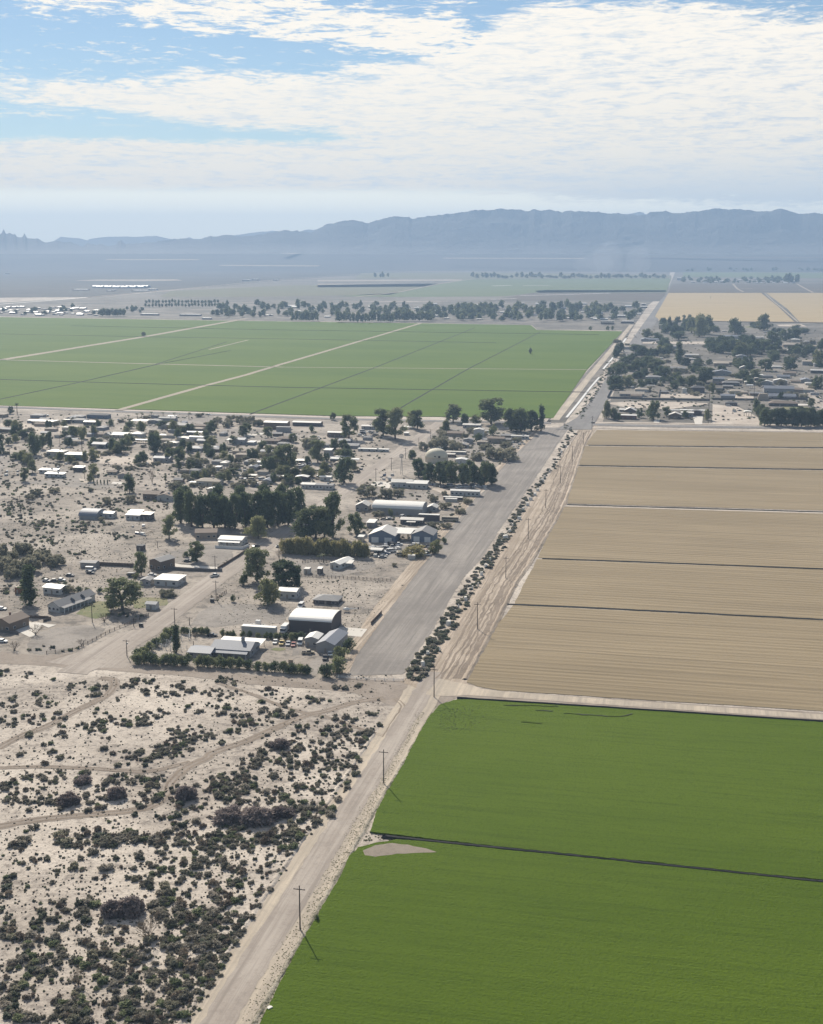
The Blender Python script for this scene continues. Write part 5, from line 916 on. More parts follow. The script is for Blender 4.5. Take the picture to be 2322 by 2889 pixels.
def walls_roof(L, D, H, roof, rise, ov):
    w = MB(); r = MB(); t = 0.14; x, y = L / 2, D / 2
    if roof == 'x':
        w.loft([[(-x, -y, 0), (-x, y, 0), (-x, y, H), (-x, 0, H + rise), (-x, -y, H)], [(x, -y, 0), (x, y, 0), (x, y, H), (x, 0, H + rise), (x, -y, H)]])
        k = rise / y; e = ov * k; p = [(-y - ov, H - e + .02), (0, H + rise + .02), (y + ov, H - e + .02), (y + ov, H - e + .02 + t), (0, H + rise + t + .02), (-y - ov, H - e + t + .02)]
        r.loft([[(-x - ov, a, b) for a, b in p], [(x + ov, a, b) for a, b in p]])
    elif roof == 'y':
        w.loft([[(-x, -y, 0), (x, -y, 0), (x, -y, H), (0, -y, H + rise), (-x, -y, H)], [(-x, y, 0), (x, y, 0), (x, y, H), (0, y, H + rise), (-x, y, H)]])
        k = rise / x; e = ov * k; p = [(-x - ov, H - e + .02), (0, H + rise + .02), (x + ov, H - e + .02), (x + ov, H - e + .02 + t), (0, H + rise + t + .02), (-x - ov, H - e + t + .02)]
        r.loft([[(a, -y - ov, b) for a, b in p], [(a, y + ov, b) for a, b in p]])
    elif roof == 'hip':
        w.box(-x, x, -y, y, 0, H); q = min(x, y) * 0.95; X, Y = x + ov, y + ov; rx, ry = max(0.15, X - q), max(0.15, Y - q)
        r.loft([[(-X, -Y, H + .01), (X, -Y, H + .01), (X, Y, H + .01), (-X, Y, H + .01)], [(-X, -Y, H + .12), (X, -Y, H + .12), (X, Y, H + .12), (-X, Y, H + .12)], [(-rx, -ry, H + rise), (rx, -ry, H + rise), (rx, ry, H + rise), (-rx, ry, H + rise)]])
    elif roof in ('archx', 'archy'):
        n = 12; S = y if roof == 'archx' else x
        prof = [(-S, 0), (S, 0)] + [(S * math.cos(math.pi * i / n), H + rise * math.sin(math.pi * i / n)) for i in range(n + 1)]
        rp = [((S + .12) * math.cos(math.pi * i / n), H + .03 + (rise + .02) * math.sin(math.pi * i / n)) for i in range(n + 1)]
        rp2 = [((S + .26) * math.cos(math.pi * i / n), H + .02 + (rise + .16) * math.sin(math.pi * i / n)) for i in range(n, -1, -1)]
        E = (x if roof == 'archx' else y)
        f = (lambda u, s, z: (s, u, z)) if roof == 'archx' else (lambda u, s, z: (u, s, z))
        w.loft([[f(u, -E, z) for u, z in prof], [f(u, E, z) for u, z in prof]])
        Rg = rp + rp2; r.loft([[f(u, -E - ov, z) for u, z in Rg], [f(u, E + ov, z) for u, z in Rg]])
    elif roof == 'shed':
        w.loft([[(-x, -y, 0), (-x, y, 0), (-x, y, H + rise), (-x, -y, H)], [(x, -y, 0), (x, y, 0), (x, y, H + rise), (x, -y, H)]])
        k = rise / D; p = [(-y - ov, H - ov * k + .02), (y + ov, H + rise + ov * k + .02), (y + ov, H + rise + ov * k + .02 + t), (-y - ov, H - ov * k + .02 + t)]
        r.loft([[(-x - ov, a, b) for a, b in p], [(x + ov, a, b) for a, b in p]])
    else:
        w.box(-x, x, -y, y, 0, H); r.box(-x - ov, x + ov, -y - ov, y + ov, H + .01, H + .2 + rise)
    return w, r
def house(name, r, x0, x1, yb, hp, D, roof, rise, wall, roofc, label, yaw=0.0, cat=None, doors=1, wins=3, garage=0, cooler=0, chimney=0, posts=0, group=None, ov=0.45, lean=None, side=True):
    """x0..x1 near wall on the photo, yb its foot, hp its eave height in zoom pixels; D depth, rise in metres"""
    sx, sy = TS(r, (x0 + x1) / 2, yb); k = REG[r][2] * MPP(sx, sy); L = (x1 - x0) * k; H = max(2.0, hp * k * 1.03)
    rz = -AZ + R(yaw); P = G(sx, sy); c = P + Vector((-math.sin(rz), math.cos(rz), 0)) * (D / 2)
    o = empty(name, c, rz); w, rf = walls_roof(L, D, H, roof, rise, ov)
    if posts:                                        # open canopy: posts instead of walls
        for i in range(posts):
            for s in (-1, 1):
                px = -L / 2 + 0.3 + (L - 0.6) * i / max(1, posts - 1); MB().box(px - .1, px + .1, s * (D / 2 - .3) - .1, s * (D / 2 - .3) + .1, 0, H + (rise * .9 if roof == 'shed' and s > 0 else 0)).build('post', STEEL, o)
    else: w.build('wall', WALL[wall], o)
    ro = rf.build('roof', ROOF[roofc], o)
    y = -D / 2
    if not posts:
        slots = doors + wins + garage
        if slots:
            gw = min(4.2, L / (garage + 0.6) * 0.72) if garage else 0
            xs = [(-L / 2 + L * (i + 0.5) / slots) for i in range(slots)]
            for i, xx in enumerate(xs):
                if garage and i < garage: MB().box(xx - gw / 2, xx + gw / 2, y - .07, y + .02, 0.02, H * 0.72).build('garage_door', TRIM, o)
                elif doors and i == garage + wins // 2: MB().box(xx - .48, xx + .48, y - .06, y + .02, 0.05, 2.05 if H > 2.2 else H * .9).build('door', DOORM, o)
                else:
                    ww = min(1.5, L / slots * 0.5); zt = min(H - .35, 2.1)
                    f = MB().box(xx - ww / 2 - .09, xx + ww / 2 + .09, y - .05, y + .02, zt - 1.2, zt + .09).build('window', TRIM, o)
                    MB().box(xx - ww / 2, xx + ww / 2, y - .09, y - .03, zt - 1.1, zt).build('pane', GLASS, f)
            if side and D > 5 and wins:
                for q in range(2):
                    yy = -D / 4 + q * D / 2; zt = min(H - .35, 2.1)
                    f = MB().box(L / 2 - .02, L / 2 + .05, yy - .7, yy + .7, zt - 1.2, zt + .09).build('window', TRIM, o); MB().box(L / 2 + .03, L / 2 + .09, yy - .6, yy + .6, zt - 1.1, zt).build('pane', GLASS, f)
    if cooler: MB().box(L * .12, L * .12 + 1.1, -.5, .6, H + rise * .55, H + rise * .55 + 1.2).build('roof_cooler', WALL['white'], ro)
    if chimney: MB().box(-L * .2, -L * .2 + .7, .2, .9, H * .9, H + rise + .9).build('chimney', WALL['brick'], ro)
    if lean:                                         # lower roof on the viewer's side: (depth, colour, posts)
        d2, c2 = lean; MB().add([(-L / 2 * .95, y - d2, H * .66), (L / 2 * .95, y - d2, H * .66), (L / 2 * .95, y - .02, H * .92), (-L / 2 * .95, y - .02, H * .92), (-L / 2 * .95, y - d2, H * .72), (L / 2 * .95, y - d2, H * .72), (L / 2 * .95, y - .02, H * .97), (-L / 2 * .95, y - .02, H * .97)], [(0, 3, 2, 1), (4, 5, 6, 7), (0, 1, 5, 4), (1, 2, 6, 5), (2, 3, 7, 6), (3, 0, 4, 7)]).build('porch_roof', ROOF[c2], o)
        for i in range(4): px = -L * .45 + L * .9 * i / 3; MB().box(px - .08, px + .08, y - d2 + .05, y - d2 + .21, 0, H * .66).build('porch_post', TRIM, o)
    tag(o, label, cat or {'house': 'house', 'mobile_home': 'mobile home', 'shed': 'shed', 'barn': 'barn', 'workshop': 'workshop', 'hangar': 'hangar', 'carport': 'carport', 'school_building': 'school', 'trailer': 'trailer', 'cabin': 'cabin'}.get(name, 'building'), group)
    return o
B_ = house
# --- around the dirt street (nearest)
B_('hangar', 'R5', 905, 1262, 972, 100, 17, 'archx', 2.0, 'dark', 'white', 'big dark walled hangar with a white curved roof by the airstrip', yaw=0, doors=1, wins=0, ov=.3)
B_('trailer', 'R5', 517, 805, 985, 62, 3.0, 'flat', 0.0, 'pale', 'white', 'long pale box trailer with a white top behind the round bushes', wins=0, doors=0, ov=.05)
B_('shed', 'R5', 1040, 1150, 1085, 68, 8, 'y', 0.9, 'grey', 'white', 'small grey shed with a white roof beside the parked cars', wins=1, ov=.25)
B_('workshop', 'R5', 1130, 1285, 1132, 70, 18, 'y', 1.6, 'grey', 'bluegrey', 'grey workshop with a blue grey gabled roof at the barn yard', wins=0, doors=1, ov=.3, yaw=-3)
o = B_('barn', 'K', 600, 885, 255, 52, 12, 'x', 1.9, 'grey', 'bluegrey', 'long low grey roofed barn behind the clipped front hedge', wins=4, lean=(2.6, 'bluegrey'), cooler=0)
MB().box(3, 4.2, -0.6, 0.6, 4.6, 6.6).add([(2.8, -.8, 6.6), (4.4, -.8, 6.6), (4.4, .8, 6.6), (2.8, .8, 6.6), (3.6, 0, 7.4)], [(0, 1, 4), (1, 2, 4), (2, 3, 4), (3, 0, 4)]).build('cupola', WALL['grey'], o)
B_('shed', 'K', 443, 605, 268, 42, 9, 'x', 1.0, 'grey', 'bluegrey', 'lower grey roofed wing at the left end of the long barn', wins=2)
B_('carport', 'K', 655, 955, 205, 40, 7, 'shed', 0.5, 'grey', 'white', 'white roofed lean shelter along the back of the long barn', posts=6)
B_('mobile_home', 'R5', 1238, 1330, 450, 44, 14, 'y', 0.9, 'white', 'white', 'white gabled cabin with a white roof beside the paddock ring', wins=1, yaw=-16)
B_('carport', 'R5', 1335, 1420, 440, 38, 5, 'shed', 0.4, 'grey', 'pale', 'low pale lean shelter attached right of the white gabled cabin', posts=3)
B_('cabin', 'R5', 820, 972, 690, 60, 7, 'x', 0.8, 'white', 'white', 'small white cabin half hidden by the olive round tree', wins=2)
B_('shed', 'R5', 1105, 1310, 738, 30, 9, 'hip', 1.6, 'dark', 'grey', 'low dark shed with a grey hipped roof on the sand lot', wins=2, doors=1)
B_('house', 'R5', 150, 322, 205, 52, 10, 'x', 1.3, 'tan', 'brown', 'tan house with a brown gabled roof below the dark grove', wins=3, yaw=18)
B_('house', 'R5', 332, 530, 258, 48, 10, 'x', 1.0, 'white', 'pale', 'white house with a pale roof and white porch at the street corner', wins=3, lean=(2.5, 'white'))
B_('shed', 'R5', 1030, 1075, 490, 40, 4, 'flat', 0, 'pale', 'pale', 'tiny pale water tank hut by the paddock fence', wins=0, ov=.1)
B_('shed', 'R5', 1140, 1178, 490, 42, 3, 'shed', .4, 'dark', 'white', 'tiny dark kiosk with a white roof left of the gabled cabin', wins=0, ov=.1)
# workshops by the airstrip
B_('workshop', 'R6', 112, 330, 668, 60, 15, 'y', 3.2, 'blue', 'pale', 'left blue walled workshop with two white garage doors', wins=0, doors=0, garage=2)
B_('workshop', 'R6', 460, 640, 662, 58, 14, 'y', 2.6, 'blue', 'grey', 'right blue walled workshop with two white garage doors', wins=0, doors=0, garage=2)
B_('carport', 'R6', 336, 456, 655, 62, 12, 'shed', .6, 'grey', 'white', 'white roofed shelter between the two blue workshops', posts=3)
B_('carport', 'R6', 300, 620, 590, 20, 4, 'flat', 0, 'grey', 'white', 'long thin white roof behind the blue workshops', posts=5)
B_('barn', 'R6', 140, 555, 442, 52, 16, 'archx', 3.0, 'grey', 'white', 'long vaulted barn with a white curved roof', wins=0, doors=1, ov=.3)
B_('house', 'R6', 8, 112, 408, 42, 9, 'y', 2.0, 'grey', 'pale', 'pale grey gabled house left of the vaulted barn', wins=2)
B_('house', 'R6', 590, 668, 412, 30, 8, 'y', 1.4, 'grey', 'pale', 'small pale gabled house right of the vaulted barn', wins=1)
B_('trailer', 'R6', 520, 690, 490, 48, 3, 'flat', 0, 'dark', 'white', 'long dark trailer with a white roof below the vaulted barn', wins=0, doors=0, ov=.1)
B_('shed', 'R6', 372, 556, 520, 38, 7, 'x', .8, 'dark', 'pale', 'low dark shed with a rusty pale roof beside the dark trailer', wins=2)
B_('shed', 'R6', 428, 492, 528, 28, 4, 'shed', .3, 'dark', 'pale', 'little dark lean shed in front of the rusty roofed shed', wins=0)
B_('mobile_home', 'R6', 780, 1018, 287, 40, 5, 'x', .5, 'white', 'white', 'long white mobile home at the edge of the airstrip', wins=6)
B_('trailer', 'R6', 722, 880, 322, 22, 3, 'flat', 0, 'dark', 'white', 'dark trailer with a white roof below the long white mobile home', wins=0, doors=0, ov=.1)
B_('trailer', 'R6', 738, 834, 335, 14, 2.6, 'flat', 0, 'pale', 'white', 'small white topped trailer below the long mobile home', wins=0, doors=0, ov=.05)
B_('house', 'R6', 300, 470, 218, 42, 9, 'x', 1.3, 'white', 'pale', 'white house with several pale roofs beside the street, left part', wins=3, yaw=5)
B_('house', 'R6', 425, 590, 226, 40, 7, 'shed', .9, 'pale', 'white', 'pale extension with a white sloping roof right of the white house', wins=3)
B_('shed', 'R6', 100, 160, 545, 40, 8, 'shed', .4, 'grey', 'white', 'narrow shed with a white roof left of the workshops', wins=0)
B_('shed', 'R6', 434, 492, 805, 32, 3, 'flat', 0, 'pale', 'white', 'small cream storage box alone at the lot corner', wins=0, doors=0, ov=.03)
B_('carport', 'R6', 105, 220, 770, 38, 6, 'archx', .6, 'grey', 'pale', 'dark canopy with a pale rounded top at the scrap yard', posts=3)
B_('cabin', 'R6', 30, 70, 660, 40, 4, 'shed', .2, 'cream', 'white', 'cream cabin side showing left of the blue workshop', wins=0)
# left edge houses
B_('house', 'R4', 1204, 1325, 455, 72, 11, 'y', 1.2, 'brown', 'grey', 'brown walled house with a grey roof by the long dark fence', wins=2, yaw=-20)
B_('house', 'R4', 1252, 1455, 588, 48, 11, 'flat', .1, 'white', 'white', 'white house with a big flat white roof and patio', wins=2, lean=None)
B_('shed', 'R4', 1140, 1222, 585, 45, 6, 'y', .7, 'grey', 'grey', 'grey hut left of the white flat roofed house', wins=1)
B_('shed', 'R4', 650, 782, 440, 42, 5, 'x', .5, 'grey', 'grey', 'grey storage shed at the end of the long dark fence', wins=0)
B_('mobile_home', 'R4', 340, 505, 655, 52, 7, 'x', .8, 'white', 'white', 'white shed behind the big dark columnar tree', wins=2, yaw=-8)
o = B_('house', 'R4', 378, 500, 800, 52, 25, 'y', 2.0, 'white', 'grey', 'white ranch house with a grey roof and columned porch', wins=3, yaw=-14, doors=0)
hx = (500 - 378) * REG['R4'][2] * MPP(*TS('R4', 439, 800)) / 2
for yy in (-2.5, 4.5): MB().add([(hx * .55, yy - 1.1, 3.6), (hx * .55, yy + 1.1, 3.6), (hx * .55, yy, 4.9), (hx * 1.02, yy - 1.1, 3.1), (hx * 1.02, yy + 1.1, 3.1), (hx * 1.02, yy, 4.3)], [(0, 2, 1), (3, 4, 5), (0, 3, 5, 2), (1, 2, 5, 4)]).build('dormer', ROOF['dark'], o)
MB().add([(hx, -12, 2.9), (hx + 2.4, -12, 2.3), (hx + 2.4, 8, 2.3), (hx, 8, 2.9), (hx, -12, 3.05), (hx + 2.4, -12, 2.45), (hx + 2.4, 8, 2.45), (hx, 8, 3.05)], [(0, 3, 2, 1), (4, 5, 6, 7), (0, 1, 5, 4), (1, 2, 6, 5), (2, 3, 7, 6), (3, 0, 4, 7)]).build('porch_roof', ROOF['grey'], o)
for i in range(8): MB().box(hx + 2.1, hx + 2.35, -11.8 + i * 2.75, -11.55 + i * 2.75, 0, 2.3).build('porch_column', TRIM, o)
B_('house', 'R4', -60, 100, 955, 75, 12, 'y', 1.7, 'brown', 'brown', 'brown house with a brown gabled roof cut by the left edge', wins=2, chimney=1, yaw=-15)
B_('shed', 'R4', 1186, 1272, 780, 46, 4, 'x', .7, 'white', 'bluegrey', 'small white shed with a blue grey roof beside the lawn', wins=0)
B_('shed', 'R4', 1110, 1165, 302, 40, 4, 'flat', 0, 'dark', 'dark', 'small dark box hut on the sand lot', wins=0, ov=.05)
B_('shed', 'R4', 120, 165, 650, 50, 3, 'flat', 0, 'rust', 'tan', 'rust red hut left of the big dark columnar tree', wins=0, ov=.05)
# middle of the left neighbourhood
for a in (
 ('barn', 'R1', 640, 790, 1055, 22, 14, 'archx', 3.2, 'grey', 'bluegrey', 'blue grey vaulted barn on the pale sand lot', 0, 0), ('cabin', 'R1', 800, 925, 1045, 40, 6, 'x', .7, 'white', 'white', 'white roofed cabin right beside the blue grey vaulted barn', 2, 1),
 ('mobile_home', 'R1', 1022, 1142, 1060, 40, 5, 'shed', .5, 'white', 'white', 'white cabin with a white roof, left of the dark walled hut', 2, 1), ('carport', 'R1', 1040, 1152, 1020, 20, 5, 'shed', .4, 'grey', 'white', 'white lean roof behind the white cabin', 0, 0), ('cabin', 'R1', 1152, 1230, 1062, 45, 6, 'shed', .5, 'dark', 'pale', 'dark walled hut with a pale roof right of the white cabin', 1, 1),
 ('house', 'R1', 1160, 1300, 895, 45, 10, 'x', 1.4, 'brown', 'brown', 'brown roofed house behind the grove, left wing', 2, 1), ('house', 'R1', 1275, 1400, 905, 40, 8, 'y', 1.4, 'pale', 'brown', 'brown gabled house behind the grove, right wing', 1, 1),
 ('mobile_home', 'R1', 312, 468, 682, 28, 5, 'shed', .4, 'white', 'white', 'white mobile home, the rear one of two staggered', 3, 1), ('mobile_home', 'R1', 360, 520, 715, 30, 5, 'shed', .4, 'white', 'white', 'white mobile home, the front one of two staggered', 3, 1), ('shed', 'R1', 595, 678, 667, 34, 5, 'shed', .4, 'dark', 'white', 'dark walled hut with a white sloping roof', 1, 0),
 ('house', 'R1', 375, 525, 540, 36, 9, 'hip', 1.2, 'cream', 'pale', 'cream house with a pale hipped roof behind the green shed', 2, 1), ('shed', 'R1', 522, 680, 570, 42, 8, 'shed', .5, 'green', 'white', 'green walled shed with a white roof edge', 0, 1), ('house', 'R1', 1245, 1385, 590, 34, 7, 'x', 1.0, 'grey', 'bluegrey', 'low blue grey roofed house left of the tree', 2, 1),
 ('cabin', 'R1', 955, 1050, 720, 28, 7, 'y', 1.0, 'grey', 'brown', 'brown gabled cabin behind the dark lane tree', 1, 1), ('cabin', 'R1', 872, 948, 690, 20, 6, 'x', .8, 'tan', 'brown', 'low brown cabin left of the brown gabled cabin', 1, 0), ('house', 'R1', 745, 862, 475, 32, 8, 'x', 1.2, 'grey', 'bluegrey', 'small grey cabin with a blue grey roof by the tall palm', 2, 1),
 ('house', 'R1', 840, 905, 385, 18, 9, 'y', 1.6, 'pale', 'pale', 'left pale gable of the triple gabled house', 0, 0), ('house', 'R1', 905, 1065, 390, 22, 10, 'x', 1.8, 'cream', 'pale', 'middle part of the triple gabled house with the long pale roof', 3, 1), ('house', 'R1', 1060, 1160, 390, 30, 9, 'hip', 1.6, 'pale', 'pale', 'right part of the triple gabled house with a pointed pale roof', 1, 0), ('carport', 'R1', 1060, 1225, 435, 26, 5, 'flat', 0, 'grey', 'white', 'long flat white carport roof in front of the triple gabled house', 0, 0),
 ('house', 'R1', 250, 440, 285, 26, 12, 'flat', .1, 'brown', 'pale', 'house with a wide flat pale roof near the paved road', 2, 1), ('shed', 'R1', 515, 565, 272, 28, 4, 'flat', 0, 'dark', 'pale', 'dark little box shed near the wide flat roof', 0, 0), ('house', 'R1', 578, 700, 270, 24, 8, 'hip', 1.2, 'grey', 'grey', 'grey hipped house near the paved road', 2, 1), ('house', 'R1', 676, 795, 288, 26, 6, 'x', .8, 'dark', 'pale', 'dark walled house with a pale roof right of the grey hipped house', 2, 1), ('house', 'R1', 700, 880, 234, 28, 9, 'hip', 1.4, 'blue', 'dark', 'dark slate house beside the paved road', 2, 1),
 ('carport', 'R1', 1060, 1195, 285, 30, 9, 'shed', .5, 'grey', 'pale', 'wide pale carport behind two dark trees', 0, 0), ('house', 'R1', 1198, 1300, 275, 22, 8, 'y', .9, 'grey', 'grey', 'grey house right of the wide pale carport', 1, 1), ('mobile_home', 'R1', 1290, 1430, 255, 24, 7, 'x', .8, 'grey', 'grey', 'low grey house under the small white roof', 2, 1), ('shed', 'R1', 1362, 1428, 232, 16, 5, 'shed', .3, 'grey', 'white', 'small bright white roof beside the paved road', 0, 0),
 ('workshop', 'R1', 1352, 1540, 335, 46, 12, 'x', 1.2, 'brown', 'grey', 'big brown metal workshop with a grey roof', 0, 1), ('house', 'R1', 1562, 1680, 322, 28, 8, 'hip', 1.2, 'tan', 'brown', 'tan house right of the big brown workshop', 2, 1), ('carport', 'R1', 1515, 1650, 368, 20, 6, 'archx', .7, 'grey', 'white', 'white tent like canopy roof in front of the brown workshop', 0, 0), ('mobile_home', 'R1', 1535, 1720, 422, 36, 6, 'x', .6, 'white', 'pale', 'long white mobile home with five windows', 5, 1), ('shed', 'R1', 1445, 1535, 415, 26, 5, 'x', .5, 'pale', 'pale', 'pale shed left of the long white mobile home', 1, 0),
 ('house', 'R2', 70, 200, 503, 26, 9, 'hip', 1.4, 'grey', 'bluegrey', 'left of two grey hipped houses with parked cars', 2, 1), ('house', 'R2', 212, 345, 500, 24, 9, 'hip', 1.4, 'grey', 'bluegrey', 'right of two grey hipped houses with parked cars', 2, 1), ('house', 'R2', 150, 345, 780, 34, 10, 'hip', 1.6, 'cream', 'tan', 'cream house with a tan hipped roof behind the grove', 2, 1), ('carport', 'R2', 95, 215, 778, 18, 4, 'flat', 0, 'grey', 'white', 'low white roof left of the cream hipped house', 0, 0), ('shed', 'R2', 240, 312, 835, 25, 6, 'y', .8, 'cream', 'white', 'small cream shed with a white roof at the grove', 0, 1),
 ('workshop', 'R2', 702, 898, 320, 52, 10, 'x', .9, 'brown', 'white', 'brown metal workshop with a white roof near the field', 0, 0), ('trailer', 'R2', 805, 920, 345, 40, 4, 'flat', 0, 'grey', 'grey', 'grey box trailer in front of the brown metal workshop', 0, 0), ('barn', 'R2', 935, 1170, 295, 28, 9, 'x', .8, 'dark', 'pale', 'long dark open barn with a pale roof near the field', 0, 0), ('house', 'R2', 455, 550, 445, 38, 9, 'x', 1.2, 'grey', 'bluegrey', 'grey box house in the middle yards', 1, 1), ('carport', 'R2', 405, 450, 440, 32, 5, 'shed', .3, 'grey', 'white', 'small white canopy left of the grey box house', 0, 0),
 ('house', 'R2', 705, 825, 440, 24, 9, 'hip', 1.5, 'brown', 'brown', 'brown hipped house on the fenced lot', 2, 1), ('house', 'R2', 800, 925, 425, 26, 9, 'hip', 1.6, 'brown', 'brown', 'second brown hipped house behind the first on the fenced lot', 2, 1), ('cabin', 'R2', 962, 1070, 600, 22, 6, 'shed', .4, 'dark', 'white', 'white roofed cabin beside the big dark tree', 1, 1), ('cabin', 'R2', 1195, 1255, 540, 48, 7, 'shed', .5, 'grey', 'white', 'tall narrow cabin with a white roof near the street', 1, 0), ('carport', 'R2', 1245, 1480, 592, 22, 6, 'archx', .9, 'grey', 'white', 'long curved white roof half hidden by trees near the street', 0, 0),
 ('cabin', 'R2', 720, 825, 740, 34, 6, 'hip', 1.0, 'dark', 'dark', 'dark hut left of the two white edged huts', 1, 1), ('cabin', 'R2', 825, 915, 742, 30, 6, 'y', .7, 'dark', 'white', 'left of two dark huts with white roof edges', 0, 1), ('cabin', 'R2', 962, 1062, 742, 32, 6, 'y', .7, 'dark', 'white', 'right of two dark huts with white roof edges', 0, 1), ('mobile_home', 'R2', 1160, 1252, 742, 30, 5, 'archx', .5, 'white', 'white', 'small white rounded trailer home by the large tree', 1, 0), ('mobile_home', 'R2', 1010, 1130, 805, 34, 6, 'x', .8, 'pale', 'pale', 'pale mobile home left of the tree shadow, rear part', 3, 1), ('mobile_home', 'R2', 1125, 1268, 812, 36, 6, 'x', .6, 'white', 'grey', 'white mobile home beside the street and tree shadow', 4, 1),
 ('house', 'R2', 1222, 1345, 385, 36, 7, 'x', .7, 'brown', 'white', 'brown house with a bright white roof near the scrap lot', 2, 1), ('house', 'R2', 1500, 1600, 322, 26, 7, 'x', .7, 'grey', 'pale', 'pale roofed house behind the scrap lot', 2, 0), ('shed', 'R2', 590, 690, 640, 12, 3, 'flat', 0, 'pale', 'white', 'low white roof behind the scrap yard', 0, 0), ('carport', 'R2', 1340, 1470, 475, 14, 9, 'shed', .3, 'grey', 'white', 'pale slab roof beside the street', 0, 0), ('mobile_home', 'R2', 1470, 1720, 502, 14, 4, 'flat', 0, 'white', 'white', 'long low white trailer along the street', 4, 0), ('carport', 'R2', 560, 640, 720, 22, 4, 'shed', .2, 'grey', 'pale', 'pale canopy over cars at the scrap yard', 0, 0),
 ('house', 'R3', 928, 1045, 372, 32, 8, 'x', 1.1, 'tan', 'brown', 'brown roofed house at the airstrip end', 2, 1), ('house', 'R3', 832, 898, 332, 52, 8, 'y', .9, 'white', 'pale', 'tall pale two storey house near the field edge trees', 3, 0), ('house', 'R3', 756, 880, 268, 22, 8, 'x', .9, 'grey', 'pale', 'pale roofed house behind the two storey house', 2, 1), ('mobile_home', 'R3', 1095, 1215, 345, 22, 5, 'x', .5, 'white', 'pale', 'pale mobile home nearest the airstrip end', 4, 1), ('shed', 'R3', 705, 782, 515, 28, 7, 'y', .6, 'white', 'white', 'white gabled shed right of the dome', 0, 1), ('shed', 'R3', 640, 700, 470, 20, 5, 'x', .5, 'brown', 'pale', 'low brown shed right of the dome', 1, 0), ('mobile_home', 'R3', 640, 775, 450, 10, 4, 'flat', 0, 'grey', 'pale', 'long low pale roof behind the dome', 0, 0), ('shed', 'R3', 915, 940, 300, 14, 3, 'flat', 0, 'white', 'white', 'little white shed by the two storey house', 0, 0), ('carport', 'R3', 340, 402, 275, 10, 5, 'shed', .3, 'grey', 'white', 'white roof behind the street end trees', 0, 0), ('cabin', 'R3', 345, 375, 318, 16, 5, 'shed', .3, 'pale', 'white', 'pale cabin left of the street end', 0, 0), ('cabin', 'R3', 760, 825, 375, 28, 5, 'y', .8, 'grey', 'grey', 'grey gabled cabin left of the brown roofed house', 1, 0)):
    nm, r, x0, x1, yb, hp, D, rf, ri, wc, rc, lb, wn, dr = a
    B_(nm, r, x0, x1, yb, hp, D, rf, ri, wc, rc, lb, wins=wn, doors=dr, posts=(max(3, int((x1 - x0) / 40)) if nm == 'carport' else 0), cooler=(1 if nm in ('house', 'mobile_home') and (x0 % 3 == 0) else 0))
# dome
def dome():
    sx, sy = TS('R3', 557, 512); k = REG['R3'][2] * MPP(sx, sy); rad = 82 * k; P = G(sx, sy) + EU * rad
    o = empty('dome_house', P, -AZ); mb = MB(); rings = []
    for j in range(9):
        a = math.pi / 2 * j / 8; rr = max(0.05, rad * math.cos(a) ** 0.85); z = 3.2 + (rad * 0.78) * math.sin(a)
        rings.append([(rr * math.cos(2 * math.pi * q / 28), rr * math.sin(2 * math.pi * q / 28), z) for q in range(28)])
    w = MB().loft([[(rad * math.cos(2 * math.pi * q / 28), rad * math.sin(2 * math.pi * q / 28), z) for q in range(28)] for z in (0, 3.2)]).build('wall', WALL['cream'], o)
    mb.loft(rings).build('dome', plain('dome_cream', (0.60, 0.55, 0.42), 0.7, 0.25, 0.05), o, smooth=True)
    for xx in (0.5, rad * 0.42): MB().box(xx - .7, xx + .7, -rad * .97, -rad * .75, 4.2, 5.6).build('window', GLASS, o)
    tag(o, 'cream domed house with two windows rising behind a row of trees', 'dome house')
dome()
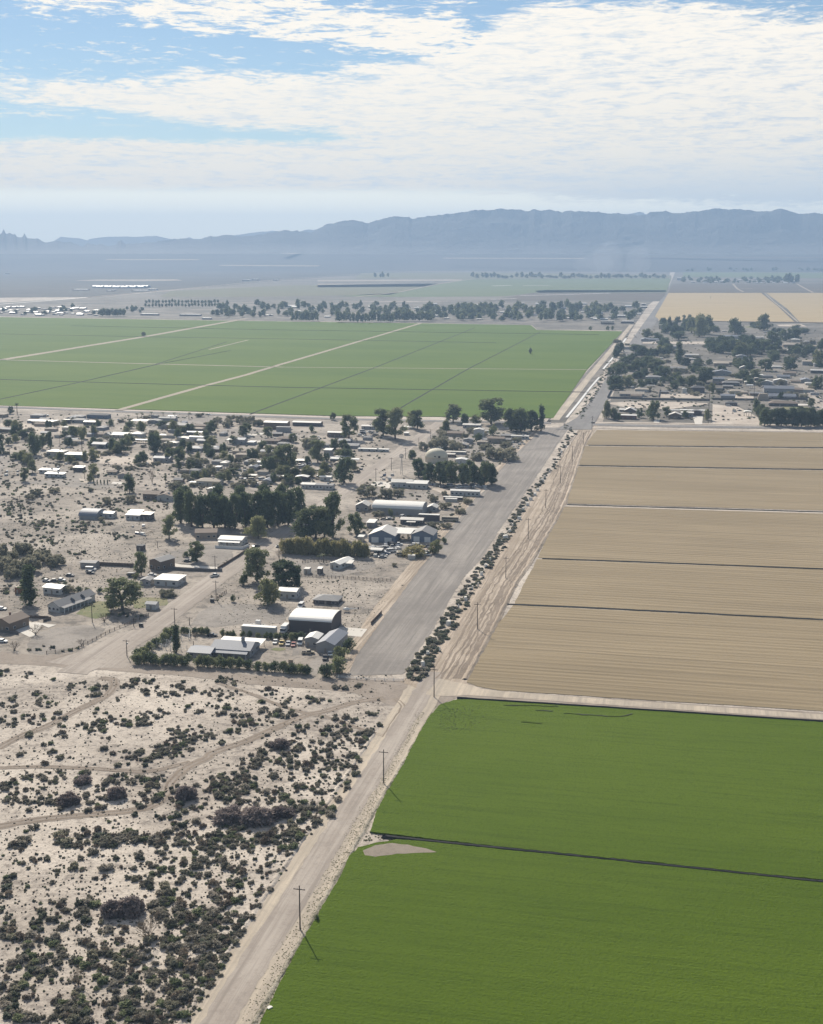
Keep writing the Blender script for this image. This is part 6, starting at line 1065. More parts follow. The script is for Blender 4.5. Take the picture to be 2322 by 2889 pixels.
# --- right neighbourhood
for a in (
 ('house', 'N3', 195, 530, 800, 60, 8, 'flat', 0, 'brick', 'white', 'brick house with two bright white slab roofs beside the paved road', 3, 1), ('house', 'N3', 265, 340, 680, 30, 9, 'x', .9, 'brown', 'white', 'small white roof behind the brick house', 0, 0), ('house', 'N3', 345, 520, 690, 25, 10, 'y', 2.6, 'brown', 'pale', 'steep gabled brown house behind the brick house', 1, 0), ('house', 'N3', 1050, 1235, 790, 60, 10, 'y', 2.0, 'brown', 'pale', 'brown house with a pale wavy gable beside the paved road', 2, 1), ('carport', 'N3', 1080, 1200, 690, 20, 5, 'archx', .7, 'grey', 'white', 'white roof behind the brown gabled house', 0, 0), ('carport', 'N3', 1222, 1650, 720, 60, 7, 'flat', 0, 'grey', 'white', 'long white flat carport right of the brown gabled house', 0, 0), ('barn', 'N3', 1395, 1560, 745, 55, 8, 'archy', 1.6, 'dark', 'dark', 'dark rounded barn mouth under the long white carport', 0, 0), ('house', 'N3', 1240, 1430, 760, 60, 6, 'shed', .5, 'grey', 'pale', 'grey house with a pale sloping roof left of the dark rounded barn', 1, 1),
 ('house', 'N3', 1395, 1605, 382, 75, 11, 'hip', 2.2, 'dark', 'dark', 'dark hipped house behind the long dark wall', 2, 1), ('house', 'N3', 270, 650, 440, 40, 12, 'x', 2.2, 'grey', 'tan', 'long tan roofed house inside the dark garden wall', 4, 1), ('house', 'N3', 705, 870, 252, 25, 8, 'hip', 1.4, 'dark', 'white', 'house with a cream white roof and white shelter', 0, 1), ('carport', 'N3', 705, 820, 290, 20, 3, 'flat', 0, 'grey', 'white', 'thin white shelter in front of the cream white roof', 0, 0), ('shed', 'N3', 445, 495, 315, 22, 4, 'archy', .6, 'white', 'white', 'small white rounded shed behind the long tan roofed house', 0, 0), ('carport', 'N3', 560, 690, 325, 14, 4, 'flat', 0, 'grey', 'pale', 'low pale roof right of the white rounded shed', 0, 0), ('shed', 'N3', 1260, 1325, 390, 70, 3, 'archy', .4, 'white', 'white', 'tall narrow white shed beside the dark hipped house', 0, 0),
 ('carport', 'N4', 495, 612, 755, 70, 8, 'archy', 1.0, 'grey', 'white', 'white arched canopy standing alone on the pale lot', 0, 0), ('shed', 'N4', 205, 385, 585, 45, 8, 'hip', 1.4, 'dark', 'dark', 'dark hipped shed with a white car in front', 1, 1), ('house', 'N4', 815, 1268, 385, 70, 14, 'x', 2.6, 'grey', 'bluegrey', 'big grey roofed house, the upper of two beside the side street', 3, 1), ('house', 'N4', 890, 1300, 475, 40, 12, 'x', 2.4, 'grey', 'bluegrey', 'big grey roofed house, the lower of two beside the side street', 3, 1), ('house', 'N4', 895, 1330, 592, 45, 12, 'hip', 2.2, 'dark', 'brown', 'wide brown hipped house behind the great hedge', 3, 1), ('house', 'N4', 765, 940, 258, 45, 9, 'y', 1.8, 'grey', 'white', 'gabled house with white roof edges, left of two', 1, 1), ('house', 'N4', 958, 1165, 240, 50, 10, 'y', 2.2, 'grey', 'white', 'gabled house with white roof edges, right of two', 1, 1),
 ('house', 'N4', 785, 950, 150, 30, 9, 'hip', 1.8, 'grey', 'grey', 'grey hipped house behind the white edged gables, left', 2, 1), ('house', 'N4', 1015, 1210, 155, 30, 10, 'x', 1.8, 'grey', 'bluegrey', 'grey house behind the white edged gables, right', 2, 1), ('carport', 'N4', 540, 630, 312, 45, 6, 'archx', 1.0, 'grey', 'white', 'cream canopy over a dark trailer', 0, 0), ('house', 'N4', 0, 290, 112, 55, 12, 'y', 2.6, 'grey', 'bluegrey', 'grey house with a wide gable facing the viewer', 3, 1), ('workshop', 'N4', 1545, 1760, 75, 45, 10, 'x', .8, 'dark', 'white', 'white roofed workshop at the right edge', 0, 0), ('house', 'N4', 0, 160, 255, 20, 9, 'x', 1.6, 'dark', 'brown', 'low brown roofed house left of the cream canopy', 1, 0), ('house', 'N4', 160, 420, 270, 45, 10, 'hip', 2.0, 'dark', 'grey', 'dark grey hipped house left of the cream canopy', 2, 0), ('cabin', 'N4', 660, 725, 190, 35, 5, 'archy', .8, 'dark', 'white', 'small dark hut with a white arched roof', 0, 0),
 ('barn', 'N1', 847, 1060, 495, 32, 6, 'flat', 0, 'dark', 'white', 'long dark low building with a bright white roof beside the lane', 0, 0), ('house', 'N1', 890, 1015, 270, 60, 8, 'y', 1.2, 'tan', 'white', 'tan house with a white gable at the far end of the gardens', 1, 1), ('house', 'N1', 612, 780, 690, 25, 8, 'x', 1.0, 'dark', 'white', 'white wavy roofed house among dark trees', 1, 0), ('shed', 'N1', 682, 735, 775, 35, 4, 'flat', 0, 'white', 'white', 'small white box house among dark trees', 0, 0), ('carport', 'N1', 575, 690, 775, 12, 4, 'flat', 0, 'grey', 'white', 'thin white roof left of the small white box house', 0, 0), ('shed', 'N1', 910, 948, 745, 18, 4, 'flat', 0, 'white', 'white', 'tiny bright white roof between dark trees', 0, 0), ('house', 'N1', 1020, 1200, 895, 25, 10, 'hip', 1.8, 'brown', 'tan', 'tan hipped house right of the dark gardens', 1, 0), ('house', 'N1', 1300, 1510, 715, 35, 9, 'x', 1.4, 'grey', 'pale', 'grey house with two pale roof bands', 2, 1), ('mobile_home', 'N1', 1265, 1505, 760, 20, 5, 'flat', 0, 'white', 'pale', 'pale mobile home below the two roof bands', 3, 0), ('barn', 'N1', -20, 178, 198, 36, 8, 'flat', 0, 'brown', 'white', 'brown strip building with a white roof edge at the corner of the far field', 0, 0), ('barn', 'N1', 290, 490, 182, 30, 8, 'flat', 0, 'dark', 'white', 'dark strip building with a white roof near the canal head', 0, 0),
 ('school_building', 'N2', 150, 430, 425, 40, 14, 'x', 2.0, 'grey', 'bluegrey', 'grey roofed school wing behind the white ones', 4, 1), ('school_building', 'N2', 255, 660, 470, 30, 12, 'flat', .2, 'pale', 'white', 'long white flat roofed school wing, left part', 5, 1), ('school_building', 'N2', 690, 800, 478, 32, 10, 'flat', .2, 'pale', 'white', 'short white flat roofed school wing, right part', 2, 1), ('school_building', 'N2', 530, 800, 415, 14, 10, 'flat', .2, 'pale', 'white', 'rear white school wing', 3, 1), ('house', 'N2', 835, 940, 495, 20, 22, 'y', 1.6, 'tan', 'tan', 'tan roofed hall right of the white school wings', 0, 0), ('school_building', 'N2', 30, 125, 460, 28, 10, 'flat', .2, 'pale', 'white', 'white school wing at the left end', 1, 1), ('house', 'N2', 1140, 1245, 655, 45, 8, 'y', 1.3, 'dark', 'white', 'dark house with a white gable edge', 1, 0), ('mobile_home', 'N2', 1310, 1465, 655, 35, 6, 'flat', 0, 'brown', 'white', 'brown mobile home with a white roof', 2, 0), ('house', 'N2', 25, 310, 825, 35, 10, 'x', 1.6, 'dark', 'tan', 'dark walled house with a long tan roof', 3, 0), ('house', 'N2', 930, 1095, 885, 20, 9, 'hip', 1.8, 'grey', 'pale', 'grey house with a pale hipped roof', 1, 0), ('house', 'N2', 1412, 1590, 838, 60, 12, 'x', 1.4, 'grey', 'tan', 'tan roofed house with a hedge in front at the right', 1, 0), ('house', 'N2', 430, 560, 905, 30, 10, 'y', 2.4, 'grey', 'white', 'house with a bright pointed gable in the middle gardens', 0, 0), ('shed', 'N2', 800, 850, 325, 16, 5, 'flat', 0, 'pale', 'white', 'tiny white roof behind the school trees', 0, 0), ('shed', 'N2', 1000, 1062, 345, 20, 5, 'flat', 0, 'white', 'white', 'white shed left of the twin dark trees', 0, 0), ('shed', 'N2', 155, 225, 315, 16, 5, 'flat', 0, 'pale', 'white', 'white roof left of the pine behind the school', 0, 0)):
    nm, r, x0, x1, yb, hp, D, rf, ri, wc, rc, lb, wn, dr = a
    B_(nm, r, x0, x1, yb, hp, D, rf, ri, wc, rc, lb, wins=wn, doors=dr, posts=(4 if nm == 'carport' else 0), side=False)
# tarp covered stack
sx, sy = TS('N4', 795, 500); k = REG['N4'][2] * MPP(sx, sy)
mb = MB(); mb.loft([[(c_ * 82 * k * s_, q_ * 3.2 * s_, z_) for c_, q_ in ((-1, -1), (1, -1), (1, 1), (-1, 1))] for s_, z_ in ((1, 0), (.97, 60 * k), (.7, 105 * k))])
tag(mb.build('hay_stack', WALL['tan'], None, G(sx, sy) + EU * 3, -AZ), 'tan tarp covered stack beside the big grey houses', 'haystack')
# small far houses in rows: each its own object with wall and roof
rs = random.Random(21)
HP = []
for i, (wc, rc, rf) in enumerate((('white', 'white', 'x'), ('cream', 'pale', 'hip'), ('tan', 'tan', 'hip'), ('grey', 'white', 'flat'), ('white', 'pale', 'x'), ('brown', 'white', 'x'), ('tan', 'pale', 'y'), ('grey', 'grey', 'hip'), ('tan', 'brown', 'x'), ('grey', 'bluegrey', 'x'), ('pale', 'tan', 'hip'), ('brown', 'grey', 'x'))):
    w, r_ = walls_roof(14, 9, 3.0, rf, 1.3 if rf != 'flat' else 0.1, 0.5); HP.append((w.mesh('wall'), WALL[wc], r_.mesh('roof'), ROOF[rc]))
for a, b, c, d in HP: a.materials.append(b); c.materials.append(d)
def far_house(r, x, y, w, label, group, kind=None):
    i = rs.randrange(7) if kind is None else kind; a, b, c, d = HP[i]; sx, sy = TS(r, x, y); k = REG[r][2] * MPP(sx, sy)
    if blocked(G(sx, sy), 16): return
    o = empty('house', G(sx, sy), -AZ + rs.choice((0, 0, 0, math.pi / 2))); obj('wall', a, None, o); obj('roof', c, None, o); s = w * k / 14; o.scale = (s, min(s, 1.6), min(1.4, max(0.8, s))); tag(o, label, 'house', group)
for k in range(70): far_house('T1', rs.uniform(-10, 770), rs.uniform(105, 170), rs.uniform(26, 50), 'small pale house in the tight rows at the left end of the far town', 'house rows at the left end of the far town')
for k in range(26): far_house('T2', rs.uniform(380, 1730), rs.uniform(90, 190), rs.uniform(22, 46), 'small white roofed house among the trees of the far town', 'houses in the middle of the far town', rs.choice((0, 3, 4, 5)))
for k in range(56): far_house('T3', rs.uniform(0, 1650), rs.uniform(75, 195), rs.uniform(26, 60), 'small white roofed house in the right part of the far town', 'houses in the right part of the far town', rs.choice((0, 3, 4, 5, 0)))
for k in range(46): far_house('T4', rs.uniform(460, 1480), rs.uniform(165, 200), rs.uniform(26, 46), 'tiny house in the distant row beyond the far stubble field', 'distant house row')
for k in range(8): far_house('M', rs.choice((980, 1240, 1350, 1425, 1540)) + rs.uniform(-14, 14), 81, rs.uniform(16, 30), 'tiny white roof in the distant tree line', 'white roofs in the distant tree line', 3)
for x0, x1, y, nm in ((1102, 1245, 168, 'white strip building in the far town beside the left windbreak'), (1410, 1580, 172, 'long white roofed building left of the middle of the far town'), (1590, 1660, 200, 'small white building at the far field edge')): house('barn', 'T1', x0, x1, y, 12, 14, 'flat', .1, 'grey', 'white', nm, wins=0, doors=0)
house('barn', 'T2', 205, 335, 158, 9, 12, 'flat', .1, 'brown', 'white', 'long building with a dotted white roof in the far town', wins=0, doors=0)
house('barn', 'T3', 1320, 1418, 222, 20, 10, 'flat', .1, 'dark', 'white', 'dark building with a white roof nearest the far field corner', wins=0, doors=0)
house('barn', 'T3', 1480, 1565, 215, 14, 10, 'flat', .1, 'dark', 'white', 'dark white roofed building beside the canal head', wins=0, doors=0)
for k, (x0, x1) in enumerate(((1060, 1140), (1265, 1290), (1315, 1372))): house('house', 'T3', x0, x1, 190 + 6 * (k > 0), 10, 10, 'x', 1.2, 'pale', 'white', ('white roofed house left of the two bright roofs', 'short bright white roof in the far town', 'longer bright white roof in the far town')[k], wins=0, doors=0)
for k in range(38): far_house('R1', rs.uniform(0, 1700), rs.uniform(215, 470), rs.uniform(55, 110), 'small house in the far rows of the left neighbourhood', 'houses in the far rows of the left neighbourhood', rs.choice((1, 2, 7, 8, 9, 10, 11, 7, 9, 3)))
for k in range(38): far_house('R2', rs.uniform(0, 1700), rs.uniform(350, 760), rs.uniform(60, 110), 'small cabin between the yards of the left neighbourhood', 'cabins between the yards of the left neighbourhood', rs.choice((1, 2, 7, 8, 9, 10, 11, 7, 9, 3)))
for k in range(14): far_house('R3', rs.uniform(560, 1100), rs.uniform(290, 470), rs.uniform(60, 110), 'small cabin in the yards behind the dome', 'cabins in the yards behind the dome', rs.choice((1, 2, 7, 8, 9, 10, 11, 7, 9, 3)))
for k in range(40): far_house('R7', rs.uniform(120, 1730), rs.uniform(480, 960), rs.uniform(60, 120), 'house among the gardens of the right neighbourhood', 'houses among the gardens of the right neighbourhood', rs.choice((1, 2, 7, 8, 9, 10, 11, 7, 9, 3)))
# shining shelters far out on the plain
for k in range(13): house('shelter', 'R8', 560 + k * 25, 600 + k * 25, 158 - abs(k - 6) * 0.4 + (k % 2) * 2, 5, 40, 'archx', 6, 'white', 'white', 'shining white shelter in the cluster on the far plain', wins=0, doors=0, group='shining shelters on the far plain', cat='shelter')
for x0, x1, y in ((440, 530, 172), (800, 900, 178), (900, 950, 170), (650, 665, 178), (680, 690, 178)): house('shelter', 'R8', x0, x1, y, 5, 30, 'flat', 1, 'white', 'white', 'low white strip building near the shining shelters', wins=0, doors=0, group='low strips near the shining shelters', cat='shelter')
for x0, x1, y in ((1060, 1090, 345), (1018, 1050, 347), (1150, 1168, 346)): house('shed', 'F', x0, x1, y, 4, 30, 'flat', 1, 'white', 'white', 'tiny white building beside the far pale road', wins=0, doors=0, group='white buildings beside the far pale road')
for k in range(14): house('plant_building', 'M', *(lambda x: (x, x + rs.uniform(8, 24)))(rs.choice((rs.uniform(490, 620), rs.uniform(680, 800)))), rs.uniform(9, 16), rs.uniform(4, 8), 30, 'flat', 1, 'white', 'white', 'glinting white building of the far plant below the mountains', wins=0, doors=0, group='far plant buildings', cat='building')
for x, y in ((157, 235), (225, 235), (290, 235), (25, 318)): house('plant_building', 'F', x - 5, x + 6, y, 4, 30, 'flat', 1, 'white', 'white', 'tiny glinting building at the foot of the left mountains', wins=0, doors=0, group='glints below the left mountains', cat='building')
house('barn', 'T4', 365, 402, 170, 22, 14, 'x', 2, 'white', 'white', 'white building beside the main road far away', wins=0, doors=0)
house('barn', 'M', 1208, 1250, 42, 5, 30, 'flat', 1, 'white', 'white', 'isolated white building beyond the distant tree line', wins=0, doors=0)
# ---------------------------------------------------------------- yards, tracks, pads
for r, px, mt, z in (('R5', [(110, 905), (180, 800), (300, 745), (470, 725), (700, 740), (900, 765), (920, 800), (860, 890), (500, 900), (300, 925)], 'yard', .07), ('R4', [(215, 1060), (330, 960), (470, 925), (700, 905), (860, 935), (780, 1040), (560, 1110), (330, 1150), (230, 1130)], 'yard', .07),
    ('R4', [(1210, 400), (1300, 320), (1500, 290), (1740, 250), (1900, 300), (1900, 440), (1700, 430), (1480, 400), (1370, 420)], 'yard', .07), ('R4', [(1375, 395), (1480, 415), (1733, 432), (1810, 435), (1810, 452), (1733, 450), (1480, 435), (1370, 430)], 'concrete', .16), ('R4', [(620, 815), (730, 715), (880, 715), (895, 830), (780, 855)], 'lawn', .08), ('R4', [(1075, 700), (1180, 680), (1360, 688), (1372, 742), (1290, 752), (1100, 772)], 'lawn', .08),
    ('R4', [(90, 935), (190, 885), (300, 885), (400, 900), (460, 905), (395, 930), (340, 905), (280, 1000), (240, 1005)], 'concrete', .16), ('R4', [(700, 695), (765, 700), (740, 725), (705, 725)], 'concrete', .14), ('R5', [(1290, 985), (1320, 922), (1550, 940), (1500, 1004)], 'concrete', .16), ('K', [(1300, 290), (1380, 235), (1400, 280), (1330, 400), (1290, 380)], 'yard', .07), ('K', [(1180, 190), (1240, 185), (1260, 240), (1175, 245)], 'yard', .07),
    ('R5', [(760, 1105), (800, 1090), (880, 1095), (885, 1110), (830, 1118), (775, 1112)], 'lawn', .08), ('R6', [(110, 310), (260, 255), (620, 250), (700, 290), (600, 318), (300, 315)], 'yard', .08), ('R6', [(60, 480), (160, 465), (360, 520), (600, 540), (300, 560), (120, 560)], 'yard', .08), ('R6', [(90, 690), (640, 690), (600, 740), (380, 790), (230, 800), (90, 780)], 'yard', .08),
    ('R5', [(870, 330), (1010, 340), (1250, 360), (1600, 380), (1620, 430), (1300, 520), (1010, 510), (950, 420)], 'yard', .06), ('R1', [(0, 540), (230, 500), (240, 520), (130, 600), (0, 660)], 'yard', .07), ('R1', [(130, 745), (560, 730), (990, 765), (1010, 800), (700, 800), (300, 770), (0, 760), (0, 735)], 'yard', .075), ('R1', [(380, 620), (640, 660), (680, 740), (540, 745), (520, 680)], 'yard', .07),
    ('R1', [(700, 520), (1230, 560), (1300, 610), (1100, 620), (820, 600)], 'yardpale', .06), ('R1', [(0, 270), (640, 290), (620, 345), (250, 355), (0, 330)], 'yardpale', .06), ('R1', [(1280, 190), (1730, 210), (1733, 300), (1250, 330), (1200, 300)], 'yard', .065), ('R2', [(380, 310), (900, 330), (1000, 360), (1000, 400), (600, 450), (250, 470), (330, 370)], 'yard', .065), ('R2', [(510, 370), (760, 342), (770, 352), (560, 385)], 'concrete', .14), ('R2', [(590, 425), (700, 410), (705, 437), (620, 434)], 'concrete', .14), ('R2', [(880, 428), (975, 395), (982, 405), (900, 436)], 'concrete', .14),
    ('R2', [(0, 540), (560, 560), (700, 640), (560, 700), (0, 740)], 'yard', .055), ('R2', [(640, 735), (900, 745), (900, 775), (700, 770)], 'yardpale', .09), ('R3', [(560, 240), (1090, 300), (1340, 270), (1200, 400), (1100, 470), (900, 500), (620, 490), (480, 400)], 'yard', .05), ('R3', [(530, 690), (640, 690), (900, 670), (930, 690), (860, 740), (620, 725)], 'yardpale', .09), ('R3', [(110, 665), (140, 640), (260, 645), (245, 690)], 'concrete', .15), ('R1', [(640, 720), (700, 730), (760, 760), (660, 755)], 'yardpale', .1), ('R1', [(905, 765), (920, 750), (1000, 755), (1000, 772)], 'concrete', .13),
    ('N3', [(30, 540), (560, 520), (1250, 530), (1650, 545), (1660, 560), (1080, 640), (380, 620)], 'yardpale', .2), ('N3', [(1420, 750), (1585, 750), (1570, 885), (1460, 885)], 'concrete', .35), ('N3', [(820, 800), (905, 795), (895, 860), (805, 855)], 'concrete', .35), ('N3', [(900, 400), (1600, 400), (1600, 465), (900, 460)], 'yardpale', .2), ('N3', [(500, 450), (650, 455), (680, 480), (510, 478)], 'concrete', .35), ('N4', [(0, 560), (400, 600), (700, 760), (780, 880), (0, 880)], 'yardpale', .2), ('N4', [(340, 370), (650, 390), (650, 470), (330, 470)], 'yardpale', .2), ('N4', [(190, 380), (330, 380), (330, 490), (170, 490)], 'yard', .25), ('N4', [(1160, 230), (1540, 210), (1740, 520), (1740, 700), (1620, 620), (1500, 480), (1330, 260)], 'street', .22), ('N4', [(1330, 555), (1500, 560), (1510, 580), (1325, 585)], 'concrete', .35), ('N4', [(1100, 600), (1500, 600), (1510, 640), (1130, 640)], 'lawn', .24), ('N1', [(430, 470), (600, 470), (1650, 470), (1660, 510), (600, 500), (480, 520)], 'yardpale', .22), ('N2', [(500, 230), (700, 200), (820, 240), (780, 270), (540, 250)], 'lawn', .24), ('N2', [(1000, 200), (1400, 195), (1480, 230), (1050, 225)], 'yardpale', .24)):
    poly('concrete_pad' if mt == 'concrete' else 'lawn' if mt == 'lawn' else 'yard_ground', r, px, M[mt], z=z, jag=0.7 if mt != 'concrete' else 0, step=4)
for pts, w, z in (([('A', -40, 1200), ('A', 200, 1155), ('A', 500, 1122), ('A', 900, 1085), ('A', 1060, 1050), ('A', 1160, 970), ('A', 1200, 880), ('A', 1310, 780), ('A', 1450, 712), ('B', 0, 680), ('B', 250, 590), ('B', 450, 500), ('B', 640, 420), ('B', 800, 385), ('B', 1000, 325), ('B', 1200, 295)], 4.2, .05), ([('A', -20, 650), ('A', 150, 560), ('A', 330, 490), ('A', 500, 400), ('A', 640, 330), ('A', 745, 275), ('A', 800, 205), ('A', 780, 165), ('A', 700, 155)], 4.0, .055), ([('A', -20, 785), ('A', 300, 777), ('A', 640, 790), ('A', 950, 810), ('A', 1100, 800), ('A', 1250, 762), ('A', 1330, 740)], 2.8, .06), ([('B', 30, 190), ('B', 250, 260), ('B', 450, 340), ('B', 620, 395), ('B', 800, 430), ('B', 1000, 500), ('B', 1190, 560)], 2.2, .065), ([('B', 1270, 300), ('B', 1330, 360), ('B', 1260, 470), ('B', 1200, 570)], 3.0, .07)):
    c = [g(*p) for p in pts]; ribbon('sand_track', c, w, M['track'], z=z, jag=0.5, step=2)
    for s_ in (-1, 1):
        off = [p + Vector(((c[min(q + 1, len(c) - 1)] - c[max(q - 1, 0)]).y, -(c[min(q + 1, len(c) - 1)] - c[max(q - 1, 0)]).x, 0)).normalized() * (s_ * w * .24) for q, p in enumerate(c)]
        ribbon('wheel_rut', off, w * .2, M['ditch_soil'], z=z + .03, jag=0.35, step=2, seed=s_ * 3.0)
# ---------------------------------------------------------------- poles
PW = plain('pole_wood', (0.045, 0.036, 0.03), 0.9, 0.1, 0.08)
def pole(r, x, y, hp, label, group=None, arm=True, lamp=False, box=False):
    sx, sy = TS(r, x, y); k = REG[r][2] * MPP(sx, sy); H = hp * k * 1.03; rad = 0.17
    o = empty('utility_pole', G(sx, sy), -AZ); MB().tube([(0, 0, -.2), (0, 0, H)], [rad * 1.15, rad * 0.75], 8).build('post', PW, o)
    if arm:
        a = MB().box(-1.5, 1.5, -.2, -.08, H * .915, H * .915 + .16).build('crossarm', PW, o)
        for xx in (-1.35, -.5, .5, 1.35): MB().tube([(xx, -.14, H * .915 + .16), (xx, -.14, H * .915 + .42)], .07, 6).build('insulator', STEEL, a)
    if box: MB().tube([(.35, -.1, H * .74), (.35, -.1, H * .83)], .3, 8).build('transformer', STEEL, o)
    tag(o, label, 'utility pole', group)
for i, (x, y, h) in enumerate(((632, 1957, 97), (808, 1650, 74), (914, 1468, 64), (1005, 1325, 57), (1065, 1218, 46), (1112, 1135, 44), (1149, 1070, 40), (1180, 1018, 37), (1205, 972, 33), (1228, 937, 26))):
    pole('D', x, y, h, ('nearest utility pole with crossarm, shadow falling into the alfalfa', 'second utility pole along the near dirt road', 'utility pole at the crossroads by the alfalfa corner', 'first pole beside the stubble field above the crossroads', 'second pole beside the stubble field', 'third pole beside the stubble field', 'fourth pole beside the stubble field', 'fifth pole beside the stubble field', 'sixth pole beside the stubble field', 'farthest pole beside the stubble field, at its top corner')[i])
for r, x, y, h, lb, bx in (('R4', 1035, 1158, 135, 'pole at the street corner left of the hedge', True), ('R4', 1425, 908, 145, 'tall pole on the right side of the street above the hedge', False), ('R4', 752, 880, 150, 'pole in front of the lawn of the grey roofed ranch house', False), ('R4', 1090, 915, 66, 'short post beside the yard gate', False), ('R4', 1545, 905, 62, 'short pole at the hedge corner', False), ('R5', 318, 702, 160, 'tall pole beside the street near the corner tree group', False), ('R5', 852, 300, 100, 'pole at the street beyond the cane row', False), ('R5', 310, 470, 130, 'pole by the dark fence on the street bend', False),
        ('R3', 150, 640, 92, 'street pole near the white house', False), ('R3', 258, 562, 88, 'street pole below the tall wind pump', False), ('R3', 357, 482, 78, 'street pole left of the dome', False), ('R3', 450, 392, 58, 'street pole second from the field', False), ('R3', 532, 342, 66, 'street pole nearest the green field', False), ('R1', 168, 1000, 140, 'thin pole on the left pale sand lot', False), ('R1', 82, 560, 90, 'thin pole at the far left lane', False), ('R1', 490, 470, 80, 'thin pole behind the cream hipped house', False), ('R7', 830, 1158, 275, 'tallest pole in front of the right neighbourhood', True), ('R7', 1190, 960, 160, 'pole left of the big grey roofed houses', False), ('Q', 405, 1575, 220, 'pole at the junction of the paved roads', True), ('K', 485, 185, 40, 'short post beside the long barn', False), ('R4', 1285, 275, 50, 'thin post near the dark box hut', False)):
    pole(r, x, y, h, lb, None, arm=h > 60, box=bx)
# wind pump by the street
sx, sy = TS('R3', 330, 592); k = REG['R3'][2] * MPP(sx, sy); H = 132 * k; o = empty('wind_pump', G(sx, sy), -AZ)
mb = MB()
for a in range(4): ca, sa = math.cos(a * math.pi / 2 + .78), math.sin(a * math.pi / 2 + .78); mb.bar((ca * 1.1, sa * 1.1, 0), (ca * .15, sa * .15, H), .14)
for q in (.25, .5, .75): s_ = 1.1 * (1 - q) * .71 + .1; [mb.bar((s_ * i1, s_ * j1, H * q), (s_ * i2, s_ * j2, H * q), .09) for i1, j1, i2, j2 in ((-1, -1, 1, -1), (1, -1, 1, 1), (1, 1, -1, 1), (-1, 1, -1, -1))]
mb.build('tower', STEEL, o); mb = MB()
for a in range(12): c_, s_ = math.cos(a * math.pi / 6), math.sin(a * math.pi / 6); mb.add([(c_ * .3, -.35, H + s_ * .3), (c_ * 1.7 - s_ * .35, -.45, H + s_ * 1.7 + c_ * .35), (c_ * 1.7 + s_ * .35, -.3, H + s_ * 1.7 - c_ * .35)], [(0, 1, 2)])
mb.tube([(0, .1, H), (0, -.5, H)], .25, 8); mb.build('wheel', STEEL, o); MB().box(-.03, .03, .2, 1.9, H - .05, H + .05).box(-.02, .02, 1.5, 2.4, H - .5, H + .5).build('tail_vane', STEEL, o); tag(o, 'tall thin wind pump with a round wheel beside the street', 'wind pump')
# ---------------------------------------------------------------- fences and walls
def fence(r, pts, h, mat, label, solid=True, name='fence', npost=10):
    P = [g(r, *p) for p in pts]; o = empty(name, P[0]); mb = MB(); tot = sum((b - a).length for a, b in zip(P, P[1:]))
    for a, b in zip(P, P[1:]):
        a, b = a - P[0], b - P[0]
        if solid: mb.bar(a + Vector((0, 0, h / 2)), b + Vector((0, 0, h / 2)), .16, h)
        else:
            for q in (.35, .65, .92): mb.bar(a + Vector((0, 0, h * q)), b + Vector((0, 0, h * q)), .07)
    mb.build('panel' if solid else 'rails', mat, o)
    n = min(npost, 24)
    for i in range(n):
        t = i / (n - 1) * tot; q = None
        for a, b in zip(P, P[1:]):
            L_ = (b - a).length
            if t <= L_ + 1e-6: q = a.lerp(b, t / L_) - P[0]; break
            t -= L_
        if q is not None: MB().box(q.x - .12, q.x + .12, q.y - .12, q.y + .12, 0, h + .12).build('post', mat, o)
    tag(o, label, 'wall' if 'wall' in name else 'fence')
fence('R4', [(785, 418), (930, 425), (1090, 432)], 1.9, WOOD, 'long dark board fence between the grey shed and the tree', npost=14)
fence('R4', [(1375, 452), (1500, 462), (1733, 470), (1810, 470)], 1.5, BLOCK, 'dark block wall beside the pale driveway', name='block_wall')
fence('R5', [(310, 278), (530, 290), (585, 265)], 1.6, TRIM, 'white board fence round the white corner house', npost=12)
fence('R5', [(330, 455), (380, 425), (500, 350), (585, 290)], 1.5, WOOD, 'dark brushy fence along the left side of the street', npost=12)
fence('R5', [(1010, 505), (1200, 520), (1360, 528), (1500, 535), (1740, 548)], 1.3, WOOD, 'post and rail fence across the sand lot', solid=False, npost=24)
fence('R5', [(1020, 400), (1090, 385), (1180, 388), (1240, 400)], 1.2, WOOD, 'rail fence round the paddock by the palms', solid=False, npost=10)
fence('R4', [(150, 832), (270, 850), (385, 852), (415, 860)], 1.2, WOOD, 'low dark fence in front of the grey roofed ranch house', npost=10)
fence('R4', [(415, 862), (355, 880)], 1.1, WOOD, 'short end piece of the low dark fence', npost=4)
fence('R4', [(0, 965), (150, 982)], 1.1, BLOCK, 'low wall in front of the brown house at the left edge', name='block_wall', npost=4)
fence('R4', [(380, 1140), (620, 1110), (900, 960), (1100, 880), (1210, 830)], 1.2, WOOD, 'thin rail fence along the street in front of the yards', solid=False, npost=20)
fence('R5', [(330, 690), (400, 640)], 1.3, WOOD, 'short rail fence by the tall street pole', solid=False, npost=6)
fence('R5', [(1580, 905), (1665, 815)], 1.6, WOOD, 'dark short fence beside the airstrip', npost=5)
fence('B', [(880, 155), (1100, 172), (1330, 178)], 1.0, TRIM, 'low pale rail barrier at the foot of the airstrip', solid=False, npost=8)
fence('R4', [(1230, 1120), (1300, 1050), (1400, 1010)], 0.5, TRIM, 'low pale edging inside the hedge', npost=4)
fence('N3', [(80, 470), (400, 478), (700, 492), (1100, 500), (1690, 510)], 2.2, BLOCK, 'long dark block wall along the alley of the right neighbourhood', name='block_wall', npost=18)
fence('N4', [(0, 490), (300, 492), (700, 500)], 2.2, BLOCK, 'dark block wall continuing right behind the pale lots', name='block_wall', npost=10)
fence('N3', [(885, 455), (910, 335)], 2.4, BLOCK, 'dark cross wall right of the lawn', name='block_wall', npost=4)
